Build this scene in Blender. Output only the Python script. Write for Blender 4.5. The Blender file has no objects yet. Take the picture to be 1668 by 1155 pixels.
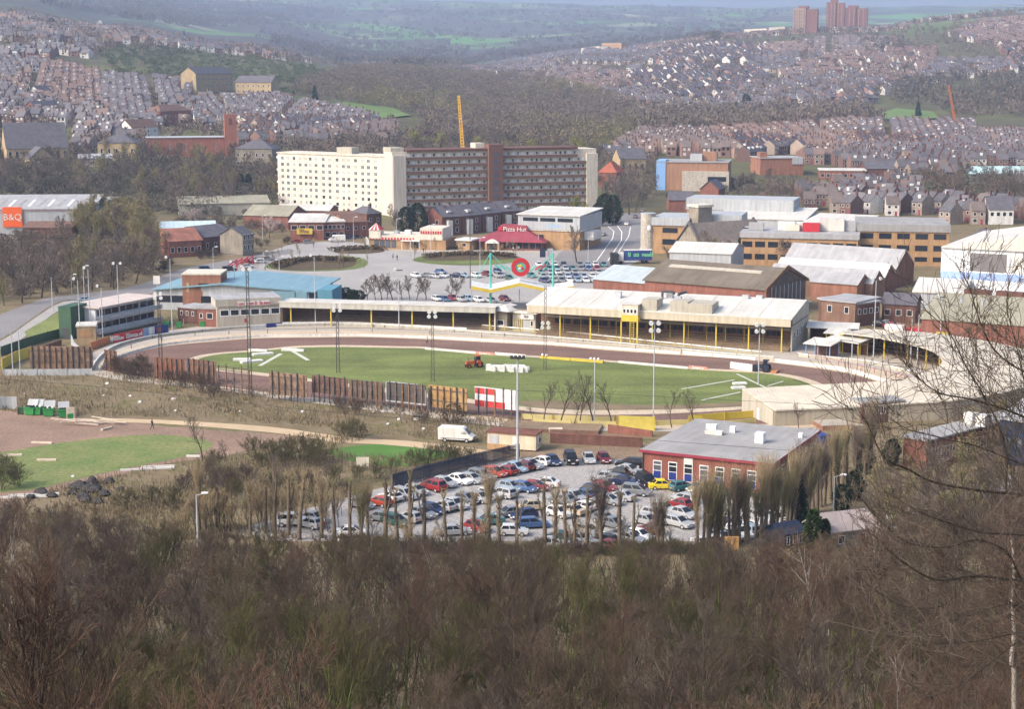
import bpy, math, random
import numpy as np
from mathutils import Vector, Matrix
R = math.radians
scene = bpy.context.scene
COL = scene.collection
rng = random.Random(7)

# ---------------------------------------------------------------- camera model
F = 2700.0; CX = 834.0; CY = 577.5; H = 60.0; HY = 109.0
PIT = math.atan((CY - HY) / F)
FW = Vector((0, math.cos(PIT), -math.sin(PIT))); UP = Vector((0, math.sin(PIT), math.cos(PIT)))
def ray(px, py):
    return FW + Vector((1, 0, 0)) * ((px - CX) / F) - UP * ((py - CY) / F)
def P(px, py, z=0.0):
    """world point seen at a photo pixel on the level plane z"""
    d = ray(px, py); t = (z - H) / d.z
    return Vector((d.x * t, d.y * t, z))
def PD(px, py, Y):
    d = ray(px, py); t = Y / d.y
    return Vector((d.x * t, Y, H + d.z * t))
def zpy(py, Y):
    """height at distance Y that shows at photo row py"""
    d = ray(CX, py); return H + d.z * Y / d.y

# ---------------------------------------------------------------- terrain
NEARY = np.array([-80, -30, 0, 6, 12, 20, 35, 60, 90, 130, 170, 203, 700.])
NEARZ = np.array([58, 58, 58.2, 56.5, 52.0, 46, 38, 27, 19.5, 11, 3.6, 0, 0])
TU = np.array([-2500, -400, 0, 200, 400, 600, 800, 1000, 1200, 1400, 1668, 2100, 4200.])
TY = np.array([640, 700, 900, 1100, 1400, 1800, 2300, 2900, 4000, 5500, 8000, 11500.])
TP = [None, None,
 [225,230,235,240,243,248,266,266,265,268,270,270,270],
 [145,150,166,184,200,210,226,228,228,230,232,230,230],
 [70,75,96,116,140,165,185,190,190,190,190,185,185],
 [15,20,42,66,92,122,143,143,136,132,130,120,120],
 [-15,-10,20,54,82,112,120,98,82,72,66,60,60],
 [-25,-20,4,46,76,108,111,92,56,42,20,0,0],
 [-35,-30,-12,22,54,84,88,72,62,50,38,20,20],
 [-45,-40,-24,-4,22,48,50,46,44,40,36,30,30],
 [-40,-40,-26,-14,-6,-1,3,8,12,11,7,5,5],
 [5,5,5,5,6,8,12,16,19,18,15,12,12]]
TZ = np.zeros((len(TY), len(TU)))
for i in range(2, len(TY)):
    for j in range(len(TU)):
        TZ[i, j] = zpy(TP[i][j], TY[i])
LTY = np.log(TY)
def _cr(p0, p1, p2, p3, t):
    return p1 + 0.5 * t * (p2 - p0 + t * (2 * p0 - 5 * p1 + 4 * p2 - p3 + t * (3 * (p1 - p2) + p3 - p0)))
def terr(x, y):
    x = np.asarray(x, float); y = np.asarray(y, float)
    u = CX + F * x / np.maximum(y, 1.0)
    near = np.interp(y, NEARY, NEARZ) 
    ly = np.log(np.clip(y, TY[0], TY[-1]))
    i = np.clip(np.searchsorted(LTY, ly, side='right') - 1, 0, len(TY) - 2)
    t = (ly - LTY[i]) / (LTY[i + 1] - LTY[i])
    j = np.clip(np.searchsorted(TU, u, side='right') - 1, 0, len(TU) - 2)
    s = np.clip((u - TU[j]) / (TU[j + 1] - TU[j]), 0, 1); s = s * s * (3 - 2 * s)
    z0 = TZ[i, j] * (1 - s) + TZ[i, j + 1] * s
    z1 = TZ[i + 1, j] * (1 - s) + TZ[i + 1, j + 1] * s
    far = z0 * (1 - t) + z1 * t
    bump = (np.sin(x * .013 + y * .006) + np.sin(y * .011 - x * .004) + np.sin(x * .031) * .5) * np.clip((y - 1900) / 800, 0, 1) * 3.0
    return np.where(y > TY[0], far + bump, near)
def tz(x, y): return float(terr(x, y))
def PT(px, py, y0=640.0):
    """point on the terrain seen at a pixel"""
    d = ray(px, py); ys = np.concatenate([np.arange(y0, 1500, 3.0), np.arange(1500, 11500, 12.0)])
    zs = H + d.z / d.y * ys; xs = d.x / d.y * ys
    hit = np.nonzero(zs <= terr(xs, ys))[0]
    k = hit[0] if len(hit) else len(ys) - 1
    return Vector((float(xs[k]), float(ys[k]), tz(xs[k], ys[k])))

# ---------------------------------------------------------------- materials
MATS = {}
def mat(key, col=None, rough=0.85, var=0.18, scale=0.6, metal=0.0, objcol=False, col2=None, spec=0.3, fine=0.0, streak=None, ribs=0.0):
    if key in MATS: return MATS[key]
    m = bpy.data.materials.new(key); m.use_nodes = True; nt = m.node_tree; N = nt.nodes; L = nt.links
    b = N['Principled BSDF']; b.inputs['Roughness'].default_value = rough; b.inputs['Metallic'].default_value = metal
    b.inputs['Specular IOR Level'].default_value = spec
    tc = N.new('ShaderNodeTexCoord')
    no = N.new('ShaderNodeTexNoise'); no.inputs['Scale'].default_value = scale; no.inputs['Detail'].default_value = 5; no.inputs['Roughness'].default_value = 0.65
    L.new(tc.outputs['Object'], no.inputs['Vector'])
    fac = no.outputs['Fac']
    mr = N.new('ShaderNodeMapRange'); mr.inputs[1].default_value = 0.3; mr.inputs[2].default_value = 0.7
    L.new(fac, mr.inputs[0])
    mx = N.new('ShaderNodeMix'); mx.data_type = 'RGBA'
    c = col or (1, 1, 1)
    d = col2 or tuple(min(1, v * (1 + var)) for v in c)
    c1 = c if col2 else tuple(v * (1 - var) for v in c)
    mx.inputs[6].default_value = (*c1, 1); mx.inputs[7].default_value = (*d, 1)
    L.new(mr.outputs[0], mx.inputs[0]); out = mx.outputs[2]
    if fine:
        n2 = N.new('ShaderNodeTexNoise'); n2.inputs['Scale'].default_value = fine; n2.inputs['Detail'].default_value = 3
        L.new(tc.outputs['Object'], n2.inputs['Vector'])
        m2 = N.new('ShaderNodeMapRange'); m2.inputs[1].default_value = .25; m2.inputs[2].default_value = .75; m2.inputs[3].default_value = .72; m2.inputs[4].default_value = 1.28
        L.new(n2.outputs['Fac'], m2.inputs[0])
        v2 = N.new('ShaderNodeVectorMath'); v2.operation = 'SCALE'; L.new(out, v2.inputs[0]); L.new(m2.outputs[0], v2.inputs['Scale']); out = v2.outputs[0]
    if streak is None:
        streak = (1.3, 1.3, .12) if key.startswith(('cream','white','clad','flat_','concrete','brick','stone','putty','fascia','beige','church_','centre_','tower_','deck_','red_brick','cab_','house_wall')) else ((.9, .12, .12) if key.startswith('roof_') else ((.02, .22, 1) if key in ('grass', 'shale') else None))
    if key.startswith('roof_'): ribs = .5
    if streak:
        mp = N.new('ShaderNodeMapping'); mp.inputs['Scale'].default_value = streak; L.new(tc.outputs['Object'], mp.inputs[0])
        n3 = N.new('ShaderNodeTexNoise'); n3.inputs['Scale'].default_value = 1.0; n3.inputs['Detail'].default_value = 4; L.new(mp.outputs[0], n3.inputs['Vector'])
        m3 = N.new('ShaderNodeMapRange'); m3.inputs[1].default_value = .3; m3.inputs[2].default_value = .68; m3.inputs[3].default_value = .86 if key.startswith('roof_') else .76; m3.inputs[4].default_value = 1.05
        L.new(n3.outputs['Fac'], m3.inputs[0]); v3 = N.new('ShaderNodeVectorMath'); v3.operation = 'SCALE'; L.new(out, v3.inputs[0]); L.new(m3.outputs[0], v3.inputs['Scale']); out = v3.outputs[0]
    if ribs:
        wv = N.new('ShaderNodeTexWave'); wv.bands_direction = 'X'; wv.inputs['Scale'].default_value = ribs; wv.inputs['Distortion'].default_value = .15; L.new(tc.outputs['Object'], wv.inputs['Vector'])
        m4 = N.new('ShaderNodeMapRange'); m4.inputs[1].default_value = .0; m4.inputs[2].default_value = .25; m4.inputs[3].default_value = .91; m4.inputs[4].default_value = 1.0
        L.new(wv.outputs['Fac'], m4.inputs[0]); v4 = N.new('ShaderNodeVectorMath'); v4.operation = 'SCALE'; L.new(out, v4.inputs[0]); L.new(m4.outputs[0], v4.inputs['Scale']); out = v4.outputs[0]
    if objcol:
        oi = N.new('ShaderNodeObjectInfo'); v = N.new('ShaderNodeVectorMath'); v.operation = 'MULTIPLY'
        L.new(out, v.inputs[0]); L.new(oi.outputs['Color'], v.inputs[1]); out = v.outputs[0]
    L.new(out, b.inputs['Base Color'])
    MATS[key] = m; return m
G = dict(
 brick=((.245,.105,.078),.9,.2,.5), brick_dark=((.15,.075,.06),.9,.25,.5), brick_orange=((.30,.145,.095),.9,.15,.5), brick_tan=((.40,.25,.13),.9,.14,.5),
 brick_brown=((.2,.12,.085),.9,.2,.5), stone_yellow=((.42,.32,.19),.9,.2,.4), stone_grey=((.26,.23,.19),.9,.25,.4), cream=((.66,.6,.5),.8,.07,.3), cream_dark=((.44,.41,.34),.85,.09,.3),
 white=((.7,.69,.66),.7,.05,.4), white_cool=((.72,.75,.8),.6,.05,.3), slate=((.105,.1,.115),.75,.25,.4), tile_brown=((.17,.1,.075),.85,.22,.4), tile_red=((.33,.1,.06),.85,.2,.4),
 roof_white=((.60,.58,.53),.6,.1,.12), roof_grey=((.36,.36,.37),.8,.14,.25), roof_felt=((.31,.305,.30),.9,.12,.2), roof_brown=((.16,.135,.105),.9,.22,.18), roof_green=((.30,.285,.215),.9,.14,.2),
 clad_grey=((.42,.44,.46),.6,.07,.2), clad_blue=((.24,.36,.55),.6,.06,.2), roof_blue=((.19,.33,.40),.5,.1,.15), steel=((.42,.44,.46),.5,.12,.8), dark_steel=((.06,.06,.065),.6,.2,.8),
 glass=((.02,.025,.035),.15,.2,.3), glass_mid=((.10,.11,.13),.2,.3,.3), frame_white=((.8,.8,.79),.6,.04,1), yellow=((.56,.43,.06),.6,.12,.6), yellow_pale=((.52,.45,.2),.7,.12,.4), black=((.02,.02,.022),.6,.2,1),
 blue=((.02,.04,.2),.5,.2,.6), navy=((.02,.03,.06),.6,.2,.5), red=((.45,.03,.04),.55,.1,.6), orange=((.75,.12,.02),.5,.06,.5), orange_crane=((.75,.42,.04),.5,.08,.5), teal=((.10,.48,.40),.5,.1,.5), maroon=((.26,.035,.06),.6,.1,.4),
 green_bin=((.03,.22,.06),.6,.2,1.2), green_wall=((.045,.10,.06),.7,.15,.5), wood=((.20,.115,.065),.9,.35,.8), wood_grey=((.12,.095,.08),.9,.35,.8), wood_orange=((.42,.24,.09),.9,.2,.6), rust=((.17,.07,.05),.9,.3,.7), plank=((.55,.47,.38),.9,.2,1),
 asphalt=((.22,.21,.21),.95,.12,.06), asphalt_light=((.33,.315,.30),.95,.12,.08), concrete=((.46,.42,.36),.95,.1,.15), paving=((.40,.36,.31),.95,.1,.1), tan=((.50,.41,.30),.95,.1,.12), shale=((.19,.116,.092),1,.14,.09), kerb=((.6,.58,.54),.9,.1,.5), paint=((.8,.8,.78),.8,.06,.5),
 grass=((.145,.178,.05),.95,.3,.06), grass_bright=((.075,.17,.03),.95,.15,.2), grass_rough=((.17,.20,.06),.95,.25,.12), hedge=((.085,.06,.03),.95,.35,.5), earth_red=((.25,.168,.124),1,.25,.08), earth=((.22,.16,.105),1,.25,.1), sand=((.47,.36,.23),1,.12,.15),
 bark=((.085,.066,.05),.95,.3,1.5), bark_moss=((.07,.088,.022),.95,.35,1.2), bark_pale=((.26,.235,.205),.9,.4,2.5), twig=((.092,.066,.048),.95,.2,.4), twig_grey=((.105,.082,.066),.95,.2,.4), twig_red=((.112,.07,.05),.95,.2,.4), twig_olive=((.09,.082,.036),.95,.2,.4), twig_pol=((.38,.30,.185),.95,.2,.4), twig_tan=((.15,.108,.07),.95,.2,.4), twig_green=((.24,.25,.06),.95,.2,.4), ever=((.02,.042,.02),.9,.35,.5), ivy=((.03,.055,.015),.9,.35,.6), bark_pol=((.135,.105,.075),.95,.3,1.5), twig_mid=((.17,.132,.105),.95,.2,.4), twig_midg=((.18,.152,.13),.95,.2,.4), twig_mido=((.26,.225,.115),.95,.2,.4), pink=((.5,.40,.37),.9,.2,.5), under=((.038,.036,.017),.95,.45,.25),
 rubber=((.02,.02,.02),.9,.1,2), hub=((.4,.4,.42),.4,.1,3), lamp_white=((.85,.85,.85),.4,.03,1), light_red=((.4,.02,.02),.3,.1,3), skin=((.45,.28,.2),.7,.05,3), cloth=((.03,.03,.045),.9,.2,3), cloth_light=((.4,.42,.5),.9,.2,3), rubble=((.05,.046,.045),.95,.5,.8))
def M(k):
    if not isinstance(k, str): return k
    if k in MATS: return MATS[k]
    c, r, v, s = G[k]
    fine = 6.0 if k.startswith(('brick', 'stone', 'slate', 'tile')) else (2.0 if k in ('grass','grass_rough','earth_red','earth','shale','asphalt','asphalt_light','tan','concrete') else 0)
    return mat(k, c, rough=r, var=v, scale=s, fine=fine)
M_CAR = mat('car_paint', (1, 1, 1), rough=.3, var=.02, scale=1, objcol=True, spec=.5)
M_WALL = mat('house_wall', (1, 1, 1), rough=.9, var=.22, scale=.5, objcol=True, fine=3)
M_ROOF = mat('house_roof', (1, 1, 1), rough=.8, var=.28, scale=.5, objcol=True, fine=3)

# ---------------------------------------------------------------- mesh builder
class MB:
    def __init__(s): s.v = []; s.f = []; s.m = []; s.mats = []; s.cur = 0; s.X = None
    def use(s, m):
        if isinstance(m, str): m = M(m)
        if m not in s.mats: s.mats.append(m)
        s.cur = s.mats.index(m); return s
    def add(s, vs, fs):
        o = len(s.v)
        s.v += [tuple(s.X @ Vector(v)) if s.X else tuple(v) for v in vs]
        for f in fs: s.f.append([i + o for i in f]); s.m.append(s.cur)
        return s
    def box(s, x0, y0, z0, x1, y1, z1):
        return s.add([(x0,y0,z0),(x1,y0,z0),(x1,y1,z0),(x0,y1,z0),(x0,y0,z1),(x1,y0,z1),(x1,y1,z1),(x0,y1,z1)],
              [(0,3,2,1),(4,5,6,7),(0,1,5,4),(1,2,6,5),(2,3,7,6),(3,0,4,7)])
    def prism(s, poly, z0, z1):
        """vertical prism over an xy polygon; z0,z1 numbers or lists"""
        n = len(poly); a = z0 if isinstance(z0, (list, tuple)) else [z0]*n; b = z1 if isinstance(z1, (list, tuple)) else [z1]*n
        area = sum(poly[i][0]*poly[(i+1)%n][1]-poly[(i+1)%n][0]*poly[i][1] for i in range(n))
        vs = [(p[0],p[1],a[i]) for i,p in enumerate(poly)] + [(p[0],p[1],b[i]) for i,p in enumerate(poly)]
        fs = [list(range(n))[::-1], list(range(n, 2*n))] + [[i,(i+1)%n,n+(i+1)%n,n+i] for i in range(n)]
        if area < 0: fs = [f[::-1] for f in fs]
        return s.add(vs, fs)
    def extr(s, prof, axis, a, b):
        """extrude a closed 2-D profile along axis 'x' (profile in y,z) or 'y' (profile in x,z)"""
        n = len(prof)
        vs = [((a,p[0],p[1]) if axis == 'x' else (p[0],a,p[1])) for p in prof] + [((b,p[0],p[1]) if axis == 'x' else (p[0],b,p[1])) for p in prof]
        area = sum(prof[i][0]*prof[(i+1)%n][1]-prof[(i+1)%n][0]*prof[i][1] for i in range(n))
        fs = [list(range(n))[::-1], list(range(n, 2*n))] + [[i,(i+1)%n,n+(i+1)%n,n+i] for i in range(n)]
        flip = (area < 0) if axis == 'x' else (area > 0)
        if (b < a): flip = not flip
        if flip: fs = [f[::-1] for f in fs]
        return s.add(vs, fs)
    def tube(s, p0, p1, r0, r1=None, n=6, cap=True):
        p0 = Vector(p0); p1 = Vector(p1); r1 = r0 if r1 is None else r1
        d = (p1 - p0).normalized(); a = d.orthogonal().normalized(); b = d.cross(a)
        vs = []
        for p, r in ((p0, r0), (p1, r1)):
            for k in range(n):
                t = 2*math.pi*k/n; vs.append(p + a*(r*math.cos(t)) + b*(r*math.sin(t)))
        fs = [[i,(i+1)%n,n+(i+1)%n,n+i] for i in range(n)]
        if cap: fs += [list(range(n))[::-1], list(range(n,2*n))]
        return s.add(vs, fs)
    def path(s, pts, r, n=6):
        for i in range(len(pts)-1): s.tube(pts[i], pts[i+1], r, r, n)
        return s
    def ball(s, c, r, sx=1, sy=1, sz=1, seg=8, rings=6):
        vs = []; fs = []
        for i in range(rings+1):
            th = math.pi*i/rings
            for k in range(seg):
                ph = 2*math.pi*k/seg
                vs.append((c[0]+r*sx*math.sin(th)*math.cos(ph), c[1]+r*sy*math.sin(th)*math.sin(ph), c[2]+r*sz*math.cos(th)))
        for i in range(rings):
            for k in range(seg): fs.append([i*seg+k,(i+1)*seg+k,(i+1)*seg+(k+1)%seg,i*seg+(k+1)%seg])
        return s.add(vs, fs)
    def quad(s, a, b, c, d): return s.add([a,b,c,d], [(0,1,2,3)])
    def mesh(s, name, smooth=False):
        me = bpy.data.meshes.new(name); me.from_pydata([tuple(v) for v in s.v], [], s.f)
        for m in s.mats: me.materials.append(m)
        me.polygons.foreach_set('material_index', s.m)
        if smooth: me.polygons.foreach_set('use_smooth', [True]*len(s.f))
        me.update(); return me
    def build(s, name, m=None, parent=None, smooth=False, loc=None):
        if m is not None:
            m = M(m) if isinstance(m, str) else m; s.mats = [m]; s.m = [0]*len(s.f)
        o = bpy.data.objects.new(name, s.mesh(name, smooth)); COL.objects.link(o)
        if parent: o.parent = parent; KID.setdefault(parent.as_pointer(), []).append(o)
        if loc is not None: o.location = loc
        return o
KID = {}
def link(name, me, parent=None, loc=None, rz=0):
    o = bpy.data.objects.new(name, me); COL.objects.link(o)
    if parent: o.parent = parent; KID.setdefault(parent.as_pointer(), []).append(o)
    if loc is not None: o.location = loc
    o.rotation_euler[2] = rz; return o
def tag(o, label=None, cat=None, group=None, kind=None):
    if label: o['label'] = label
    if cat: o['category'] = cat
    if group: o['group'] = group
    if kind: o['kind'] = kind
    return o
def thing(name, label, cat, loc=(0,0,0), rz=0, group=None):
    o = bpy.data.objects.new(name, None); COL.objects.link(o); o.location = loc; o.rotation_euler[2] = rz
    o.empty_display_size = .5
    return tag(o, label, cat, group)
def copy_tree(o, parent=None):
    c = o.copy(); COL.objects.link(c)
    if parent:
        c.parent = parent
        KID.setdefault(parent.as_pointer(), []).append(c)
    for ch in list(KID.get(o.as_pointer(), ())): copy_tree(ch, c)
    return c
def dup(o, loc, rz=0, label=None, group=None, scale=None, color=None):
    c = copy_tree(o); c.location = loc; c.rotation_euler = (0, 0, rz)
    if label: c['label'] = label
    if group: c['group'] = group
    if scale: c.scale = scale if isinstance(scale, (tuple, list)) else (scale,)*3
    if color:
        c.color = (*color, 1)
        for ch in KID.get(c.as_pointer(), ()): ch.color = (*color, 1)
    return c
def sheet(name, pix, m, z=0.02, kind='structure', smooth=0, label=None):
    """flat ground area given by its outline"""
    pts = [P(a, b, z) for a, b in pix]
    if smooth: pts = smooth_loop(pts, smooth)
    b = MB(); b.add(pts, [list(range(len(pts)))])
    o = b.build(name, m)
    me = o.data
    if me.polygons[0].normal.z < 0: me.flip_normals()
    o['kind'] = kind
    if label: o['label'] = label
    return o
def smooth_loop(pts, n=4, closed=True):
    out = []; N = len(pts)
    rngi = range(N) if closed else range(N-1)
    for i in rngi:
        p0 = pts[(i-1) % N] if closed or i > 0 else pts[0]; p1 = pts[i]; p2 = pts[(i+1) % N]; p3 = pts[(i+2) % N] if closed or i+2 < N else pts[-1]
        for k in range(n): out.append(_cr(p0, p1, p2, p3, k/n))
    if not closed: out.append(pts[-1])
    return out
def ribbon(name, pts, w, m, z=0.03, kind='structure', label=None):
    b = MB(); L = []; Rr = []
    for i, p in enumerate(pts):
        d = (pts[min(i+1, len(pts)-1)] - pts[max(i-1, 0)]); d.z = 0; d.normalize(); n = Vector((-d.y, d.x, 0)) * (w/2)
        L.append(Vector((p.x+n.x, p.y+n.y, p.z+z))); Rr.append(Vector((p.x-n.x, p.y-n.y, p.z+z)))
    n = len(pts); b.add(L + Rr, [(i, n+i, n+i+1, i+1) for i in range(n-1)])
    o = b.build(name, m); o['kind'] = kind
    if label: o['label'] = label
    return o
def wallrun(b, pts, h, t, z0=0.0, top=None):
    """a wall of thickness t following points (joined boxes)"""
    for i in range(len(pts)-1):
        a, c = pts[i], pts[i+1]; d = Vector((c.x-a.x, c.y-a.y, 0)); d.normalize(); n = Vector((-d.y, d.x, 0))*(t/2)
        b.prism([(a.x+n.x,a.y+n.y),(a.x-n.x,a.y-n.y),(c.x-n.x,c.y-n.y),(c.x+n.x,c.y+n.y)], [a.z+z0,a.z+z0,c.z+z0,c.z+z0], [a.z+z0+h]*2+[c.z+z0+h]*2)
    return b
def frame2(A, B, z=0.0):
    """root placement from front-left base A and front-right base B: returns loc, rz, length"""
    d = B - A; return Vector((A.x, A.y, z)), math.atan2(d.y, d.x), math.hypot(d.x, d.y)
LET = {}
def lettering(text, size, m, parent, loc, rz=0, depth=.02, name='lettering'):
    """raised letters standing in the local x-z plane"""
    key = (text, size)
    if key not in LET:
        cu = bpy.data.curves.new('letters', 'FONT'); cu.body = text; cu.size = size; cu.extrude = depth; cu.align_x = 'CENTER'; cu.align_y = 'CENTER'; cu.resolution_u = 2
        t = bpy.data.objects.new('letters', cu); COL.objects.link(t)
        dg = bpy.context.evaluated_depsgraph_get(); me = bpy.data.meshes.new_from_object(t.evaluated_get(dg))
        bpy.data.objects.remove(t); bpy.data.curves.remove(cu); LET[key] = me
    me = LET[key].copy(); me.materials.clear(); me.materials.append(M(m) if isinstance(m, str) else m)
    o = link(name, me, parent, loc); o.rotation_euler = (R(90), 0, rz); return o

def scribble(n, size, m, parent, loc, rz=0):
    """raised letter-like strokes for writing too small in the photograph to read"""
    q = random.Random(n*7+int(size*100)); b = MB(); w = size*.62; x = -n*w/2
    for k in range(n):
        if k and q.random() < .12: x += w; continue
        h = size*(1.0 if k == 0 or q.random() < .25 else .62); t = size*.15
        b.box(x, -.02, -size*.4, x+t, .02, -size*.4+h)
        if q.random() < .8: b.box(x+w*.62, -.02, -size*.4, x+w*.62+t, .02, -size*.4+h*.95)
        for z in q.sample([0, .4, .8], 2): b.box(x+t+.002, -.018, -size*.4+h*z, x+w*.62-.002, .018, -size*.4+h*z+t)
        x += w
    o = b.build('lettering', m, parent, loc=loc); o.rotation_euler[2] = rz; return o
# ---------------------------------------------------------------- camera, light, air
cam_d = bpy.data.cameras.new('camera'); cam = bpy.data.objects.new('camera', cam_d); COL.objects.link(cam)
cam.location = (0, 0, H); cam.rotation_euler = (R(90) - PIT, 0, 0); cam_d.sensor_width = 36; cam_d.lens = 36*F/1668; cam_d.clip_end = 40000; cam_d.clip_start = .1
scene.camera = cam
w = bpy.data.worlds.new('World'); scene.world = w; w.use_nodes = True; nt = w.node_tree
sky = nt.nodes.new('ShaderNodeTexSky'); sky.sky_type = 'NISHITA'; sky.sun_disc = False
SUN_EL = R(38); SUN_AZ = R(-118)      # azimuth measured from +Y towards +X
sky.sun_elevation = SUN_EL; sky.sun_rotation = SUN_AZ; sky.dust_density = 5.0; sky.air_density = 1.0; sky.ozone_density = 1.0
bg = nt.nodes['Background']; nt.links.new(sky.outputs[0], bg.inputs[0]); bg.inputs[1].default_value = 0.15
sd = bpy.data.lights.new('sun', 'SUN'); sd.energy = 1.5; sd.angle = R(14); sd.color = (1, .93, .84)
so = bpy.data.objects.new('sun', sd); COL.objects.link(so)
sv = Vector((math.sin(SUN_AZ)*math.cos(SUN_EL), math.cos(SUN_AZ)*math.cos(SUN_EL), math.sin(SUN_EL)))
so.rotation_euler = sv.to_track_quat('Z', 'Y').to_euler(); so.location = (0, 0, 900)
vs_ = scene.view_settings; vs_.view_transform = 'Standard'; vs_.look = 'None'; vs_.gamma = 1; vs_.exposure = 0.92
scene.cycles.use_denoising = True; scene.cycles.denoising_prefilter = 'NONE'; scene.cycles.max_bounces = 6; scene.cycles.diffuse_bounces = 3; scene.cycles.volume_bounces = 1
# haze
hz = MB(); hz.box(-14000, -160, -1.2, 14000, 12600, 620)
hm = bpy.data.materials.new('haze'); hm.use_nodes = True; hn = hm.node_tree
hn.nodes.remove(hn.nodes['Principled BSDF'])
pv = hn.nodes.new('ShaderNodeVolumePrincipled'); pv.inputs['Color'].default_value = (.56, .70, 1, 1); pv.inputs['Density'].default_value = 1.2e-4; pv.inputs['Anisotropy'].default_value = 0.2
hn.links.new(pv.outputs[0], hn.nodes['Material Output'].inputs['Volume'])
ho = hz.build('haze', hm); ho['kind'] = 'stuff'; ho['label'] = 'pale blue haze over the valley'

# ---------------------------------------------------------------- ground
def ground_material():
    m = bpy.data.materials.new('ground'); m.use_nodes = True; nt = m.node_tree; N = nt.nodes; L = nt.links
    b = N['Principled BSDF']; b.inputs['Roughness'].default_value = .95; b.inputs['Specular IOR Level'].default_value = .1
    geo = N.new('ShaderNodeNewGeometry'); sep = N.new('ShaderNodeSeparateXYZ'); L.new(geo.outputs['Position'], sep.inputs[0])
    def noise(sc, det=5, ro=.6):
        n = N.new('ShaderNodeTexNoise'); n.inputs['Scale'].default_value = sc; n.inputs['Detail'].default_value = det; n.inputs['Roughness'].default_value = ro
        L.new(geo.outputs['Position'], n.inputs['Vector']); return n.outputs['Fac']
    def ramp(f, stops):
        r = N.new('ShaderNodeValToRGB'); e = r.color_ramp.elements
        while len(e) < len(stops): e.new(.5)
        for k, (p, c) in enumerate(stops): e[k].position = p; e[k].color = (*c, 1)
        L.new(f, r.inputs[0]); return r.outputs[0]
    def mix(f, a, c):
        x = N.new('ShaderNodeMix'); x.data_type = 'RGBA'
        if isinstance(f, float): x.inputs[0].default_value = f
        else: L.new(f, x.inputs[0])
        L.new(a, x.inputs[6]); L.new(c, x.inputs[7]); return x.outputs[2]
    def rng_(v, a, c):
        r = N.new('ShaderNodeMapRange'); r.inputs[1].default_value = a; r.inputs[2].default_value = c; L.new(v, r.inputs[0]); return r.outputs[0]
    near = ramp(noise(.09, 8, .7), [(.3, (.085,.08,.035)), (.42, (.17,.135,.08)), (.52, (.21,.165,.105)), (.58,(.13,.125,.05)), (.64, (.235,.18,.125)), (.74, (.15,.11,.075))])
    mid = ramp(noise(.02, 8, .75), [(.3, (.055,.07,.03)), (.48, (.10,.09,.055)), (.6, (.12,.13,.05)), (.72, (.16,.13,.095))])
    vo = N.new('ShaderNodeTexVoronoi'); vo.inputs['Scale'].default_value = .006; vo.inputs['Randomness'].default_value = .9
    mp = N.new('ShaderNodeVectorMath'); mp.operation = 'MULTIPLY'; mp.inputs[1].default_value = (1, .42, 0); L.new(geo.outputs['Position'], mp.inputs[0]); L.new(mp.outputs[0], vo.inputs['Vector'])
    sc = N.new('ShaderNodeSeparateColor'); L.new(vo.outputs['Color'], sc.inputs[0])
    fld = ramp(sc.outputs[0], [(.0, (.09,.20,.05)), (.3, (.12,.25,.07)), (.5, (.20,.26,.12)), (.6, (.30,.30,.19)), (.64,(.07,.08,.05)), (1., (.09,.09,.07))])
    wood = ramp(noise(.003, 6, .65), [(.42, (0,0,0)), (.52, (1,1,1))])
    dk = N.new('ShaderNodeRGB'); dk.outputs[0].default_value = (.078,.07,.058,1)
    far = mix(wood, fld, dk.outputs[0])
    near2 = mix(rng_(sep.outputs['Y'], 600, 760), near, mid)
    out = mix(rng_(sep.outputs['Y'], 2500, 3000), near2, far)
    L.new(out, b.inputs['Base Color']); return m
ys = np.concatenate([[-150, -60, -25, -8, 0, 3, 6, 9, 12, 16], np.arange(20, 205, 6), np.linspace(206, 640, 26), 640*np.exp(np.linspace(0.02, math.log(12400/640), 120))])
us = np.linspace(-1.05, 1.05, 150)
XX = np.outer(ys*0.98 + 190, us); YY = np.outer(ys, np.ones_like(us)); ZZ = terr(XX, YY)
scrub = (YY > 215) & (YY < 312) & (XX < -6) & (XX > -150)
ny, nu = XX.shape
vv = np.stack([XX, YY, ZZ], -1).reshape(-1, 3)
ff = []
for i in range(ny-1):
    for j in range(nu-1):
        a = i*nu + j; ff.append((a, a+1, a+nu+1, a+nu))
gm = bpy.data.meshes.new('ground'); gm.from_pydata(vv.tolist(), [], ff); gm.materials.append(ground_material()); gm.polygons.foreach_set('use_smooth', [True]*len(ff)); gm.update()
go = bpy.data.objects.new('ground', gm); COL.objects.link(go); go['kind'] = 'structure'
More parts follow.
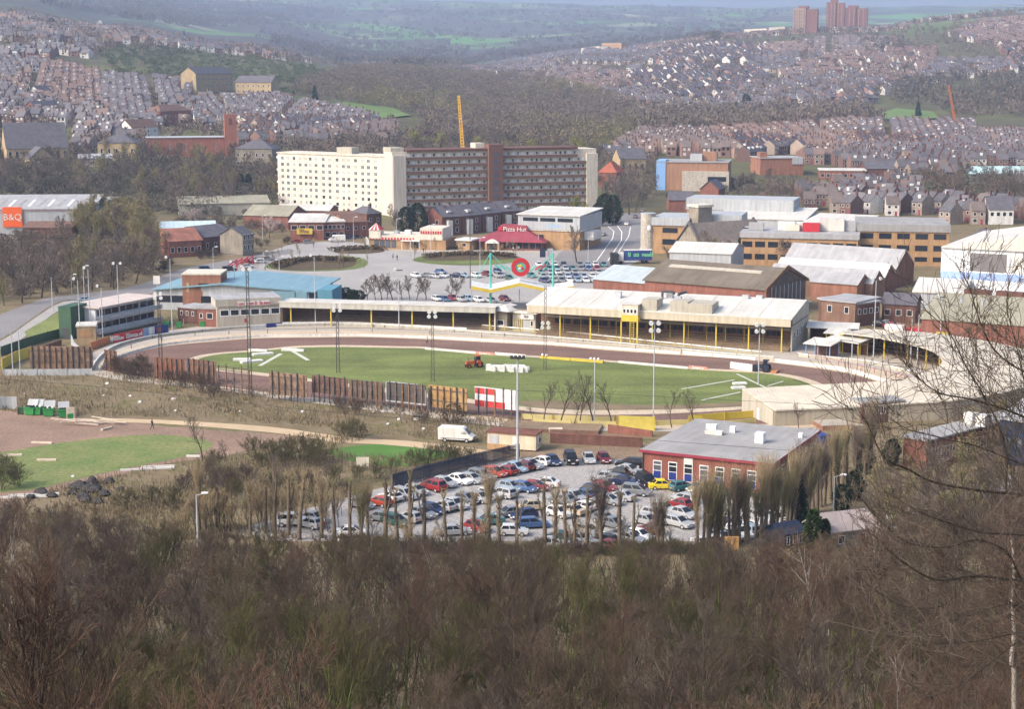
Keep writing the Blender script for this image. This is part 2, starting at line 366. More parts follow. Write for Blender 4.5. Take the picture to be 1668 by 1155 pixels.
# ---------------------------------------------------------------- trees
def segs_mesh(name, p0, p1, r0, r1, sides, mats):
    p0 = np.array(p0, float); p1 = np.array(p1, float); r0 = np.array(r0, float); r1 = np.array(r1, float)
    d = p1 - p0; d /= np.maximum(np.linalg.norm(d, axis=1), 1e-6)[:, None]
    ref = np.where(np.abs(d[:, 2:3]) > .9, np.array([[1., 0, 0]]), np.array([[0, 0, 1.]]))
    a = np.cross(d, ref); a /= np.linalg.norm(a, axis=1)[:, None]; b = np.cross(d, a)
    n = len(p0); ang = np.arange(sides)*2*math.pi/sides
    ring = a[:, None, :]*np.cos(ang)[None, :, None] + b[:, None, :]*np.sin(ang)[None, :, None]
    v = np.concatenate([p0[:, None, :] + ring*r0[:, None, None], p1[:, None, :] + ring*r1[:, None, None]], 1).reshape(-1, 3)
    base = (np.arange(n)*2*sides)[:, None, None]; i = np.arange(sides)
    q = np.stack([i, (i+1) % sides, sides + (i+1) % sides, sides + i], 1)[None]
    f = (base + q).reshape(-1, 4)
    me = bpy.data.meshes.new(name); me.vertices.add(len(v)); me.vertices.foreach_set('co', v.ravel())
    me.loops.add(f.size); me.loops.foreach_set('vertex_index', f.ravel()); me.polygons.add(len(f))
    me.polygons.foreach_set('loop_start', np.arange(0, f.size, 4)); me.polygons.foreach_set('loop_total', np.full(len(f), 4))
    for m in mats: me.materials.append(M(m) if isinstance(m, str) else m)
    me.update(); me.validate(); return me
def cards_mesh(name, pts, dirs, ln, wd, m, seed=1):
    """many small leaf-sized faces"""
    r = np.random.default_rng(seed); n = len(pts); pts = np.array(pts, float); d = np.array(dirs, float); d /= np.maximum(np.linalg.norm(d, axis=1), 1e-6)[:, None]
    x = r.normal(size=(n, 3)); s = np.cross(d, x); s /= np.maximum(np.linalg.norm(s, axis=1), 1e-6)[:, None]
    L = (ln*(.6+.8*r.random(n)))[:, None]; W = (wd*(.6+.8*r.random(n)))[:, None]
    v = np.stack([pts - s*W*.5, pts + d*L*.5 - s*W*.5*0.2 + s*W*.5, pts + d*L, pts + d*L*.5 - s*W*.9], 1).reshape(-1, 3)
    f = np.arange(4*n).reshape(-1, 4)
    me = bpy.data.meshes.new(name); me.vertices.add(4*n); me.vertices.foreach_set('co', v.ravel()); me.loops.add(4*n); me.loops.foreach_set('vertex_index', f.ravel()); me.polygons.add(n)
    me.polygons.foreach_set('loop_start', np.arange(0, 4*n, 4)); me.polygons.foreach_set('loop_total', np.full(n, 4))
    me.materials.append(M(m)); me.update(); return me
def grow(seed, h, r, first=.25, limbs=11, spread=.75, l1=.45, counts=(6, 5, 3), droop=0.0, lift=.35, wob=.12, twig_r=.008, steps=(6, 4, 3, 2, 2), stems=1, lean=0.0, thin=.6):
    """bare deciduous skeleton; returns trunk segments and twig segments"""
    q = random.Random(seed); T = ([], [], [], []); C = ([], [], [], [])
    def branch(p, d, ln, rad, lev):
        n = steps[lev]; pts = [p]; dirs = []; d = d.normalized()
        for k in range(n):
            d = (d + Vector((q.gauss(0, wob), q.gauss(0, wob), q.gauss(0, wob) + (lift if lev else .05) / n * (1 if lev else 0) - droop*lev/n))).normalized()
            p = p + d*(ln/n); pts.append(p); dirs.append(d)
        tgt = T if lev <= 1 else C
        for k in range(n):
            ra = max(twig_r, rad*(1-k/n*(.72 if lev else .8))); rb = max(twig_r*.7, rad*(1-(k+1)/n*(.72 if lev else .8)))
            tgt[0].append(pts[k]); tgt[1].append(pts[k+1]); tgt[2].append(ra); tgt[3].append(rb)
        if lev >= 1 + len(counts): return
        cnt = limbs if lev == 0 else counts[lev-1]
        for c in range(cnt):
            t = (first + (1-first)*(c+q.random()*.8)/cnt) if lev == 0 else (.2 + .8*(c+q.random()*.8)/cnt)
            t = min(t, .99); k = min(int(t*n), n-1); f = t*n - k
            b = pts[k].lerp(pts[k+1], f); dd = dirs[k]
            s = dd.orthogonal().normalized(); s.rotate(Matrix.Rotation(q.random()*6.283, 3, dd))
            sp = spread*(.7+.6*q.random())
            nd = (dd*math.cos(sp) + s*math.sin(sp)).normalized()
            if lev == 0: L2 = h*l1*(1.15-.75*(t-first)/(1-first))*(.7+.5*q.random())
            else: L2 = ln*(.62-.25*t)*(.7+.6*q.random())
            branch(b, nd, L2, max(twig_r, rad*(1-.7*t)*thin), lev+1)
    for s in range(stems):
        a = q.random()*6.28; o = Vector((math.cos(a), math.sin(a), 0))*(0.35*(stems > 1))
        d0 = Vector((o.x*.7 + q.gauss(0, .05) + lean, o.y*.7 + q.gauss(0, .05), 1))
        branch(o - Vector((0, 0, .3)), d0, h*(1 if s == 0 else .75+.2*q.random()), r*(1 if stems == 1 else .75), 0)
    return T, C
def tree_proto(name, label, cat, seed, bark, twig, group=None, trunk_sides=6, twig_sides=3, **kw):
    T, C = grow(seed, **kw)
    top = max(p.z for p in C[1]); f_ = kw['h']/top
    for X in (T, C):
        for k in (0, 1): X[k][:] = [p*f_ for p in X[k]]
    root = thing(name, label, cat, (0, 0, -500), group=group)
    t = link('trunk', segs_mesh('trunk', *T, trunk_sides, [bark]), root); c = link('crown', segs_mesh('crown', *C, twig_sides, [twig]), root)
    PROTO_TREES.append(root); return root
PROTO_TREES = []
USED = set()
def plant(proto, x, y, s=1.0, rz=None, label=None, group=None, z=None, sz=None, name=None):
    """put a tree: the prototype itself first, then copies of it and its parts"""
    if proto.name not in USED: USED.add(proto.name); o = proto
    else: o = copy_tree(proto)
    o.location = (x, y, tz(x, y) if z is None else z); o.rotation_euler = (0, 0, rng.random()*6.28 if rz is None else rz)
    o.scale = (s, s, sz or s)
    if label: o['label'] = label
    if group: o['group'] = group
    return o

# the wood in the foreground: kinds of bare trees
FG = []
gW = 'bare trees of the wood at the bottom'
for i, (bark, twig, lab, kw) in enumerate([
    ('bark', 'twig', 'bare brown twiggy tree packed in the wood at the bottom', dict(h=10.5, r=.16, first=.22, limbs=13, spread=.6, l1=.42, counts=(7, 6, 5), wob=.14)),
    ('bark', 'twig_grey', 'bare grey twiggy tree packed in the wood at the bottom', dict(h=10, r=.15, first=.2, limbs=14, spread=.55, l1=.42, counts=(7, 6, 5), wob=.12, stems=1)),
    ('bark_moss', 'twig', 'bare mossy green stemmed tree packed in the wood at the bottom', dict(h=10, r=.15, first=.4, limbs=8, spread=.5, l1=.34, counts=(6, 5, 5), wob=.10, stems=4)),
    ('bark_moss', 'twig_olive', 'bare olive twigged tree packed in the wood at the bottom', dict(h=10, r=.14, first=.35, limbs=9, spread=.5, l1=.36, counts=(6, 5, 5), wob=.10, stems=3)),
    ('bark', 'twig_red', 'bare reddish twigged tree packed in the wood at the bottom', dict(h=10.5, r=.15, first=.3, limbs=14, spread=.5, l1=.36, counts=(7, 6, 5), wob=.12, droop=.05)),
    ('bark_pale', 'twig_red', 'bare birch with a pale thin stem in the wood at the bottom', dict(h=11.5, r=.11, first=.35, limbs=15, spread=.55, l1=.3, counts=(7, 5, 4), wob=.10, droop=.16)),
    ('bark', 'twig_tan', 'bare tan twigged tree packed in the wood at the bottom', dict(h=10, r=.14, first=.2, limbs=14, spread=.5, l1=.4, counts=(7, 6, 5), wob=.12)),
    ]):
    FG.append(tree_proto('woodland_tree', lab, 'tree', 100+i, bark, twig, group=gW if i != 5 else 'pale birches of the wood', **kw))
q = random.Random(41)
cells = []
yy = 58.0
while yy < 212:
    st = 5.4 + yy*.018
    hw = (yy)*.33 + 9
    n = int(2*hw/st)
    for k in range(n+1):
        cells.append((-hw + k*st + q.uniform(-.4, .4)*st, yy + q.uniform(-.4, .4)*st))
    yy += st*.92
nbad = 0
cells.sort(key=lambda c: c[1])
def clump(x, y): return math.sin(x*.11+1.3)*math.cos(y*.07) + .6*math.sin(x*.05-y*.09)
def wood_limit(px):      # photo row where the wood's tops end
    return float(np.interp(px, [0, 120, 240, 330, 420, 560, 700, 840, 960, 1100, 1180, 1260, 1340, 1420, 1668], [808, 830, 842, 862, 862, 868, 872, 876, 884, 886, 876, 860, 872, 864, 790]))
FGN = 0
for x, y in cells:
    px = CX + F*x/(y*math.cos(PIT))
    if px < -140 or px > 1810: continue
    if FGN >= 296: break
    c = clump(x, y) + q.gauss(0, .55)
    if px > 1250: k = q.choice([4, 4, 0, 1, 6, 4]) if c > -.6 else q.choice([2, 0])
    elif px < 420: k = q.choice([0, 6, 1, 0]) if c > -.5 else q.choice([3, 2])
    else: k = q.choice([0, 1, 1, 0, 4]) if c > .1 else q.choice([2, 2, 3, 0])
    if 400 < px < 1330 and y < 125 and q.random() < .35: k = q.choice([2, 3, 2])
    if q.random() < .03: k = 5
    base = tz(x, y); 
    # the height that reaches, but does not pass, the wood's skyline
    zt = zpy(wood_limit(min(max(px, 0), 1668)) + q.uniform(0, 14), y); want = zt - base
    s = min(q.uniform(.85, 1.2), want/9.5)
    if s < .22: continue
    plant(FG[k], x, y, s*q.uniform(.95, 1.1), sz=s, z=base); FGN += 1
print('wood trees', FGN)
# undergrowth of the wood: brambles, saplings and dead grass as one mass
r_ = np.random.default_rng(5)
n = 36000
yv = 50 + 168*r_.random(n)**.8; xv = (r_.random(n)-.5)*2*(yv*.36+10)
pxv = CX + F*xv/(yv*math.cos(PIT)); zb = terr(xv, yv)
ht = .6 + 2.2*r_.random(n)
lim = np.interp(pxv, [0, 120, 240, 330, 420, 560, 700, 840, 960, 1100, 1180, 1260, 1340, 1420, 1668], [818, 842, 852, 872, 878, 882, 884, 888, 894, 896, 886, 868, 880, 872, 806])
lz = np.array([zpy(a, b) for a, b in zip(lim, yv)])
ok = zb + ht*.9 < lz
xv, yv, zb, ht = xv[ok], yv[ok], zb[ok], ht[ok]
dx = r_.normal(0, .38, len(xv)); dy = r_.normal(0, .38, len(xv))
p0 = np.stack([xv, yv, zb - .1], 1); p1 = p0 + np.stack([dx*ht, dy*ht, ht], 1)
o = link('undergrowth', segs_mesh('undergrowth', p0, p1, np.full(len(xv), .028), np.full(len(xv), .01), 3, ['under'])); tag(o, 'tangled brambles and saplings on the floor of the wood', 'undergrowth', kind='stuff')

# the near tree at the bottom left, crown full of twigs
tl = tree_proto('woodland_tree', 'large near bare tree with pinkish buds at the bottom left corner', 'tree', 222, 'bark', 'twig_red', h=15, r=.2, first=.32, limbs=16, spread=.62, l1=.42, counts=(8, 6, 4), wob=.15, twig_r=.011, lift=.4)
pt = PD(60, 870, 40); plant(tl, pt.x, 41, 1.0, rz=1.0, z=pt.z - 15.0)
tl2 = tree_proto('woodland_tree', 'near bare tree right of the corner tree with bending upper limbs', 'tree', 223, 'bark', 'twig_red', h=11, r=.16, first=.3, limbs=13, spread=.6, l1=.42, counts=(7, 6, 4), wob=.16, twig_r=.010)
pt = PD(225, 985, 38); plant(tl2, pt.x, 38.5, 1.0, rz=2.0, z=pt.z - 11.0)

# the tree standing just right of the frame; its limbs reach across the right edge
def near_right_tree():
    q = random.Random(77); T = ([], [], [], []); C = ([], [], [], [])
    root = thing('bare_tree', 'nearest bare tree whose long dark limbs reach in from the right edge', 'tree')
    D = 19.0
    def limb(pix, r0, r1, d0=D, d1=D-1.5, tw=10, tl=.85, tgt=T):
        pts = [PD(a, b, d0 + (d1-d0)*k/(len(pix)-1)) for k, (a, b) in enumerate(pix)]
        if T[0]: pts = [min(T[0]+T[1], key=lambda p: (p-pts[0]).length)] + (pts if (min(T[0]+T[1], key=lambda p: (p-pts[0]).length)-pts[0]).length > .3 else pts[1:])
        pts = smooth_loop(pts, 4, closed=False); n = len(pts)
        for k in range(n-1):
            ra = r0+(r1-r0)*k/(n-1); rb = r0+(r1-r0)*(k+1)/(n-1)
            tgt[0].append(pts[k]); tgt[1].append(pts[k+1]); tgt[2].append(ra*.55); tgt[3].append(rb*.55)
        for c in range(int(tw*1.25)):
            t = .06+.9*((c+q.random())/int(tw*1.25)); k = min(int(t*(n-1)), n-2); b = pts[k]; d = (pts[k+1]-pts[k]).normalized()
            spray(b, d, tl*(1.1-.5*t)*(.6+.7*q.random()), max(.005, (r0+(r1-r0)*t)*.3), 0)
    def spray(b, d, ln, r, lev):
        s = Vector((q.gauss(0, .5), q.gauss(0, .6), q.gauss(.25, .75))); dd = (d*(1.15-.25*lev) + s*.75).normalized(); p = b; n = 4; pts = [p]
        for k in range(n):
            dd = (dd + Vector((q.gauss(0, .14), q.gauss(0, .14), q.gauss(.04, .14)))).normalized(); p2 = p + dd*(ln/n)
            C[0].append(p); C[1].append(p2); C[2].append(max(.003, r*.8*(1-k/n*.75))); C[3].append(max(.0025, r*.8*(1-(k+1)/n*.75))); p = p2; pts.append((p, dd))
        if lev < 2:
            for k in range(4 if lev == 0 else 3):
                pp, d2 = pts[1+q.randrange(n)]; spray(pp, d2, ln*(.55+.35*q.random()), r*.6, lev+1)
    # trunk, out of the frame to the right
    base = PD(1905, 1600, D+.4); tr = [Vector((base.x, base.y, tz(base.x, base.y)-.3))] + [PD(a, b, D+.2) for a, b in [(1880, 1250), (1850, 1000), (1830, 760), (1815, 500)]]
    tr = smooth_loop(tr, 4, closed=False)
    for k in range(len(tr)-1):
        T[0].append(tr[k]); T[1].append(tr[k+1]); T[2].append(.19-.10*k/len(tr)); T[3].append(.19-.10*(k+1)/len(tr))
    L = limb
    L([(1845, 985), (1760, 965), (1668, 948), (1590, 938), (1525, 945), (1470, 915), (1420, 870)], .045, .010, tw=13)
    L([(1668, 948), (1640, 900), (1590, 880), (1540, 892), (1480, 885), (1440, 855), (1405, 815)], .03, .007, tw=16)
    L([(1835, 860), (1740, 825), (1668, 806), (1600, 800), (1520, 785), (1480, 765), (1440, 745), (1415, 695), (1400, 670)], .045, .009, tw=14)
    L([(1640, 805), (1640, 740), (1625, 690), (1600, 640), (1570, 590), (1545, 540), (1500, 500)], .03, .006, tw=14)
    L([(1832, 770), (1750, 720), (1690, 690), (1640, 668), (1580, 650), (1530, 640), (1490, 610), (1470, 575)], .035, .006, tw=14)
    L([(1820, 640), (1740, 620), (1668, 605), (1620, 570), (1595, 520), (1580, 470), (1565, 440)], .028, .005, tw=14, tl=.5)
    L([(1700, 690), (1672, 630), (1655, 560), (1640, 500), (1645, 455)], .02, .005, tw=14, tl=.5)
    L([(1840, 930), (1750, 890), (1668, 872), (1600, 868), (1540, 850), (1500, 835), (1440, 800)], .03, .007, tw=14)
    L([(1850, 1060), (1760, 1045), (1668, 1032), (1590, 1045), (1520, 1050), (1460, 1065)], .026, .006, tw=14)
    L([(1668, 1040), (1600, 1090), (1560, 1120), (1500, 1140)], .02, .006, tw=12)
    L([(1590, 938), (1540, 985), (1480, 990), (1430, 965), (1390, 930)], .018, .005, tw=14)
    L([(1862, 1130), (1760, 1100), (1690, 1010), (1640, 985), (1560, 1010), (1480, 1030)], .025, .006, tw=14)
    L([(1840, 900), (1740, 770), (1700, 730), (1680, 760), (1600, 730), (1540, 715), (1480, 700), (1450, 680)], .025, .005, tw=16)
    link('trunk', segs_mesh('trunk', *T, 7, ['bark']), root); link('crown', segs_mesh('crown', *C, 4, ['twig_grey']), root)
    return root
near_right_tree()
# slim birch in front of the wood at the right edge
bb = thing('birch_tree', 'slim white birch with dark knots at the right edge', 'tree')
q = random.Random(3); T = ([], [], [], []); K = ([], [], [], []); C = ([], [], [], [])
D = 33.0; pb = PD(1652, 1155, D); zb = tz(pb.x, D)
pts = [Vector((pb.x+.15, D, zb-.2)), PD(1652, 1155, D), PD(1648, 1080, D), PD(1652, 1030, D), PD(1649, 980, D), PD(1652, 930, D), PD(1648, 880, D)]
pts = smooth_loop(pts, 4, closed=False); n = len(pts)
for k in range(n-1):
    r0 = .066-.045*k/n
    T[0].append(pts[k]); T[1].append(pts[k+1]); T[2].append(r0); T[3].append(r0-.002)
    if q.random() < .75:
        c = pts[k].lerp(pts[k+1], q.random()); a = q.random()*6.28; off = Vector((math.cos(a), math.sin(a)-.6, 0))*r0*.4
        K[0].append(c+off); K[1].append(c+off+Vector((0, 0, .03+.06*q.random()))); K[2].append(r0*.8); K[3].append(r0*.75)
    for c in range(3):
        if k < 5: continue
        b = pts[k]; d = Vector((q.gauss(0, 1), q.gauss(0, 1), .6)).normalized(); L = .5+1.3*q.random()*(1.2-k/n)
        for s in range(4):
            d = (d + Vector((q.gauss(0, .15), q.gauss(0, .15), .1-.09*s))).normalized(); e = b + d*L/4
            C[0].append(b); C[1].append(e); C[2].append(.012-.002*s); C[3].append(.010-.002*s); b = e
            for u in range(2):
                d2 = (d + Vector((q.gauss(0, .6), q.gauss(0, .6), q.gauss(-.1, .4)))).normalized(); C[0].append(b); C[1].append(b+d2*.35); C[2].append(.005); C[3].append(.004)
link('trunk', segs_mesh('trunk', *T, 9, ['bark_pale']), bb); link('bark_knots', segs_mesh('bark_knots', *K, 7, ['bark']), bb); link('crown', segs_mesh('crown', *C, 3, ['twig_red']), bb)

# ---- mid-distance kinds
MID = {}
def midkind(key, lab, bark, twig, n=2, **kw):
    MID[key] = [tree_proto('bare_tree', lab, 'tree', 300+len(MID)*7+i, bark, twig, **kw) for i in range(n)]
midkind('brown', 'bare brown tree', 'bark', 'twig_mid', h=11, r=.22, first=.2, limbs=12, spread=.65, l1=.45, counts=(6, 5, 3), twig_r=.03, wob=.13)
midkind('grey', 'bare grey tree', 'bark', 'twig_midg', h=11, r=.22, first=.22, limbs=11, spread=.6, l1=.42, counts=(6, 5, 3), twig_r=.03, wob=.12)
midkind('olive', 'bare olive tinted tree', 'bark_moss', 'twig_mido', h=11, r=.2, first=.15, limbs=13, spread=.62, l1=.45, counts=(6, 5, 3), twig_r=.035, wob=.12)
midkind('willow', 'budding yellow green tree', 'bark_moss', 'twig_green', h=10, r=.2, first=.12, limbs=14, spread=.65, l1=.48, counts=(6, 5, 3), twig_r=.04, wob=.12)
midkind('lone', 'bare dark tree', 'bark', 'twig_grey', h=9, r=.16, first=.3, limbs=9, spread=.55, l1=.42, counts=(5, 4, 2), twig_r=.016, wob=.12)
midkind('pink', 'blossoming pink tree', 'bark', 'pink', n=1, h=6, r=.15, first=.2, limbs=10, spread=.85, l1=.6, counts=(6, 5, 3), twig_r=.04, wob=.12)
midkind('sapling', 'slender tan sapling', 'bark', 'twig_pol', h=7, r=.07, first=.2, limbs=12, spread=.32, l1=.4, counts=(5, 4, 3), twig_r=.012, wob=.10)
midkind('bush', 'low tangled bush', 'bark', 'twig_olive', h=3.2, r=.05, first=.05, limbs=9, spread=.7, l1=.7, counts=(5, 4), twig_r=.014, wob=.15, steps=(5, 4, 3, 2), stems=4)
midkind('bush_brown', 'low brown bush', 'bark', 'twig', h=3.2, r=.05, first=.05, limbs=9, spread=.7, l1=.7, counts=(5, 4), twig_r=.014, wob=.15, steps=(5, 4, 3, 2), stems=4)
for k in ('bush', 'bush_brown'):
    for o in MID[k]: o.name = 'bush'; o['category'] = 'bush'
# pollards: a bare pole with a brush of upright shoots
def pollard(seed, h=7.0, n=46, twig='twig_pol', moss=False, top=1.5, wid=.5, lowf=.4, fork=0):
    q = random.Random(seed); T = ([], [], [], []); C = ([], [], [], [])
    root = thing('pollard_tree', 'pollarded tree', 'tree', (0, 0, -500))
    p = Vector((0, 0, -.2)); d = Vector((0, 0, 1)); K = 7; pts = [p]
    for k in range(K):
        d = (d + Vector((q.gauss(0, .025), q.gauss(0, .025), 0))).normalized(); e = p + d*((h+.2)/K)
        T[0].append(p); T[1].append(e); T[2].append(.27-.015*k); T[3].append(.255-.015*k); p = e; pts.append(p)
    tips = [pts[K]]
    for f_ in range(fork):
        b = pts[K//2]; a = q.random()*6.28; d = Vector((math.cos(a)*.32, math.sin(a)*.32, 1)).normalized(); L0 = h*.42
        for k in range(3):
            e = b + d*(L0/3); d = (d + Vector((q.gauss(0, .05), q.gauss(0, .05), .15))).normalized(); T[0].append(b); T[1].append(e); T[2].append(.15-.025*k); T[3].append(.125-.025*k); b = e
        tips.append(b)
    for k in range(n):
        lo = q.random() < lowf; i = q.randrange(3, K) if lo else K; b = pts[i] if lo else q.choice(tips)
        a = q.random()*6.28; L = (top if not lo else top*.65)*(.5+.7*q.random()); s = wid*(1 if not lo else 1.1)
        dd = Vector((math.cos(a)*s, math.sin(a)*s, 1)).normalized(); pp = b
        for j in range(3):
            dd = (dd + Vector((q.gauss(0, .06), q.gauss(0, .06), .12))).normalized(); e = pp + dd*L/3
            C[0].append(pp); C[1].append(e); C[2].append(.036-.008*j); C[3].append(.028-.008*j)
            if j > 0:
                for u in range(2):
                    d2 = (dd + Vector((q.gauss(0, .35), q.gauss(0, .35), .1))).normalized(); C[0].append(e); C[1].append(e+d2*L*.3); C[2].append(.011); C[3].append(.008)
            pp = e
    t = link('trunk', segs_mesh('trunk', *T, 7, ['bark_moss' if moss else 'bark_pol']), root); c = link('crown', segs_mesh('crown', *C, 3, [twig]), root)
    return root
POL = [pollard(500+i, h=(6.4, 7.2, 5.6, 6.8)[i], n=(140, 100, 160, 120)[i], twig=('twig_pol', 'twig_mido', 'twig_pol', 'twig_mid')[i], top=(1.3, 1.0, 1.9, 1.2)[i], wid=.40, lowf=.7, fork=i % 2) for i in range(4)]
POLB = [pollard(520+i, h=(5.0, 4.2, 5.6, 4.7)[i], n=(150, 120, 130, 160)[i], twig=('twig_pol', 'twig_mido', 'twig_pol', 'twig_mid')[i], top=(3.5, 4.2, 3.0, 3.8)[i], wid=(.22, .26, .2, .28)[i], lowf=.4, fork=i % 2) for i in range(4)]
# evergreens made of many small needle clumps
def evergreen(seed, h, rad, kind='cone', label='dark evergreen tree', m='ever', n=2600, size=.5):
    r = np.random.default_rng(seed); root = thing('evergreen_tree', label, 'tree', (0, 0, -500))
    b = MB(); b.tube((0, 0, -.3), (0, 0, h*.9), .12+h*.012, .03, 7); t = b.build('trunk', 'bark', root)
    u = r.random(n); zz = h*(.06+.94*u)
    prof = (1-u)*rad if kind == 'cone' else rad*np.sin(np.clip(u*.93+.06, 0, 1)*math.pi)**.55
    tier = 1 if kind != 'cone' else (.72+.28*np.abs(np.sin(u*h*2.2)))
    a = r.random(n)*6.283; rr = prof*tier*(.35+.65*r.random(n)**.5); lump = 1+.18*np.sin(a*3+u*9+seed)
    rr = rr*lump
    pts = np.stack([np.cos(a)*rr, np.sin(a)*rr, zz], 1); dirs = np.stack([np.cos(a), np.sin(a), r.normal(.1 if kind != 'cone' else -.25, .5, n)], 1)
    c = link('crown', cards_mesh('crown', pts, dirs, size, size*.55, m, seed), root); return root
EV_CONE = evergreen(1, 9, 2.1, 'cone'); EV_ROUND = evergreen(2, 9, 2.6, 'round'); EV_COL = evergreen(3, 9, 1.4, 'col'); IVY = evergreen(4, 7.5, 1.2, 'col', 'ivy clad tree trunk', 'ivy')
SHRUB = evergreen(5, 2.6, 1.7, 'round', 'rounded evergreen shrub', 'ever', 900, .35); SHRUB.name = 'evergreen_shrub'; SHRUB['category'] = 'shrub'
GREENB = evergreen(6, 3.4, 2.0, 'round', 'fresh green leafing bush', 'hedge', 1300, .22)
GREENB.name = 'leafy_bush'; GREENB['category'] = 'bush'
# ---------------------------------------------------------------- building kit
WINM = {}
def win_mesh(w, h, frame='frame_white', glass='glass', bars=0, fr=.08):
    k = (round(w, 2), round(h, 2), frame, glass, bars)
    if k not in WINM:
        b = MB(); b.use(frame); W = w/2; Hh = h/2
        b.box(-W, -.06, -Hh, -W+fr, .02, Hh); b.box(W-fr, -.06, -Hh, W, .02, Hh); b.box(-W+fr, -.06, -Hh, W-fr, .02, -Hh+fr); b.box(-W+fr, -.06, Hh-fr, W-fr, .02, Hh)
        for i in range(bars):
            x = -W + w*(i+1)/(bars+1); b.box(x-fr/2, -.055, -Hh+fr, x+fr/2, .015, Hh-fr)
        b.use(glass); b.box(-W+fr, -.03, -Hh+fr, W-fr, .01, Hh-fr); WINM[k] = b.mesh('window')
    return WINM[k]
def win(root, face, x, z, w, h, L=0, D=0, name='window', **kw):
    """face F: front (y=0), R: right (x=L), L: left (x=0), B: back"""
    me = win_mesh(w, h, **kw); o = link(name, me, root)
    if face == 'F': o.location = (x, 0, z)
    elif face == 'R': o.location = (L, x, z); o.rotation_euler = (0, 0, R(90))
    elif face == 'L': o.location = (0, x, z); o.rotation_euler = (0, 0, R(-90))
    return o
def site(name, label, cat, a, b, z=0.0, group=None, base=None):
    """thing whose front wall runs between two photo pixels seen at height z; stands on base"""
    A = P(*a, z); B = P(*b, z); loc, rz, L = frame2(A, B, 0.0 if base is None else base)
    return thing(name, label, cat, loc, rz, group), L
def tsite(name, label, cat, a, b, group=None, sink=0.0):
    A = PT(*a); B = PT(*b); loc, rz, L = frame2(A, B, min(A.z, B.z)-sink)
    return thing(name, label, cat, loc, rz, group), L
def chevron(L, D, h, rise, over=.4, t=.16, axis='x', e=.03, a0=None, a1=None):
    b = MB(); s = rise/(D/2 if axis == 'x' else L/2); W = D if axis == 'x' else L; lo = h - over*s
    prof = [(-over, lo+e), (W/2, h+rise+e), (W+over, lo+e), (W+over, lo+e+t), (W/2, h+rise+e+t), (-over, lo+e+t)]
    X = (L if axis == 'x' else D)
    return b.extr(prof, axis, -over if a0 is None else a0, X+over if a1 is None else a1)
def shell(root, L, D, h, wall, roof, kind='flat', rise=2.0, over=.35, th=.35, parapet=None):
    b = MB()
    if kind == 'gx': b.extr([(0,0),(D,0),(D,h),(D/2,h+rise),(0,h)], 'x', 0, L)
    elif kind == 'gy': b.extr([(0,0),(L,0),(L,h),(L/2,h+rise),(0,h)], 'y', 0, D)
    else: b.box(0, 0, 0, L, D, h)
    b.build('wall', wall, root)
    if kind == 'flat':
        r = MB().box(-over, -over, h+.003, L+over, D+over, h+th)
        if parapet: r.box(-over, -over, h+th+.003, L+over, -over+.25, h+th+parapet).box(-over, D+over-.25, h+th+.003, L+over, D+over, h+th+parapet)
        r.build('roof', roof, root)
    elif kind == 'mono':   # leans from the back (high) to the front (low)
        MB().extr([(-over, h+.01), (D+over, h+rise), (D+over, h+rise+th), (-over, h+th)], 'x', -over, L+over).build('roof', roof, root)
        MB().extr([(.02, h), (D-.02, h), (D-.02, h+rise)], 'x', .02, L-.02).build('gable', wall, root)
    elif kind == 'hip':
        r = MB(); i = min(L, D)/2
        if L >= D: rid = [(i, D/2, h+rise), (L-i, D/2, h+rise)]
        else: rid = [(L/2, i, h+rise), (L/2, D-i, h+rise)]
        o = over; z = h+.02
        c = [(-o,-o,z),(L+o,-o,z),(L+o,D+o,z),(-o,D+o,z)]
        if L >= D: r.add(c+rid, [(0,1,5,4),(2,3,4,5),(1,2,5),(3,0,4),(3,2,1,0)])
        else: r.add(c+rid, [(0,1,4),(1,2,5,4),(2,3,5),(3,0,4,5),(3,2,1,0)])
        r.build('roof', roof, root)
    else: chevron(L, D, h, rise, over, axis='x' if kind == 'gx' else 'y').build('roof', roof, root)
    return root
def chimney(root, x, y, z, h=1.6, w=.7):
    c = MB().box(x-w/2, y-w/2, z, x+w/2, y+w/2, z+h).build('chimney', 'brick_dark', root)
    p = MB(); p.tube((x-.15, y, z+h), (x-.15, y, z+h+.35), .1, .08, 6); p.tube((x+.15, y, z+h), (x+.15, y, z+h+.35), .1, .08, 6)
    p.build('chimney_pot', 'tile_red', c); return c
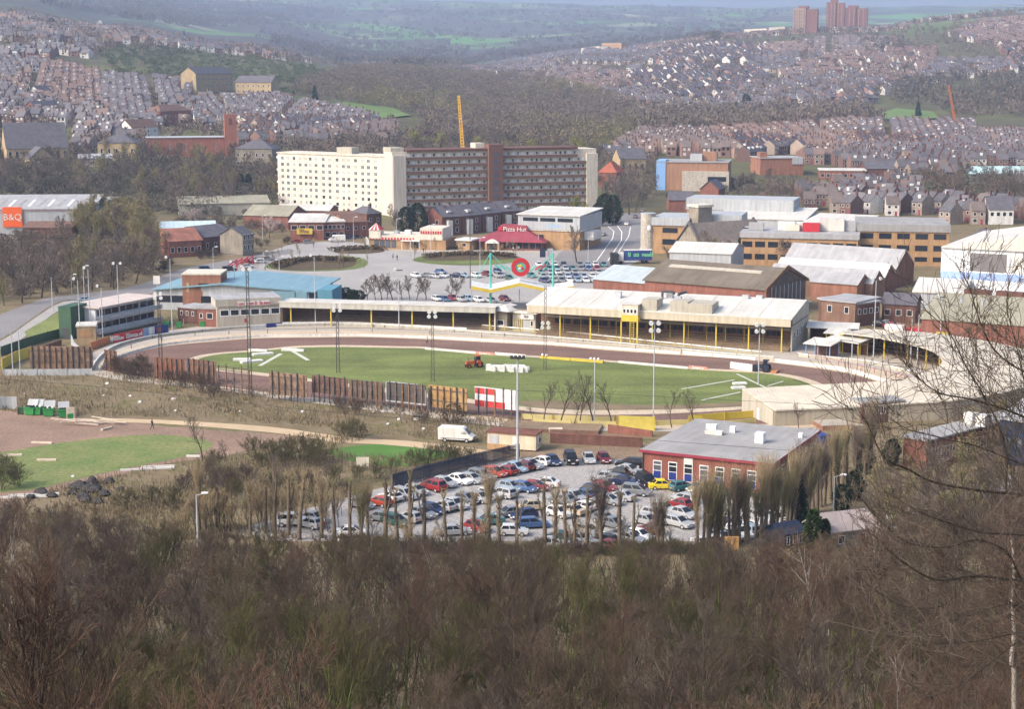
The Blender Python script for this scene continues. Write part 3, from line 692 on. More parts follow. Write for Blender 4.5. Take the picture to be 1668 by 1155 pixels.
# lamps and masts
def lamp_post(px, py, top, label, heads=1, m='steel', r=.09, name='street_lamp', group='street lamps', style='arm', z=0.0, bend=0.0):
    b = P(px, py, z); Y = b.y; hh = zpy(top, Y) - z
    root = thing(name, label, 'lamp post', b, 0, group)
    MB().tube((0,0,-.2), (0,0,hh), r*1.3, r*.75, 7).build('pole', m, root)
    if style == 'arm':
        for k in range(heads):
            s = -1 if (k or bend < 0) else 1
            MB().tube((0,0,hh-.1), (s*1.1,-.2,hh+.25), .05, .04, 5).build('arm', m, root)
            h = MB(); h.box(s*1.1-.4, -.36, hh+.19, s*1.1+.4, -.02, hh+.36); h.build('lamp_head', 'lamp_white', root)
    elif style == 'flood':
        MB().box(-.95, -.12, hh-.12, .95, .12, hh+.1).build('crossarm', 'dark_steel', root)
        for k in range(heads):
            x = -.8 + 1.6*k/max(1, heads-1); h = MB(); h.tube((x, -.32, hh+.15), (x, .14, hh+.32), .34, .22, 10); h.build('lamp_head', 'lamp_white', root)
    elif style == 'four':
        for z0 in (hh-1.3, hh-.1): MB().box(-.75, -.06, z0-.06, .75, .06, z0+.06).build('crossarm', 'dark_steel', root)
        for x, z0 in ((-.62, hh-1.25), (.62, hh-1.25), (-.62, hh), (.62, hh)):
            h = MB(); h.tube((x, -.5, z0-.12), (x, .05, z0+.05), .42, .25, 10); h.build('lamp_head', 'lamp_white', root)
    elif style == 'dark':
        MB().box(-1.1, -.5, hh, 1.1, .5, hh+.14).build('crossarm', 'dark_steel', root)
        for x in (-.9, -.3, .3, .9): MB().box(x-.22, -.62, hh+.15, x+.22, .3, hh+.45).build('lamp_head', 'dark_steel', root)
    return root
def lattice(px, py, top, label, four=True, lampz=None, group='floodlight masts round the track'):
    b = P(px, py, 0); hh = zpy(top, b.y); root = thing('floodlight_mast', label, 'floodlight', b, 0, group)
    m = MB(); w0 = .32; w1 = .2; n = int(hh/1.0)
    cs = [(-1,-1),(1,-1),(1,1),(-1,1)]
    for cx, cy in cs: m.tube((cx*w0, cy*w0, -.1), (cx*w1, cy*w1, hh), .05, .045, 4)
    for k in range(n):
        z0 = hh*k/n; z1 = hh*(k+1)/n; a = w0+(w1-w0)*k/n; c = w0+(w1-w0)*(k+1)/n
        for i in range(4):
            p, q2 = cs[i], cs[(i+1) % 4]
            if k % 2: p, q2 = q2, p
            m.tube((p[0]*a, p[1]*a, z0), (q2[0]*c, q2[1]*c, z1), .03, .03, 3, cap=False)
    m.build('lattice_tower', 'dark_steel', root)
    zs = [hh] if lampz is None else lampz
    for z0 in zs:
        MB().box(-.8, -.3, z0-.08, .8, -.2, z0+.02).build('crossarm', 'dark_steel', root)
        for x, dz in (((-.62, -.15), (.62, -.15), (-.55, .75), (.55, .75)) if four else ((-.6, 0), (.6, 0))):
            h = MB(); h.tube((x, -.75, z0+dz-.1), (x, -.2, z0+dz+.06), .4, .24, 10); h.build('lamp_head', 'lamp_white', root)
        if four: MB().box(-.05, -.3, z0, .05, -.2, z0+.9).build('bracket', 'dark_steel', root)
    return root
# people
def person_mesh(seed, stride=.0, lean=0.0):
    q = random.Random(seed)
    sk = {'pel': (0, 0, .95), 'che': (lean*.5, 0, 1.25), 'nec': (lean*.8, 0, 1.48), 'hea': (lean*.95+.02, 0, 1.6), 'top': (lean+.01, 0, 1.74),
          'lh': (0, .09, .9), 'lk': (stride*.5+.03, .1, .5), 'la': (stride*.6-.05, .1, .08), 'lt': (stride*.6+.14, .11, .04),
          'rh': (0, -.09, .9), 'rk': (-stride*.3+.03, -.1, .5), 'ra': (-stride*.9, -.1, .08), 'rt': (-stride*.9+.18, -.11, .04),
          'ls': (lean*.75, .19, 1.42), 'le': (lean*.5-.05-stride*.2, .25, 1.13), 'lw': (lean*.5+.12-stride*.2, .23, .92), 'lf': (lean*.5+.16-stride*.2, .22, .82),
          'rs': (lean*.75, -.19, 1.42), 're': (lean*.5+stride*.25, -.25, 1.13), 'rw': (lean*.5+.15+stride*.3, -.22, .95), 'rf': (lean*.5+.2+stride*.32, -.21, .86)}
    ed = [('pel','che'),('che','nec'),('nec','hea'),('hea','top'),('pel','lh'),('lh','lk'),('lk','la'),('la','lt'),('pel','rh'),('rh','rk'),('rk','ra'),('ra','rt'),('nec','ls'),('ls','le'),('le','lw'),('lw','lf'),('nec','rs'),('rs','re'),('re','rw'),('rw','rf')]
    ra = dict(pel=.15, che=.165, nec=.07, hea=.105, top=.08, lh=.1, lk=.07, la=.05, lt=.045, rh=.1, rk=.07, ra=.05, rt=.045, ls=.075, le=.055, lw=.04, lf=.035, rs=.075, re=.055, rw=.04, rf=.035)
    names = list(sk); me = bpy.data.meshes.new('person'); me.from_pydata([sk[n] for n in names], [(names.index(a), names.index(b)) for a, b in ed], [])
    o = bpy.data.objects.new('person', me); COL.objects.link(o); o.modifiers.new('s', 'SKIN'); o.modifiers.new('d', 'SUBSURF').levels = 1
    for i, n in enumerate(names): me.skin_vertices[0].data[i].radius = (ra[n],)*2
    me.skin_vertices[0].data[names.index('pel')].use_root = True
    dg = bpy.context.evaluated_depsgraph_get(); out = bpy.data.meshes.new_from_object(o.evaluated_get(dg)); bpy.data.objects.remove(o)
    return out
PERS = None
def person(px, py, label, top='cloth', legs='cloth', rz=0, z=None, stride=.25):
    me = person_mesh(int(px), stride); loc = P(px, py, 0) if z is None else PT(px, py)
    me.materials.clear()
    for k in (legs, top, 'skin'): me.materials.append(M(k))
    for p in me.polygons: p.material_index = 0 if p.center.z < .93 else (1 if p.center.z < 1.5 else 2)
    for p in me.polygons: p.use_smooth = True
    o = link('person', me, None, loc, rz); tag(o, label, 'person')
    h = MB(); h.ball((.0, 0, 1.7), .115, 1, .95, .75); h.build('hair', 'black', o); return o
# cars
CARS = {}
def car_proto(kind):
    Ls, Wd, prof, cab = dict(
      hatch=(3.9, 1.68, [(-1.9,.28),(1.9,.28),(1.94,.5),(1.88,.68),(1.05,.9),(-1.75,.96),(-1.92,.8),(-1.95,.5)], (-1.78, 1.0, -1.35, .15, .93, 1.43)),
      saloon=(4.4, 1.74, [(-2.15,.28),(2.15,.28),(2.2,.5),(2.14,.68),(1.15,.88),(-1.5,.95),(-2.12,.9),(-2.2,.55)], (-1.6, 1.05, -.95, .2, .9, 1.42)),
      estate=(4.5, 1.74, [(-2.2,.28),(2.2,.28),(2.24,.5),(2.18,.7),(1.25,.9),(-2.1,.97),(-2.22,.8),(-2.24,.5)], (-2.12, 1.15, -1.85, .3, .94, 1.46)),
      mpv=(4.4, 1.8, [(-2.1,.3),(2.1,.3),(2.16,.55),(2.08,.78),(1.35,1.0),(-2.0,1.05),(-2.14,.85),(-2.15,.5)], (-2.03, 1.4, -1.8, .45, 1.02, 1.66)),
      suv=(4.5, 1.85, [(-2.15,.42),(2.15,.42),(2.22,.65),(2.18,.98),(1.15,1.1),(-2.1,1.12),(-2.2,.95),(-2.2,.6)], (-2.12, 1.05, -1.95, .6, 1.1, 1.8)))[kind]
    root = thing('parked_car', 'parked car', 'car', (0, 0, -500))
    b = MB(); n = len(prof); cx = 0; cz = .6; w = Wd/2
    rings = []
    for y, k in ((-w, .93), (-w+.07, 1), (w-.07, 1), (w, .93)):
        rings.append([(p[0]*(1-(1-k)*.35), y, cz+(p[1]-cz)*(k if k == 1 else .86)) for p in prof])
    vs = [v for r in rings for v in r]; fs = []
    for i in range(3):
        for k in range(n): fs.append((i*n+k, (i+1)*n+k, (i+1)*n+(k+1) % n, i*n+(k+1) % n))
    fs += [list(range(n)), list(range(3*n, 4*n))[::-1]]
    b.add(vs, [f[::-1] for f in fs] if False else fs)
    x0, x1, t0, t1, zb, zt = cab; wi = w-.09; wt = w-.26
    c = [(x0,-wi,zb-.03),(x1,-wi,zb-.03),(x1,wi,zb-.03),(x0,wi,zb-.03),(t0,-wt,zt),(t1,-wt,zt),(t1,wt,zt),(t0,wt,zt)]
    b.add(c, [(0,1,5,4),(1,2,6,5),(2,3,7,6),(3,0,4,7)]); b.add([(t0+.05,-wt+.1,zt+.04),(t1-.1,-wt+.1,zt+.04),(t1-.1,wt-.1,zt+.04),(t0+.05,wt-.1,zt+.04)]+c[4:], [(0,1,2,3),(4,5,1,0),(5,6,2,1),(6,7,3,2),(7,4,0,3)])
    o = b.build('body', M_CAR, root)
    def pane(name, i, j, k, l, u0, u1, v0=.1, v1=.9, split=None):
        A, B, C2, D2 = (Vector(c[t]) for t in (i, j, k, l)); nrm = (B-A).cross(D2-A).normalized()*.012
        g = MB()
        spans = [(u0, u1)] if not split else [(u0, split-.025), (split+.025, u1)]
        for s0, s1 in spans:
            def at(u, v): return A.lerp(B, u).lerp(D2.lerp(C2, u), v) + nrm
            g.quad(at(s0, v0), at(s1, v0), at(s1, v1), at(s0, v1))
        return g.build(name, 'glass', root)
    pane('side_window', 0, 1, 5, 4, .08, .92, .12, .88, .52); pane('side_window', 2, 3, 7, 6, .08, .92, .12, .88, .48)
    pane('windscreen', 1, 2, 6, 5, .05, .95, .08, .93); pane('rear_window', 3, 0, 4, 7, .08, .92, .2, .88)
    fx = prof[2][0]; rx = prof[-1][0]; wb = Ls*.3
    wr = .31 if kind not in ('suv',) else .36
    wm = MB(); wm.use('rubber').tube((0,-.1,0), (0,.1,0), wr, wr, 14); wm.use('hub').tube((0,-.11,0), (0,.11,0), wr*.62, wr*.62, 10); wme = wm.mesh('wheel')
    for x in (-wb, wb):
        for y in (-w+.085, w-.085): link('wheel', wme, root, (x, y, wr))
    hl = MB().box(-.08,-.18,-.07,.03,.18,.07).use('lamp_white'); hl.m = [0]*6; hme = hl.mesh('headlight')
    tl_ = MB(); tl_.use('light_red').box(-.03,-.11,-.14,.06,.11,.14); tme = tl_.mesh('tail_light')
    for y in (-w+.3, w-.3): link('headlight', hme, root, (fx-.02, y, prof[3][1]-.03))
    for y in (-w+.2, w-.2): link('tail_light', tme, root, (rx+.03, y, .74 if kind != 'suv' else .9))
    MB().box(fx-.01, -.26, .4, fx+.03, .26, .51).build('number_plate', 'frame_white', root); MB().box(rx-.03, -.26, .5, rx+.015, .26, .61).build('number_plate', 'yellow', root)
    MB().box(rx-.02, -w+.12, .3, rx+.06, w-.12, .4).build('bumper', 'black', root)
    return root
for k in ('hatch', 'saloon', 'estate', 'mpv', 'suv'): CARS[k] = car_proto(k)
CCOL = dict(silver=(.36,.37,.38), white=(.68,.68,.67), red=(.24,.022,.025), blue=(.05,.10,.22), navy=(.015,.025,.07), black=(.015,.015,.017), grey=(.17,.18,.19), green=(.02,.07,.05), teal=(.04,.16,.17), yellow=(.8,.6,.02), orange=(.40,.06,.03), lightblue=(.26,.35,.44), maroon=(.13,.015,.02), gold=(.42,.36,.25), purple=(.08,.05,.13), olive=(.25,.24,.15))
CWORD = dict(lightblue='light blue', navy='dark navy', gold='pale beige')
KWORD = dict(hatch='hatchback', saloon='saloon', estate='estate car', mpv='people carrier', suv='off-road car')
SEENCAR = set()
def car(px, py, kind, col, ang, where, group, label=None, loc=None):
    loc = P(px, py, 0) if loc is None else Vector(loc)
    sh = rng.uniform(.85, 1.12)
    c = dup(CARS[kind], (loc.x, loc.y, loc.z+.03), R(ang), color=tuple(min(1, v*sh) for v in CCOL[col]))
    c['label'] = label or f"{CWORD.get(col, col)} {KWORD[kind]} {where}"; c['group'] = group; return c
# ---------------------------------------------------------------- ground sheets
# terrace apron, shale track, infield
apron = [(120,600),(150,575),(200,555),(300,535),(460,520),(820,520),(870,500),(1310,520),(1400,540),(1560,560),(1640,590),(1600,640),(1480,680),(1300,702),(1000,702),(860,700),(700,680),(500,655),(330,632),(200,620)]
sheet('apron', apron, 'paving', .02, smooth=3)
terrace_in = [(158,597),(175,580),(209,569),(262,556),(327,548),(420,541),(500,539),(576,539),(652,541),(727,545),(818,550),(900,555),(1000,563),(1100,572),(1198,580),(1290,587),(1370,592),(1440,604),(1500,622),(1525,640),(1500,662),(1400,690),(1240,698),(1000,698),(870,694),(760,680),(620,664),(437,643),(300,626),(200,612)]
sheet('terrace_strip', terrace_in, 'tan', .045, smooth=3)
track_out = [(163,600),(180,588),(209,578),(262,565),(327,558),(420,551),(496,550),(576,549),(652,551),(727,554),(818,559),(900,563),(981,570),(1082,577),(1198,584),(1259,591),(1330,600),(1385,609),(1437,624),(1480,642),(1480,655),(1400,680),(1300,689),(1240,691),(1100,692),(1000,691),(880,688),(760,674),(620,659),(437,639),(300,622),(200,609)]
TR = smooth_loop([P(a, b, 0) for a, b in track_out], 4)
sheet('track', track_out, 'shale', .07, smooth=3)
edge_in = [(1186,602),(1243,605),(1300,613),(1340,626),(1347,640),(1306,656),(1240,664),(1150,671),(1000,676),(880,672),(760,656),(640,641),(500,621),(400,609),(335,602),(303,592),(316,581),(360,574),(420,570),(475,564),(551,562),(652,564),(692,565),(780,574),(881,580),(981,586),(1120,598)]
sheet('infield_edge', edge_in, 'tan', .09, smooth=3)
infield = [(1183,605),(1240,608),(1290,616),(1325,628),(1330,640),(1296,652),(1240,659),(1150,665),(1000,668),(880,665),(760,649),(640,634),(500,616),(400,604),(345,599),(318,592),(328,583),(362,576.5),(420,572.5),(475,567),(551,565),(652,567),(692,568),(780,577),(881,583),(981,589),(1120,601)]
sheet('infield_grass', infield, 'grass', .115, smooth=3)
# bare worn ground on the near edge of the infield
sheet('worn_turf', [(845,655),(900,652),(1000,658),(1100,660),(1200,655),(1240,659),(1150,665),(1000,668),(880,665)], mat('worn', (.19,.145,.085), scale=.15, var=.25), .13, smooth=2)
def prail(pix, z=0.0, n=4): return smooth_loop([P(a, b, z) for a, b in pix], n, closed=False)
# fences round the track
def fence(name, label, pix, h, t, m, postm=None, step=4, toprail=None, closed=False, group=None, post_w=.06):
    pts = prail(pix); root = thing(name, label, 'fence', pts[0], 0, group); o = pts[0]; q2 = [p-o for p in pts]
    wallrun(MB(), q2, h, t).build('board', m, root)
    if toprail: wallrun(MB(), q2, .18, t+.14, z0=h+.005).build('rail', toprail, root)
    if postm:
        for k in range(0, len(q2), step):
            p = q2[k]; MB().box(p.x-post_w, p.y-post_w-t, 0, p.x+post_w, p.y+post_w-t, h+.15).build('post', postm, root)
    return root
inner = [(165,600),(182,588),(211,577),(262,564),(327,556.5),(420,549.5),(496,548.5),(576,547.5),(652,549.5),(727,552.5),(818,557.5),(900,561.5),(981,568),(1082,575),(1107,577)]
fence('track_fence', 'low white board fence on the far edge of the red track', inner, .55, .12, 'white', 'white')
fence('track_fence', 'short low white board fence right of the gap by the blue tractor', [(1262,590),(1330,598),(1385,607),(1437,622),(1470,634)], .75, .12, 'white', 'white')
fence('track_fence', 'low white board fence before the main stand', [(1112,577),(1160,581),(1230,587)], .75, .12, 'white', 'white')
outerb = [(151,603),(158,590),(180,571),(215,558),(262,549),(330,541),(420,534),(500,531.5),(560,531),(650,535),(740,541),(800,546),(900,553),(1000,562),(1100,572),(1200,581),(1260,586)]
fence('terrace_fence', 'white topped terrace fence curving before the stands', outerb, .55, .1, 'cream_dark', 'dark_steel', 5, toprail='white')
fence('terrace_fence', 'white topped terrace fence curving round the right hand bend', [(1300,580),(1317,583),(1370,588),(1423,594),(1461,604),(1499,613),(1525,625)], .55, .1, 'cream_dark', 'dark_steel', 4, toprail='white')
# thin dark hand rail on the tan strip
rl = prail([(175,582),(230,563),(300,549),(373,545),(460,543),(576,541),(700,545),(818,552),(1000,566),(1110,575)])
rr = thing('hand_rail', 'thin dark hand rail along the tan terrace strip', 'rail', rl[0]); q2 = [p-rl[0]+Vector((0,0,.95)) for p in rl]
MB().path(q2, .05, 4).build('top_rail', 'dark_steel', rr)
for p in q2[::3]: MB().box(p.x-.06, p.y-.06, 0, p.x+.06, p.y+.06, .95).build('post', 'dark_steel', rr)
rl = prail([(1317,583),(1385,600),(1460,616),(1500,628)]); rr = thing('hand_rail', 'thin red hand rail on the right hand bend', 'rail', rl[0]); q2 = [p-rl[0]+Vector((0,0,.95)) for p in rl]
MB().path(q2, .05, 4).build('top_rail', 'maroon', rr)
for p in q2: MB().box(p.x-.05, p.y-.05, 0, p.x+.05, p.y+.05, .95).build('post', 'maroon', rr)
# yellow fence on the near straight
for k, (pix, h, m, lab) in enumerate([
  ([(850,683),(900,685),(1000,688)], 1.0, 'yellow_pale', 'faded yellow board fence behind the bare trees'),
  ([(1125,688),(1180,684),(1235,680)], 1.3, 'yellow', 'bright yellow board fence running to the white roofed stand'),
  ([(866,691),(930,694),(1003,695)], .9, 'yellow_pale', 'lower faded yellow fence in front of the track'),
  ([(1005,700),(1066,702)], 2.4, mat('yellow_mid', (.55,.45,.10)), 'tall yellow hoarding screen with end posts by the track'),
  ([(1068,694),(1120,692),(1180,694),(1230,689)], .9, 'yellow_pale', 'pale yellow fence between screen and stand'),
  ([(1122,696),(1143,695)], 1.9, 'yellow', 'small bright yellow panel behind the right hand lone trees')]):
    fence('yellow_fence', lab, pix, h, .12, m, 'yellow', 4)
# shale strip markers: small white boards on the inner kerb
for (a, b, n) in (((692,570),(775,577),14), ((1007,592),(1120,602),18), ((806,578),(856,582),9)):
    A = P(*a); B = P(*b)
    for k in range(n):
        p = A.lerp(B, (k+.5)/n); rz = math.atan2(B.y-A.y, B.x-A.x)
        bd = MB().box(-.42, -.05, 0, .42, .05, .5).build('kerb_board', 'white', None, loc=(p.x, p.y, .09)); bd.rotation_euler[2] = rz
        tag(bd, 'small white board standing in the row along the infield kerb', 'board', 'white boards along the infield kerb')
for a, b in (((775,577),(804,579)), ((1122,600),(1152,603))):
    A = P(*a); B = P(*b); t = thing('advert_board', 'faded pink advert board on the infield kerb, ' + ('left' if a[0] < 900 else 'right') + ' one of two', 'board', A, math.atan2(B.y-A.y, B.x-A.x))
    L = (B-A).length; MB().box(0, -.05, 0, L, .05, .6).build('panel', mat('pinkb', (.55,.25,.2)), t); scribble(8, .5, 'white', t, (L/2, -.07, .3))
# yellow start beam with lamps
A = P(881,584); B = P(983,592); t = thing('start_beam', 'long yellow start beam lying on the infield edge', 'beam', A, math.atan2(B.y-A.y, B.x-A.x)); L = (B-A).length
MB().box(0, -.35, 0, L*.48, .35, .55).build('beam', 'yellow', t); MB().box(L*.49, -.35, 0, L, .35, .55).build('beam', 'yellow', t)
for x in (.4, 1.3, L*.8, L*.86, L*.92): MB().ball((x, 0, .8), .28).build('lamp', 'lamp_white', t)
# white foam blocks in the middle, at the left and by the blue tractor
def slab(px, py, l, w_, h, ang, lab, grp=None, m='white', nm='foam_block'):
    p = P(px, py); b = MB(); b.box(-l/2, -w_/2, 0, l/2, w_/2, h); b.extr([(-w_/2+.1, h+.003), (w_/2-.1, h+.003), (w_/2-.22, h+.1), (-w_/2+.22, h+.1)], 'x', -l/2+.1, l/2-.1)
    o = b.build(nm, m, None, loc=(p.x, p.y, .12)); o.rotation_euler[2] = R(ang); tag(o, lab, 'block', grp); return o
g = 'white foam barrier blocks stacked on the grass'
for k in range(9): slab(796+k*7.5, 604+.35*k+(k % 2)*.8, 1.0, 1.1, .95+.2*(k % 3 == 0), -8, 'white foam barrier block in the heap behind the orange tractor', g)
slab(812, 601, 3.2, .7, .6, -8, 'long white foam barrier lying left in the heap', None); slab(838, 602, 4.4, .8, .8, -6, 'long white foam barrier behind the row of blocks', None); slab(856, 604, 1.6, .9, .7, -4, 'short white foam barrier at the right end of the heap', None)
g = 'white foam blocks by the blue tractor'
for k in range(7): slab(1192+k*5.2, 601+.7*k, .62, .9, 1.25, -16, 'white foam block in the upright row left of the blue tractor', g)
for k, (x, y, l, w_, a) in enumerate([(410,591,4.6,1.5,30),(394,588,3.6,1.4,8),(428,579,4.4,1.3,25),(420,573,4.4,.9,-12),(472,572,3.4,1.2,-5),(486,573,2.6,.8,-10)]):
    slab(x, y, l, w_, .35, a, ['white mat lying nearest the track bend at the left', 'small white mat beside the left bend', 'white mat lying across the grass at the left', 'narrow white board at the far left of the grass', 'white mat at the head of the right pale strip', 'narrow pale board beyond the mats'][k], m='white')
for k, (x, y) in enumerate([(1205,627),(1203,634)]): slab(x, y, 2.6, 1.3, .3, 12, ['white slab on the right of the grass, the far one of two', 'white slab on the right of the grass, the near one of two'][k])
for k, (a, b, w_) in enumerate([((423,597),(458,577),.9), ((477,573),(502,588),.9), ((1110,635),(1196,620),.55), ((1143,653),(1206,640),.55), ((1200,610),(1246,632),.5), ((1250,630),(1276,622),.4)]):
    ribbon('marking', [P(*a), P(*b)], w_, mat('chalk', (.5,.52,.45), var=.1), .14)
# tractors
def tractor(px, py, col, lab, rz):
    t = thing('tractor', lab, 'tractor', P(px, py), R(rz))
    MB().extr([(-.1,.7),(1.75,.7),(1.8,1.0),(1.7,1.35),(-.1,1.5)], 'y', -.36, .36).build('bonnet', col, t)
    MB().box(-1.3, -.45, .55, -.1, .45, .95).build('chassis', 'dark_steel', t)
    c = MB().extr([(-1.25,.95),(-.15,.95),(-.2,1.6),(-.35,2.35),(-1.2,2.35)], 'y', -.62, .62).build('cab', 'glass', t)
    MB().box(-1.35, -.72, 2.36, -.2, .72, 2.5).build('cab_roof', col, t)
    for s in (-1, 1): MB().extr([(-1.6,1.15),(-.3,1.15),(-.45,1.5),(-.95,1.62),(-1.5,1.45)], 'y', s*.62, s*1.0).build('mudguard', col, t)
    for x, r, y in ((-.95, .75, .8), (1.25, .45, .7)):
        for s in (-1, 1):
            m = MB(); m.use('rubber').tube((x, s*(y-.18), r), (x, s*(y+.18), r), r, r, 16); m.use(col).tube((x, s*(y-.2), r), (x, s*(y+.2), r), r*.5, r*.5, 10); m.build('wheel', None, t)
    MB().tube((1.2, .22, 1.3), (1.2, .22, 2.2), .05, .05, 6).build('exhaust', 'dark_steel', t); return t
tractor(772, 599, mat('tractor_red', (.42,.11,.045)), 'orange tractor parked on the grass by the white blocks', 200)
t = tractor(1241, 606, 'navy', 'dark blue tractor with a grader on the red track', 160)
MB().box(-3.2, -1.4, .15, -2.0, 1.4, .5).build('grader', mat('gr', (.4,.18,.08)), t)
person(1177/1, 590, 'person', rz=1.0) if False else None
person(696, 561, 'person in a light top walking on the far side of the track', 'cloth_light', 'cloth', 2.8)
person(692, 529, 'person in dark clothes standing under the low stand', 'cloth', 'cloth', 1.2)

# ---------------------------------------------------------------- main stand
t, L = site('main_stand', 'long white roofed main grandstand with yellow posts', 'grandstand', (868,549), (1284,575)); ms = t
MB().extr([(-1.2,5.75),(-1.05,5.75),(-1.05,7.55),(-1.2,7.55)], 'x', -1, L+.6).build('fascia', mat('fascia', (.52,.47,.36), var=.06, scale=.3), t)
rb = MB(); rb.extr([(-1.25,7.56),(14.5,9.6),(19.5,8.6),(19.5,8.4),(14.5,9.35),(-1.25,7.3)], 'x', -1.2, L+.8)
roof = rb.build('roof', 'roof_white', t)
for k in range(1, 9): MB().extr([(-1.2,7.575),(14.5,9.615),(14.5,9.66),(-1.2,7.62)], 'x', L*k/9-.06, L*k/9+.06).build('roof_seam', 'cream', roof)
MB().box(-1, -1.03, 5.6, L+.5, 18.9, 5.72).build('ceiling', 'brick_brown', t)
MB().box(-.6, 6.8, 0, L, 19, 5.55).build('back_wall', 'brick_brown', t)
g = MB()
for k in range(6): g.box(0, .9+k, 0, L-.2, 1.9+k-.002, .35+.3*k)
g.build('terrace_steps', 'earth', t)
MB().box(.6, 6.55, 4.3, L-1, 6.78, 5.5).build('upper_glazing', 'glass_mid', t)
MB().box(.6, 6.35, 3.75, L-1, 6.78, 4.28).build('sill_band', 'cream_dark', t)
for k in range(12):
    x = 2.5 + (L-5)*(k+.5)/12
    win(t, 'F', x, 3.0, (L-5)/12*.86, 1.25, frame='brick_brown', bars=2).location.y = 6.72
for k in range(8):
    x = (L-1.5)*(.115+.885*k/7); MB().box(x-.13, -.13, 0, x+.13, .13, 5.6).build('post', 'yellow', t)
for k in range(14): x = L*(k+.5)/14; MB().box(x-.04, 3, 1.2, x+.04, 3.08, 5.58).build('thin_post', 'yellow', t)
MB().extr([(1.9,0),(19.2,0),(19.2,8.35),(14.5,9.3),(1.9,7.7)], 'x', L+.05, L+.35).build('end_wall', 'cream_dark', t)
MB().extr([(1.0,5.75),(19,5.75),(14.5,9.3),(1,7.6)], 'x', -.95, -.7).build('end_wall', 'cream_dark', t)
for y in (4, 7, 11): win(t, 'R', y, 3.2+.3*(y > 5), 1.2, 1.6, L=L+.36)
# commentary box with ladder
x = L*.405
cb = MB().box(x-1.9, -2.6, 5.2, x+1.9, -.2, 6.6).build('commentary_box', 'yellow', t)
MB().box(x-1.8, -2.5, 6.61, x+1.8, .6, 8.9).build('cabin', 'cream', cb); MB().box(x-2, -2.7, 8.91, x+2, .8, 9.05).build('roof', 'roof_white', cb)
for k in range(4): win(cb, 'F', x-1.25+.83*k, 7.5, .66, .9, frame='frame_white').location.y = -2.52
ld = MB()
for s in (-.45, .45): ld.tube((x+.6+s, -2.9, 0), (x+.6+s, -2.7, 5.2), .07, .07, 5)
for k in range(13): ld.tube((x+.1, -2.88, .4*k+.2), (x+1.1, -2.88, .4*k+.2), .05, .05, 4)
ld.build('ladder', 'yellow', t); MB().box(x+1.6, -2.6, 0, x+1.9, -2.3, 5.18).build('prop', 'yellow', t)
# plant on the roof
rp = MB().box(x+2.2, -.9, 7.62, x+5.6, 4, 10.0).build('roof_cabin', 'cream_dark', t); MB().box(x+8.6, -.9, 7.62, x+12.6, 4.4, 9.9).build('roof_cabin', 'cream_dark', t); MB().extr([(-.9,7.65),(4.5,8.3),(4.5,9.8),(-.9,9.6)], 'x', x+12.61, x+18).build('roof_cabin', 'cream_dark', t)
d = MB(); d.path([(x+4,9,8.9),(x+4,9,10.6),(x+6.6,9,10.6),(x+6.6,9,10.0)], .28, 7); d.path([(x+8,8,8.7),(x+8,8,10.3),(x+9.2,10,10.6)], .32, 7); d.build('duct', 'dark_steel', t)
for xx, yy in ((x+5.3, 10.5), (x+8.7, 5.3), (x-6, 8), (x+22, 13), (x+25, 13.5)): MB().box(xx-.7, yy-.5, 8.6, xx+.7, yy+.5, 10.2).build('vent', 'steel', t)
# barrier before the stand: white rail on yellow posts
b = prail([(785,536),(870,543),(960,551),(1050,561),(1150,571),(1240,580)]); r0 = thing('crowd_barrier', 'white and yellow crowd barrier before the main stand', 'barrier', b[0])
q2 = [p-b[0] for p in b]; wallrun(MB(), q2, .28, .1, z0=.8).build('rail', 'white', r0); wallrun(MB(), q2, .12, .08, z0=.35).build('rail', 'yellow_pale', r0)
for p in q2: MB().box(p.x-.08, p.y-.2, 0, p.x+.08, p.y-.06, 1.1).build('post', 'yellow', r0)
# kiosk at the left end of the main stand
t, L = site('kiosk', 'cream tote kiosk under the left end of the main stand', 'kiosk', (835,538), (872,541)); shell(t, L, 6, 4.2, 'cream_dark', 'roof_white', over=.6)
MB().box(L-3.6, -.32, 2.9, L-.3, -.1, 4.15).build('sign_board', 'white', t); MB().box(L-3.4, -.05, 0, L-1.6, -.003, 2.5).build('shutter', 'clad_grey', t); win(t, 'F', L-.9, 1.9, .7, 1.3)
for k in range(5): MB().box(.3+k*.55, -.25, 0, .42+k*.55, -.12, 2.8).build('post', 'yellow', t)
scribble(4, .7, 'dark_steel', t, (L-1.95, -.35, 3.5))
t, L = site('kiosk', 'small white roofed pavilion left of the main stand', 'kiosk', (805,537), (826,539)); shell(t, L, 6, 4.6, 'stone_grey', 'roof_white', 'hip', 1.3, over=1.2); win(t, 'F', L/2, 1.8, L*.5, 1.2)
t, L = site('kiosk', 'dark topped turnstile hut behind the kiosk', 'kiosk', (818,498), (862,502), z=5.2); shell(t, L, 5, 5.0, 'cream_dark', 'dark_steel', over=.5)

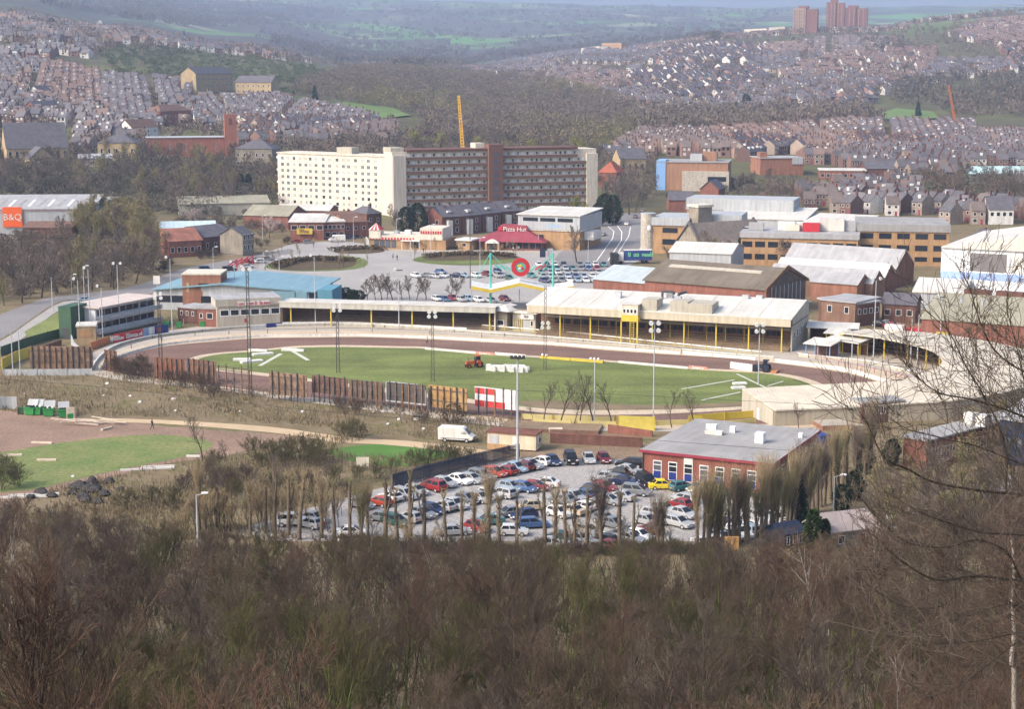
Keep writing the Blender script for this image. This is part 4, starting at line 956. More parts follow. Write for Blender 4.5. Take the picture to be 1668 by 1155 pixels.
# low terrace stand
t, L = site('terrace_stand', 'low open terrace stand with grey fascia and yellow posts', 'grandstand', (459,529), (806,539))
MB().extr([(-.9,4.25),(-.75,4.25),(-.75,5.75),(-.9,5.75)], 'x', -.2, L+.3).build('fascia', mat('fascia_grey', (.47,.46,.41), var=.06, scale=.3), t)
MB().extr([(-1.0,5.77),(8.5,5.2),(8.5,5.02),(-1.0,5.55)], 'x', -.4, L+.5).build('roof', 'roof_white', t)
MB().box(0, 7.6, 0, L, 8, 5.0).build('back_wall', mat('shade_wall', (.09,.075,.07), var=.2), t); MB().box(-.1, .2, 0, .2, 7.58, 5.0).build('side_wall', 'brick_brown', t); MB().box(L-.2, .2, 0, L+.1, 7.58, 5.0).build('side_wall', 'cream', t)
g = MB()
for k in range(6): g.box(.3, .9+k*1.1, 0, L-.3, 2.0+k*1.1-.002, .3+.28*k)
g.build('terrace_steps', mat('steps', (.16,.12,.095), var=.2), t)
MB().box(.4, 6.9, 0, 10.5, 7.55, 3.2).build('bar_front', 'brick_brown', t)
for k in range(6):
    x = L*(.045+.765*k/4) if k < 5 else L-1; x = L*(.045+.191*k) if k < 5 else L-1.2
    MB().box(x-.14, -.14, 0, x+.14, .14, 4.9).build('post', 'yellow', t)
b = prail([(459,531),(560,530),(650,534),(760,540)]); r0 = thing('crowd_barrier', 'low white wall before the low terrace stand', 'barrier', b[0]); wallrun(MB(), [p-b[0] for p in b], .9, .15).build('wall', 'white', r0)
# restaurant
t, L = site('restaurant_block', 'cream restaurant block with a window band beside the low stand', 'building', (354,534), (457,529)); shell(t, L, 9, 6.3, mat('putty', (.47,.42,.35), var=.06, scale=.3), 'roof_grey', over=.25)
MB().box(-.3, -.5, 5.0, L+.3, -.28, 6.64).build('fascia', 'cream_dark', t)
for k in range(6): win(t, 'F', L*(.06+.16*k)+L*.06, 3.4, L*.145, 1.55, fr=.16)
sg = MB().box(L*.30, -.72, 5.0, L*.42, -.55, 6.0).build('sign_board', 'white', t); MB().box(L*.44, -.72, 5.0, L*.60, -.55, 6.0).build('sign_board', 'white', t); MB().box(L*.61, -.72, 5.0, L*.83, -.55, 6.05).build('sign_board', 'white', t)
scribble(3, .9, 'red', t, (L*.36, -.75, 5.5)); scribble(3, .9, 'red', t, (L*.52, -.75, 5.5)); scribble(7, .85, 'red', t, (L*.72, -.75, 5.5))
MB().box(L*.43, -.05, .9, L*.46, -.004, 1.9).build('alarm_plate', 'red', t)
fence('advert_fence', 'white and blue advert fence at the foot of the restaurant block', [(407,537),(432,536)], .9, .1, 'clad_grey'); fence('advert_fence', 'dark blue advert board at the foot of the restaurant block', [(434,534),(460,532)], 1.0, .1, 'blue')
t, L = site('annexe', 'small brick annexe with a white framed window left of the restaurant', 'building', (322,532), (353,533)); shell(t, L, 6, 4.2, 'brick', 'roof_felt', over=.2); win(t, 'F', L*.65, 2.6, 1.5, 1.4); win(t, 'F', L*.2, 2.6, .8, 1.2)
t, L = site('annexe', 'low dark brick annexe with small windows', 'building', (290,525), (321,528)); shell(t, L, 6, 3.6, 'brick_dark', 'roof_grey', over=.2)
for k in range(3): win(t, 'F', L*(.2+.3*k), 2.4, .7, 1.1)
# red brick tower block and blue roof club
t, L = site('brick_block', 'plain red brick block with one slot window before the blue roof', 'building', (298,499), (361,499), z=1.0); shell(t, L, 9, 8.9, 'brick_orange', 'cream', over=.12, th=.4)
MB().box(L*.42, -.06, 6.4, L*.68, -.003, 6.8).build('slot_window', 'glass', t); MB().box(L*.11, -.06, 4.6, L*.17, -.003, 7.0).build('panel', 'stone_yellow', t)
t, L = site('club_building', 'long bright blue roofed club with a dark window band', 'building', (252,477), (545,482), z=4.2, base=0); D = 26
MB().box(0, 0, 0, L*.86, D, 4.9).build('wall', 'clad_grey', t)
MB().box(.4, -.06, 1.9, L*.86-.4, -.003, 3.6).build('window_band', 'glass', t)
MB().extr([(-.5,4.92),(L*.38,6.6),(L*.9,5.0),(L*.9,5.3),(L*.38,6.95),(-.5,5.25)], 'y', -.9, D+.9).build('roof', 'roof_blue', t)
MB().extr([(.3,4.91),(L*.85,4.91),(L*.38,6.5)], 'y', -.05, .25).build('gable', 'clad_grey', t)
MB().box(L*.80, -3.5, 2.2, L*.80+.4, 3, 5.4).build('porch_side', 'roof_blue', t); MB().box(L*.66, -3.5, 3.4, L*.66+9.5, -3.1, 5.6).build('canopy', 'roof_blue', t); MB().box(L*.92, -2.5, 0, L, 8, 6.0).build('end_block', mat('bluew', (.10,.25,.34), var=.06), t)
MB().box(L*.66, -3, 3.3, L*.95, 0, 3.39).build('canopy_floor', 'dark_steel', t); MB().box(L*.68, -.4, 0, L*.92, -.1, 3.2).build('entrance', 'glass_mid', t)
# control building left
t, L = site('control_building', 'two storey grey judges building with open window decks', 'building', (157,548), (252,527)); D = 7.5
MB().box(0, 0, 0, L, D, 6.4).build('wall', 'white_cool', t)
MB().box(-.6, -1.6, 6.41, L+.6, D+.7, 6.75).build('roof', mat('felt_pink', (.52,.45,.41), var=.12, scale=.3), t)
for z in (.6, 3.5):
    MB().box(0, -1.3, z, L+1.5, -1.18, z+1.0).build('balcony_front', 'clad_grey', t); MB().box(0, -1.18, z, L+1.4, -.01, z+.12).build('balcony_floor', 'concrete', t)
    MB().box(.4, -.05, z+1.05, L-.3, -.004, z+2.3).build('window_band', 'glass', t)
    for k in range(9): x = .4+(L-.7)*k/8; MB().box(x-.12, -.12, z+1.0, x+.12, -.052, z+2.35).build('mullion', 'clad_grey', t)
for x in (0, L*.33, L*.66, L): MB().box(x-.08, -1.3, 4.5, x+.08, -1.16, 6.4).build('post', 'steel', t)
MB().box(-.06, D*.42, 0, -.004, D*.95, 3.2).build('garage_door', mat('tealdark', (.02,.06,.065)), t); MB().box(-.05, D*.1, 3.4, -.004, D*.95, 3.5).build('trim', 'clad_grey', t)
t, L = site('storage_shed', 'plain dark green shed at the end of the judges building', 'shed', (97,552), (117,553)); shell(t, L, 7, 7.2, 'green_wall', 'green_wall', over=.08, th=.1); MB().box(L*.2, -.05, 0, L*.8, -.004, 2.6).build('door', 'dark_steel', t)
b = prail([(158,556),(185,558),(215,553),(252,545),(292,538)]); q2 = b
t = thing('advert_fence', 'red advert fence with white lettering under the judges building', 'fence', b[4]); wallrun(MB(), [p-b[4] for p in b[4:11]], 1.9, .1).build('board', 'red', t)
dd = b[9]-b[5]; scribble(15, 1.1, 'white', t, ((b[7]-b[4]).x+dd.y/dd.length*.12, (b[7]-b[4]).y-dd.x/dd.length*.12, .95), math.atan2(dd.y, dd.x))
t = thing('advert_fence', 'white and blue advert fence right of the red one', 'fence', b[10]); wallrun(MB(), [p-b[10] for p in b[10:13]], 1.9, .1).build('board', 'clad_blue', t); wallrun(MB(), [p-b[10]+Vector((.1,-.12,0)) for p in b[11:12]+[b[11].lerp(b[12], .9)]], 1.5, .08, z0=.3).build('panel', 'white', t)
t = thing('advert_fence', 'deep blue advert fence with a red patch', 'fence', b[12]); wallrun(MB(), [p-b[12] for p in b[12:15]], 1.9, .1).build('board', 'blue', t); wallrun(MB(), [b[12].lerp(b[13], .3)-b[12]+Vector((.06,-.12,0)), b[12].lerp(b[13], .9)-b[12]+Vector((.06,-.12,0))], 1.0, .06, z0=.5).build('patch', 'red', t)
t, L = site('ticket_hut', 'tan rendered hut with a white flat roof by the left bend', 'hut', (126,562), (157,561)); shell(t, L, 5, 4.0, 'stone_yellow', 'roof_white', over=.2); MB().box(L*.1, -.05, 1.6, L*.8, -.004, 3.4).build('shutter', 'brick_tan', t)
b = prail([(117,565),(122,578),(134,588)]); t = thing('stair_wall', 'steep grey stair wall rising to the hut', 'wall', b[0]); wallrun(MB(), [p-b[0] for p in b], 2.6, .25).build('wall', 'clad_grey', t)
fence('orange_hoarding', 'orange board fence left of the red advert', [(148,570),(178,559)], 1.6, .12, mat('orangeb', (.48,.17,.08)))
for k, (x, y) in enumerate([(272,533),(292,534),(330,532)]):
    t = thing('waste_bin', ['green wheeled bin behind the terrace fence, leftmost', 'green wheeled bin behind the terrace fence, middle', 'green wheeled bin near the brick annexe'][k], 'bin', P(x, y))
    MB().extr([(-.5,.1),(.5,.1),(.62,1.1),(-.62,1.1)], 'y', -.5, .5).build('body', 'green_bin', t); MB().extr([(-.66,1.11),(.66,1.11),(.5,1.35),(-.5,1.3)], 'y', -.55, .55).build('lid', 'green_bin', t)
# yellow bank rails (stacked barriers on the grass bank)
for k in range(9):
    a = (268+k*6.2, 528-((k*7) % 5)*1.6); t = thing('crowd_barrier', 'pale yellow barrier frame stacked on the bank behind the bins', 'barrier', P(*a), R(20*k), 'yellow barrier frames on the bank')
    m = MB(); 
    for z in (.1, .6, 1.1): m.tube((-1, 0, z), (1, 0, z), .06, .06, 5)
    m.build('rail', 'yellow_pale', t)
    for x in (-1, 1): MB().tube((x, 0, 0), (x, 0, 1.15), .06, .06, 5).build('post', 'yellow_pale', t)

# ---------------------------------------------------------------- curved covered stand at the right
fr = [(1209,633),(1300,628),(1400,623),(1465,618),(1510,607),(1534,590),(1522,573),(1485,561),(1425,549),(1368,542)]
bk = [(1263,668),(1370,663.5),(1470,657.5),(1572,650),(1668,630),(1722,598),(1672,570),(1570,549),(1480,539),(1388,535)]
FRZ = [4.3,4.4,4.6,4.7,4.7,4.7,4.7,4.6,4.5,4.4]; BKZ = [2.9,3.0,3.2,3.3,3.4,3.4,3.4,3.3,3.3,3.2]
fp = smooth_loop([P(a, b, z) for (a, b), z in zip(fr, FRZ)], 5, closed=False); bp = smooth_loop([P(a, b, z) for (a, b), z in zip(bk, BKZ)], 5, closed=False)
t = thing('curved_stand', 'curved open stand under a broad cream roof round the right bend', 'grandstand', (fp[0].x, fp[0].y, 0)); o3 = Vector((fp[0].x, fp[0].y, 0))
r = MB(); n = len(fp); vs = [p-o3 for p in fp]+[p-o3 for p in bp]+[p-o3+Vector((0,0,-.22)) for p in fp]+[p-o3+Vector((0,0,-.22)) for p in bp]
fs = []
for i in range(n-1): fs += [(i, n+i, n+i+1, i+1), (2*n+i, 2*n+i+1, 3*n+i+1, 3*n+i), (i, i+1, 2*n+i+1, 2*n+i), (n+i, 3*n+i, 3*n+i+1, n+i+1)]
fs += [(0, 2*n, 3*n, n), (n-1, 2*n-1, 4*n-1, 3*n-1)]
cr = mat('roof_cream', (.58,.52,.42), var=.1, scale=.15, streak=(.5,.5,.5)); rf = r.add(vs, fs).build('roof', cr, t)
for i in range(2, n-1, 2):
    a, b = vs[i], vs[n+i]; MB().tube(a+Vector((0,0,.02)), b+Vector((0,0,.02)), .06, .06, 4).build('roof_seam', 'cream_dark', rf)
def gp(p, q_, k): return Vector((p.x*(1-k)+q_.x*k, p.y*(1-k)+q_.y*k, 0))
wl = [gp(p, f, .03)-o3 for p, f in zip(bp, fp)]
m = MB()
for i in range(n-1):
    a, b = wl[i], wl[i+1]; ha = bp[i].z-.26; hb = bp[i+1].z-.26; d = (b-a); d.z = 0; d.normalize(); nn = Vector((-d.y, d.x, 0))*.12
    m.prism([(a.x+nn.x,a.y+nn.y),(a.x-nn.x,a.y-nn.y),(b.x-nn.x,b.y-nn.y),(b.x+nn.x,b.y+nn.y)], 0, [ha,ha,hb,hb])
m.build('back_wall', mat('beige_wall', (.42,.37,.28), var=.08, scale=.3), t)
a = gp(fp[0], bp[0], .02)-o3; b = gp(bp[0], fp[0], .05)-o3; d = (b-a).normalized(); nn = Vector((-d.y, d.x, 0))*.12
m = MB(); m.prism([(a.x+nn.x,a.y+nn.y),(a.x-nn.x,a.y-nn.y),(b.x-nn.x,b.y-nn.y),(b.x+nn.x,b.y+nn.y)], 0, [4.05,4.05,2.62,2.62]); m.build('end_wall', 'cream_dark', t)
p = a.lerp(b, .55); nd = Vector((d.y, -d.x, 0))*.16
MB().prism([(p.x+nd.x-.5*d.x,p.y+nd.y-.5*d.y),(p.x+nd.x*1.3-.5*d.x,p.y+nd.y*1.3-.5*d.y),(p.x+nd.x*1.3+.5*d.x,p.y+nd.y*1.3+.5*d.y),(p.x+nd.x+.5*d.x,p.y+nd.y+.5*d.y)], 0, 2.1).build('door', 'white', t)
for i in range(18, n, 3):
    p = gp(fp[i], bp[i], .06)-o3; MB().box(p.x-.13, p.y-.13, 0, p.x+.13, p.y+.13, fp[i].z-.3).build('post', 'yellow', t)
st = MB()
for k in range(4):
    for i in range(20, n-1):
        a, b, c, d2 = gp(fp[i], bp[i], .25+.17*k)-o3, gp(fp[i+1], bp[i+1], .25+.17*k)-o3, gp(fp[i+1], bp[i+1], .42+.17*k)-o3, gp(fp[i], bp[i], .42+.17*k)-o3
        st.prism([(a.x,a.y),(b.x,b.y),(c.x,c.y),(d2.x,d2.y)], .03, .35+.3*k)
st.build('terrace_steps', mat('steps', (.16,.12,.095), var=.2), t)
# brick box in the back of that stand
t, L = site('brick_annexe', 'dark brick annexe with white windows against the back of the curved stand', 'building', (1404,691), (1472,686)); shell(t, L, 4, 3.4, 'brick_dark', 'roof_felt', over=.15)
for k in range(3): win(t, 'F', L*(.1+.18*k)+.3, 2.2, 1.0, 1.3, bars=1)
t, L = site('planter_wall', 'low red brick planter wall below the curved stand', 'wall', (1340,702), (1392,700)); shell(t, L, 5, .8, 'brick_orange', 'paving', over=.05, th=.1)
# shelters between main stand and the bend
for k, (a, b, dep, z, lab) in enumerate([((1312,560),(1352,564),5,2.9,'white canopy shelter nearest the track on thin posts'), ((1346,553),(1398,560),4,3.0,'second white canopy shelter behind the first'), ((1345,543),(1372,545),4,3.2,'small white canopy shelter farthest back'), ((1316,534),(1396,537),5,3.6,'long lean-to shelter with a white roof edge')]):
    t, L = site('shelter', lab, 'shelter', a, b, z=z); MB().extr([(-.4,z),(dep+.4,z+.5),(dep+.4,z+.7),(-.4,z+.2)], 'x', -.4, L+.4).build('roof', 'roof_white', t)
    for x in (.1, L/2, L-.1):
        for y in (.2, dep-.2): MB().box(x-.08, y-.08, 0, x+.08, y+.08, z+.02).build('post', 'yellow' if k else 'clad_blue', t)
    MB().box(.2, dep-.12, 0, L-.2, dep-.04, z-.3).build('back_panel', 'brick_dark', t)
for k in range(3):
    a = (1440+k*14, 568+k*3); t = thing('advert_board', 'cream board on twin yellow posts under the curved stand', 'board', P(*a), R(-20)) if k == 0 else None
    if t: MB().box(-2.2,-.1,2.6,2.2,.1,3.9).build('panel', 'cream', t); [MB().box(x-.12,-.12,0,x+.12,.12,2.6).build('post', 'yellow', t) for x in (-1.6, 1.6)]
t, L = site('van_trailer', 'white box trailer parked behind the curved stand', 'trailer', (1440,551), (1470,553)); MB().box(0,0,.7,L,2.4,3).build('body', 'white', t); [MB().tube((x, -.05, .4), (x, .25, .4), .4, .4, 12).build('wheel', 'rubber', t) for x in (L*.3, L*.5)]; MB().box(L, 1.0, .6, L+1.2, 1.3, .8).build('drawbar', 'dark_steel', t)
t, L = site('skip', 'red waste skip behind the curved stand', 'skip', (1474,549), (1520,553)); MB().extr([(.4,0),(L-.4,0),(L,1.9),(0,1.9)], 'y', 0, 2).build('body', 'red', t); MB().box(0,-.08,1.7,L,-.002,1.9).build('rim', 'red', t)
t, L = site('skip', 'bright yellow skip in front of the red one', 'skip', (1524,556), (1545,557)); MB().extr([(.3,0),(L-.3,0),(L,1.9),(0,1.9)], 'y', 0, 2).build('body', 'yellow', t); MB().box(0,-.08,1.7,L,-.002,1.9).build('rim', 'yellow', t)

# ---------------------------------------------------------------- masts
for (px, py, tp, lab) in [(262,588,483,'tall dark lattice mast with white lamps at the left bend'), (551,608,503,'dark lattice mast with four white lamps on the left of the grass'), (705,622,513,'dark lattice mast with four white lamps before the low stand')]:
    lattice(px, py, tp, lab)
lattice(408, 646, 437, 'tallest dark lattice mast beside the open hoarding frame', False)
b = P(888, 603); lattice(888, 603, 465, 'dark lattice mast with two rows of lamps before the main stand', True, [zpy(531, b.y)])
for (px, py, tp, st, hd, lab) in [
  (843,764,584,'dark',4,'tall pale pole with a dark floodlight cross over the car park'), (1064,692,525,'four',4,'grey pole with four white lamps on the near straight'), (1235,628,528,'four',4,'grey pole with white lamps beside the blue tractor'), (968,692,582,'none',0,'thin grey pole right of the row of bare trees'),
  (514,530,417,'flood',1,'slim grey pole before the left part of the low stand'), (650,536,440,'flood',1,'slim grey pole before the middle of the low stand'), (281,546,420,'flood',1,'slim grey pole left of the red brick block'), (195,541,430,'flood',2,'grey pole with twin lamps behind the judges building'), (131,560,455,'flood',1,'grey pole at the left end of the judges building'), (148,550,437,'flood',1,'taller grey pole next to the judges building'), (168,552,467,'flood',1,'short grey pole before the judges building'),
  (86,507,452,'none',0,'thin pale pole by the road at the left'), (21,602,542,'none',0,'thin fence mast at the far left, left one'), (33,602,540,'none',0,'thin fence mast at the far left, right one'), (1386,626,537,'flood',1,'slim grey pole on the tan strip of the right bend'), (1422,600,455,'flood',2,'tall grey pole at the right bend with twin lamps'), (1482,614,510,'none',0,'thin grey pole at the right bend, left of a pair'), (1493,612,512,'none',0,'thin grey pole at the right bend, right of a pair'), (1531,560,484,'flood',1,'slim pole by the green grey roof'), (383,497,427,'flood',1,'slim pole before the blue roof'),
  (766,470,345,'flood',1,'very tall dark lamp pole on the retail car park')]:
    lamp_post(px, py, tp, lab, hd, 'steel' if px != 766 else 'dark_steel', .1 if px != 843 else .17, 'floodlight_pole', 'lamp poles', st)
# ---------------------------------------------------------------- waste ground and car park
sheet('waste_ground', [(-60,678),(60,672),(160,684),(240,692),(330,700),(420,706),(500,712),(440,722),(360,745),(290,752),(200,772),(90,800),(20,820),(-60,835)], 'earth_red', .02, smooth=3)
sheet('rough_grass', [(-60,752),(60,728),(160,714),(260,708),(330,716),(345,728),(300,744),(200,764),(120,782),(50,798),(-60,800)], mat('patchy_grass', (.10,.165,.04), col2=(.21,.21,.08), scale=.16, fine=1.5), .05, smooth=3)
sheet('dirt_track', [(165,682),(260,684),(400,692),(480,700),(560,712),(660,718),(770,730),(845,745),(800,750),(720,734),(620,724),(540,720),(470,708),(390,700),(260,690),(170,688)], 'sand', .045, smooth=2)
sheet('green_field', [(535,735),(600,724),(690,727),(760,735),(700,752),(640,760),(560,748)], 'grass_bright', .03, smooth=3)
sheet('car_park', [(372,868),(470,838),(600,800),(840,744),(1060,744),(1062,790),(1200,800),(1290,838),(1290,880),(1130,905),(1000,915),(700,905),(480,890)], 'asphalt_light', .03)
sheet('yard', [(850,735),(1060,722),(1062,748),(848,748)], 'earth', .05)
sheet('lane', [(1330,880),(1420,850),(1500,815),(1640,770),(1668,790),(1500,850),(1380,905),(1320,910)], 'asphalt_light', .03)
sheet('verge', [(1300,860),(1400,838),(1420,846),(1340,875)], 'grass_bright', .05)
# faint parking bay lines
pk = mat('bayline', (.5,.5,.49))
for (a, b, n) in (((655,815),(868,766),14), ((700,846),(905,796),12), ((880,840),(1045,806),10), ((960,890),(1120,850),9)):
    A = P(*a); B = P(*b); d = (B-A).normalized(); nn = Vector((d.y, -d.x, 0))
    for k in range(n+1):
        p = A.lerp(B, k/n); ribbon('bay_line', [p-nn*.5, p+nn*4.2], .12, pk, .04)
# cars
gC = 'cars in the big car park'
W1 = 'in the row along the dark blue fence'; W2 = 'in the back row by the brown yard'; W3 = 'beside the flat roofed brick building'; W4 = 'in the middle island of the car park'; W5 = 'in the front rows behind the pollards'; W6 = 'at the right side of the car park'
A1 = -40
LIST = [
 (590,828,'hatch','grey',A1,W1),(618,824,'hatch','orange',A1,W1),(637,816,'hatch','white',A1,W1),(660,812,'estate','silver',A1,W1),(678,806,'hatch','silver',A1,W1),(706,799,'mpv','red',A1,W1),(725,793,'hatch','silver',A1,W1),(748,788,'saloon','white',A1,W1),(768,787,'hatch','silver',A1,W1),(784,781,'estate','grey',A1,W1),(806,776,'hatch','orange',A1,W1),(824,773,'hatch','red',A1,W1),(840,768,'saloon','lightblue',A1,W1),(852,766,'hatch','maroon',A1,W1),(864,763,'saloon','silver',A1,W1),(879,758,'hatch','white',A1,W1),
 (901,757,'hatch','navy',-70,W2),(930,755,'suv','black',-82,W2),(959,753,'saloon','silver',-80,W2),(984,753,'hatch','maroon',-80,W2),
 (1026,761,'estate','black',-12,W3),(1024,772,'saloon','silver',-28,W3),(1004,777,'hatch','black',-28,W3),(981,783,'hatch','silver',-20,W3),(1016,790,'saloon','navy',-22,W3),(1053,791,'suv','black',-75,W3),(1080,797,'saloon','yellow',4,W3),(1111,799,'hatch','teal',30,W3),(1139,802,'hatch','olive',30,W3),(996,787,'hatch','grey',-25,W3),
 (888,793,'saloon','white',-14,W4),(873,799,'hatch','red',-14,W4),(832,800,'hatch','lightblue',A1,W4),(855,801,'hatch','blue',A1,W4),(819,810,'estate','silver',A1,W4),(798,812,'hatch','white',A1,W4),(782,818,'hatch','silver',A1,W4),(760,820,'hatch','grey',A1,W4),(741,828,'saloon','silver',A1,W4),(722,832,'hatch','silver',A1,W4),(705,837,'hatch','navy',A1,W4),(688,843,'saloon','grey',A1,W4),(668,850,'hatch','silver',A1,W4),(645,856,'estate','green',A1,W4),
 (1036,807,'mpv','grey',-14,W4),(1010,815,'saloon','silver',-35,W4),(992,822,'hatch','silver',-35,W4),(982,800,'saloon','red',A1,W4),(967,806,'hatch','navy',A1,W4),(951,812,'hatch','blue',A1,W4),(935,816,'hatch','silver',A1,W4),(918,821,'saloon','grey',A1,W4),(965,828,'hatch','silver',A1,W4),(948,832,'hatch','white',A1,W4),(930,838,'saloon','gold',A1,W4),(910,842,'hatch','white',A1,W4),
 (871,831,'saloon','gold',10,W4),(853,846,'hatch','navy',30,W4),(829,842,'saloon','grey',20,W4),
 (868,860,'estate','blue',8,W5),(836,872,'hatch','white',-6,W5),(795,855,'saloon','teal',18,W5),(778,866,'hatch','red',-50,W5),(740,872,'saloon','silver',10,W5),(574,874,'saloon','white',0,W5),(476,857,'suv','white',10,W5),(512,851,'saloon','silver',-30,W5),(505,860,'hatch','silver',-30,W5),(625,850,'saloon','grey',-35,W5),
 (1107,828,'hatch','red',-42,W6),(1113,819,'estate','silver',-42,W6),(1112,843,'saloon','silver',-40,W6),(1104,858,'estate','silver',-38,W6),(1066,844,'hatch','silver',A1,W6),(1054,855,'saloon','silver',A1,W6),(1080,835,'hatch','silver',A1,W6),(1000,860,'saloon','grey',A1,W5),(986,853,'hatch','grey',A1,W5),(1008,878,'hatch','grey',A1,W5),(1026,884,'saloon','silver',A1,W5),(1042,880,'hatch','white',A1,W5),(1058,870,'hatch','maroon',A1,W5),(985,888,'hatch','black',A1,W5),(1000,899,'hatch','red',A1,W5),(962,897,'hatch','silver',A1,W5),(940,884,'saloon','silver',A1,W5),(918,884,'saloon','green',A1,W5),(901,893,'saloon','white',0,W5),(958,872,'hatch','silver',A1,W5),
]
for k in range(11): LIST.append((1150+k*13+rng.uniform(-3, 3), 893-k*4.6, rng.choice(['hatch','saloon','estate']), rng.choice(['white','white','silver','lightblue','white']), -60, 'parked behind the dense pollard row at the right'))
for k in range(5): LIST.append((1180+k*24, 860-k*7, 'hatch', rng.choice(['white','silver','navy']), -60, 'parked behind the dense pollard row at the right'))
_seen = {}
for px, py, kd, cl, an, wh in LIST: _seen.setdefault((kd, cl, wh), []).append((px, py))
CCL = {}
for px, py, kd, cl, an, wh in LIST:
    c = car(px, py, kd, cl, an+rng.uniform(-6, 6)+(180 if rng.random() < .35 else 0), wh, gC)
    c['group'] = gC if len(_seen[(kd, cl, wh)]) == 1 else f"{CWORD.get(cl, cl)} {KWORD[kd]}s {wh}"
# the van and portable cabin
def van(loc, rz, label, name='white_van'):
    t = thing(name, label, 'van', loc, rz)
    pr = [(-2.9,.4),(2.55,.4),(2.9,.55),(2.95,.95),(2.25,1.35),(1.5,2.25),(1.2,2.45),(-2.7,2.5),(-2.92,2.3)]
    b = MB(); n = len(pr); rings = [[(x*(1-(1-k)*.3), y, 1.4+(z-1.4)*kz) for x, z in pr] for y, k, kz in ((-1,.95,.93), (-.93,1,1), (.93,1,1), (1,.95,.93))]
    vs = [v for r in rings for v in r]; fs = []
    for i in range(3):
        for k in range(n): fs.append((i*n+k, (i+1)*n+k, (i+1)*n+(k+1) % n, i*n+(k+1) % n))
    fs += [list(range(n)), list(range(3*n, 4*n))[::-1]]
    b.add(vs, fs).build('body', 'white', t)
    for s in (-1, 1): MB().extr([(.95,1.42),(2.0,1.42),(1.5,2.05),(.95,2.05)], 'y', s*.985, s*1.0).build('side_window', 'glass', t); MB().box(-2.4, s*1.0-.004, .62, 2.3, s*1.0+.012, .72).build('rubbing_strip', 'dark_steel', t)
    MB().add([(2.26,-.8,1.40),(2.26,.8,1.40),(1.58,.75,2.22),(1.58,-.75,2.22)], [(0,1,2,3)]).build('windscreen', 'glass', t)
    MB().box(2.9, -.55, .6, 2.99, .55, .85).build('grille', 'black', t)
    for s in (-.8, .8): MB().box(2.8, s-.14, .8, 2.96, s+.14, 1.0).build('headlight', 'lamp_white', t); MB().box(-2.96, s-.1, .8, -2.88, s+.1, 1.2).build('tail_light', 'light_red', t)
    for x in (-1.75, 1.85):
        for s in (-.88, .88):
            m = MB(); m.use('rubber').tube((x, s-.14, .36), (x, s+.14, .36), .36, .36, 14); m.use('hub').tube((x, s-.15, .36), (x, s+.15, .36), .2, .2, 10); m.build('wheel', None, t)
    return t
van(P(744, 719), R(-12), 'white high roofed van parked on the sandy track')
t, L = site('portable_cabin', 'cream portable cabin with a rusty flat roof and one grey door', 'cabin', (794,731), (873,737)); D = 3.2
MB().box(0, 0, .25, L, D, 2.7).build('wall', mat('cab_cream', (.66,.56,.42), var=.12, scale=.6), t); MB().box(-.15, -.25, 2.71, L+.15, D+.15, 2.9).build('roof', 'rust', t); MB().box(.2, .3, 0, L-.2, D-.3, .24).build('skid', 'dark_steel', t)
MB().box(.35, -.05, .6, 1.9, -.003, 2.3).build('panel', 'clad_grey', t); MB().box(4.2, -.04, .3, 5.0, -.003, 2.3).build('door', 'white', t); win(t, 'R', 1.9, 1.6, 1.1, .9, L=L); MB().box(.1, -.35, .02, 3.6, -.02, .9).build('skirt_board', 'brick_tan', t)
# brick yard walls and rough concrete pads
t, L = site('yard_wall', 'long low dark brick yard wall beyond the car park', 'wall', (896,722), (1046,730)); MB().box(0, 0, 0, L, .35, 1.6).build('wall', 'brick_dark', t); MB().box(-.05, -.05, 1.603, L+.05, .4, 1.7).build('coping', 'brick', t)
t, L = site('yard_wall', 'second low brick wall with a broken top near the yellow screen', 'wall', (990,706), (1062,712)); MB().prism([(0,0),(L,0),(L,.35),(0,.35)], 0, [1.5,1.0,1.0,1.5]).build('wall', 'brick', t)
t, L = site('concrete_pad', 'flat old concrete slab base behind the cabin', 'slab', (815,702), (975,708)); MB().box(0, 0, 0, L, 6, .5).build('slab', 'earth', t); MB().box(0, -.2, 0, L, -.002, .62).build('edge', 'brick_brown', t)
slab(905, 704, 2.4, 1.2, .5, 5, 'flat pinkish board on the concrete slab', nm='board', m='plank')
# dark blue palisade fence
pf = prail([(640,798),(700,781),(760,766),(820,752),(846,746)], n=6); t = thing('palisade_fence', 'tall dark blue palisade fence behind the car park', 'fence', pf[0]); m = MB(); q2 = [p-pf[0] for p in pf]
for i in range(len(q2)-1):
    a, b = q2[i], q2[i+1]; n = max(2, int((b-a).length/.17))
    for k in range(n): p = a.lerp(b, k/n); m.box(p.x-.055, p.y-.02, .05, p.x+.055, p.y+.02, 2.3)
m.build('pales', 'navy', t)
for z in (.5, 1.9): wallrun(MB(), [p+Vector((.03,.06,0)) for p in q2], .08, .06, z0=z).build('rail', 'navy', t)
for p in q2[::3]: MB().box(p.x-.06, p.y+.05, 0, p.x+.06, p.y+.17, 2.2).build('post', 'navy', t)
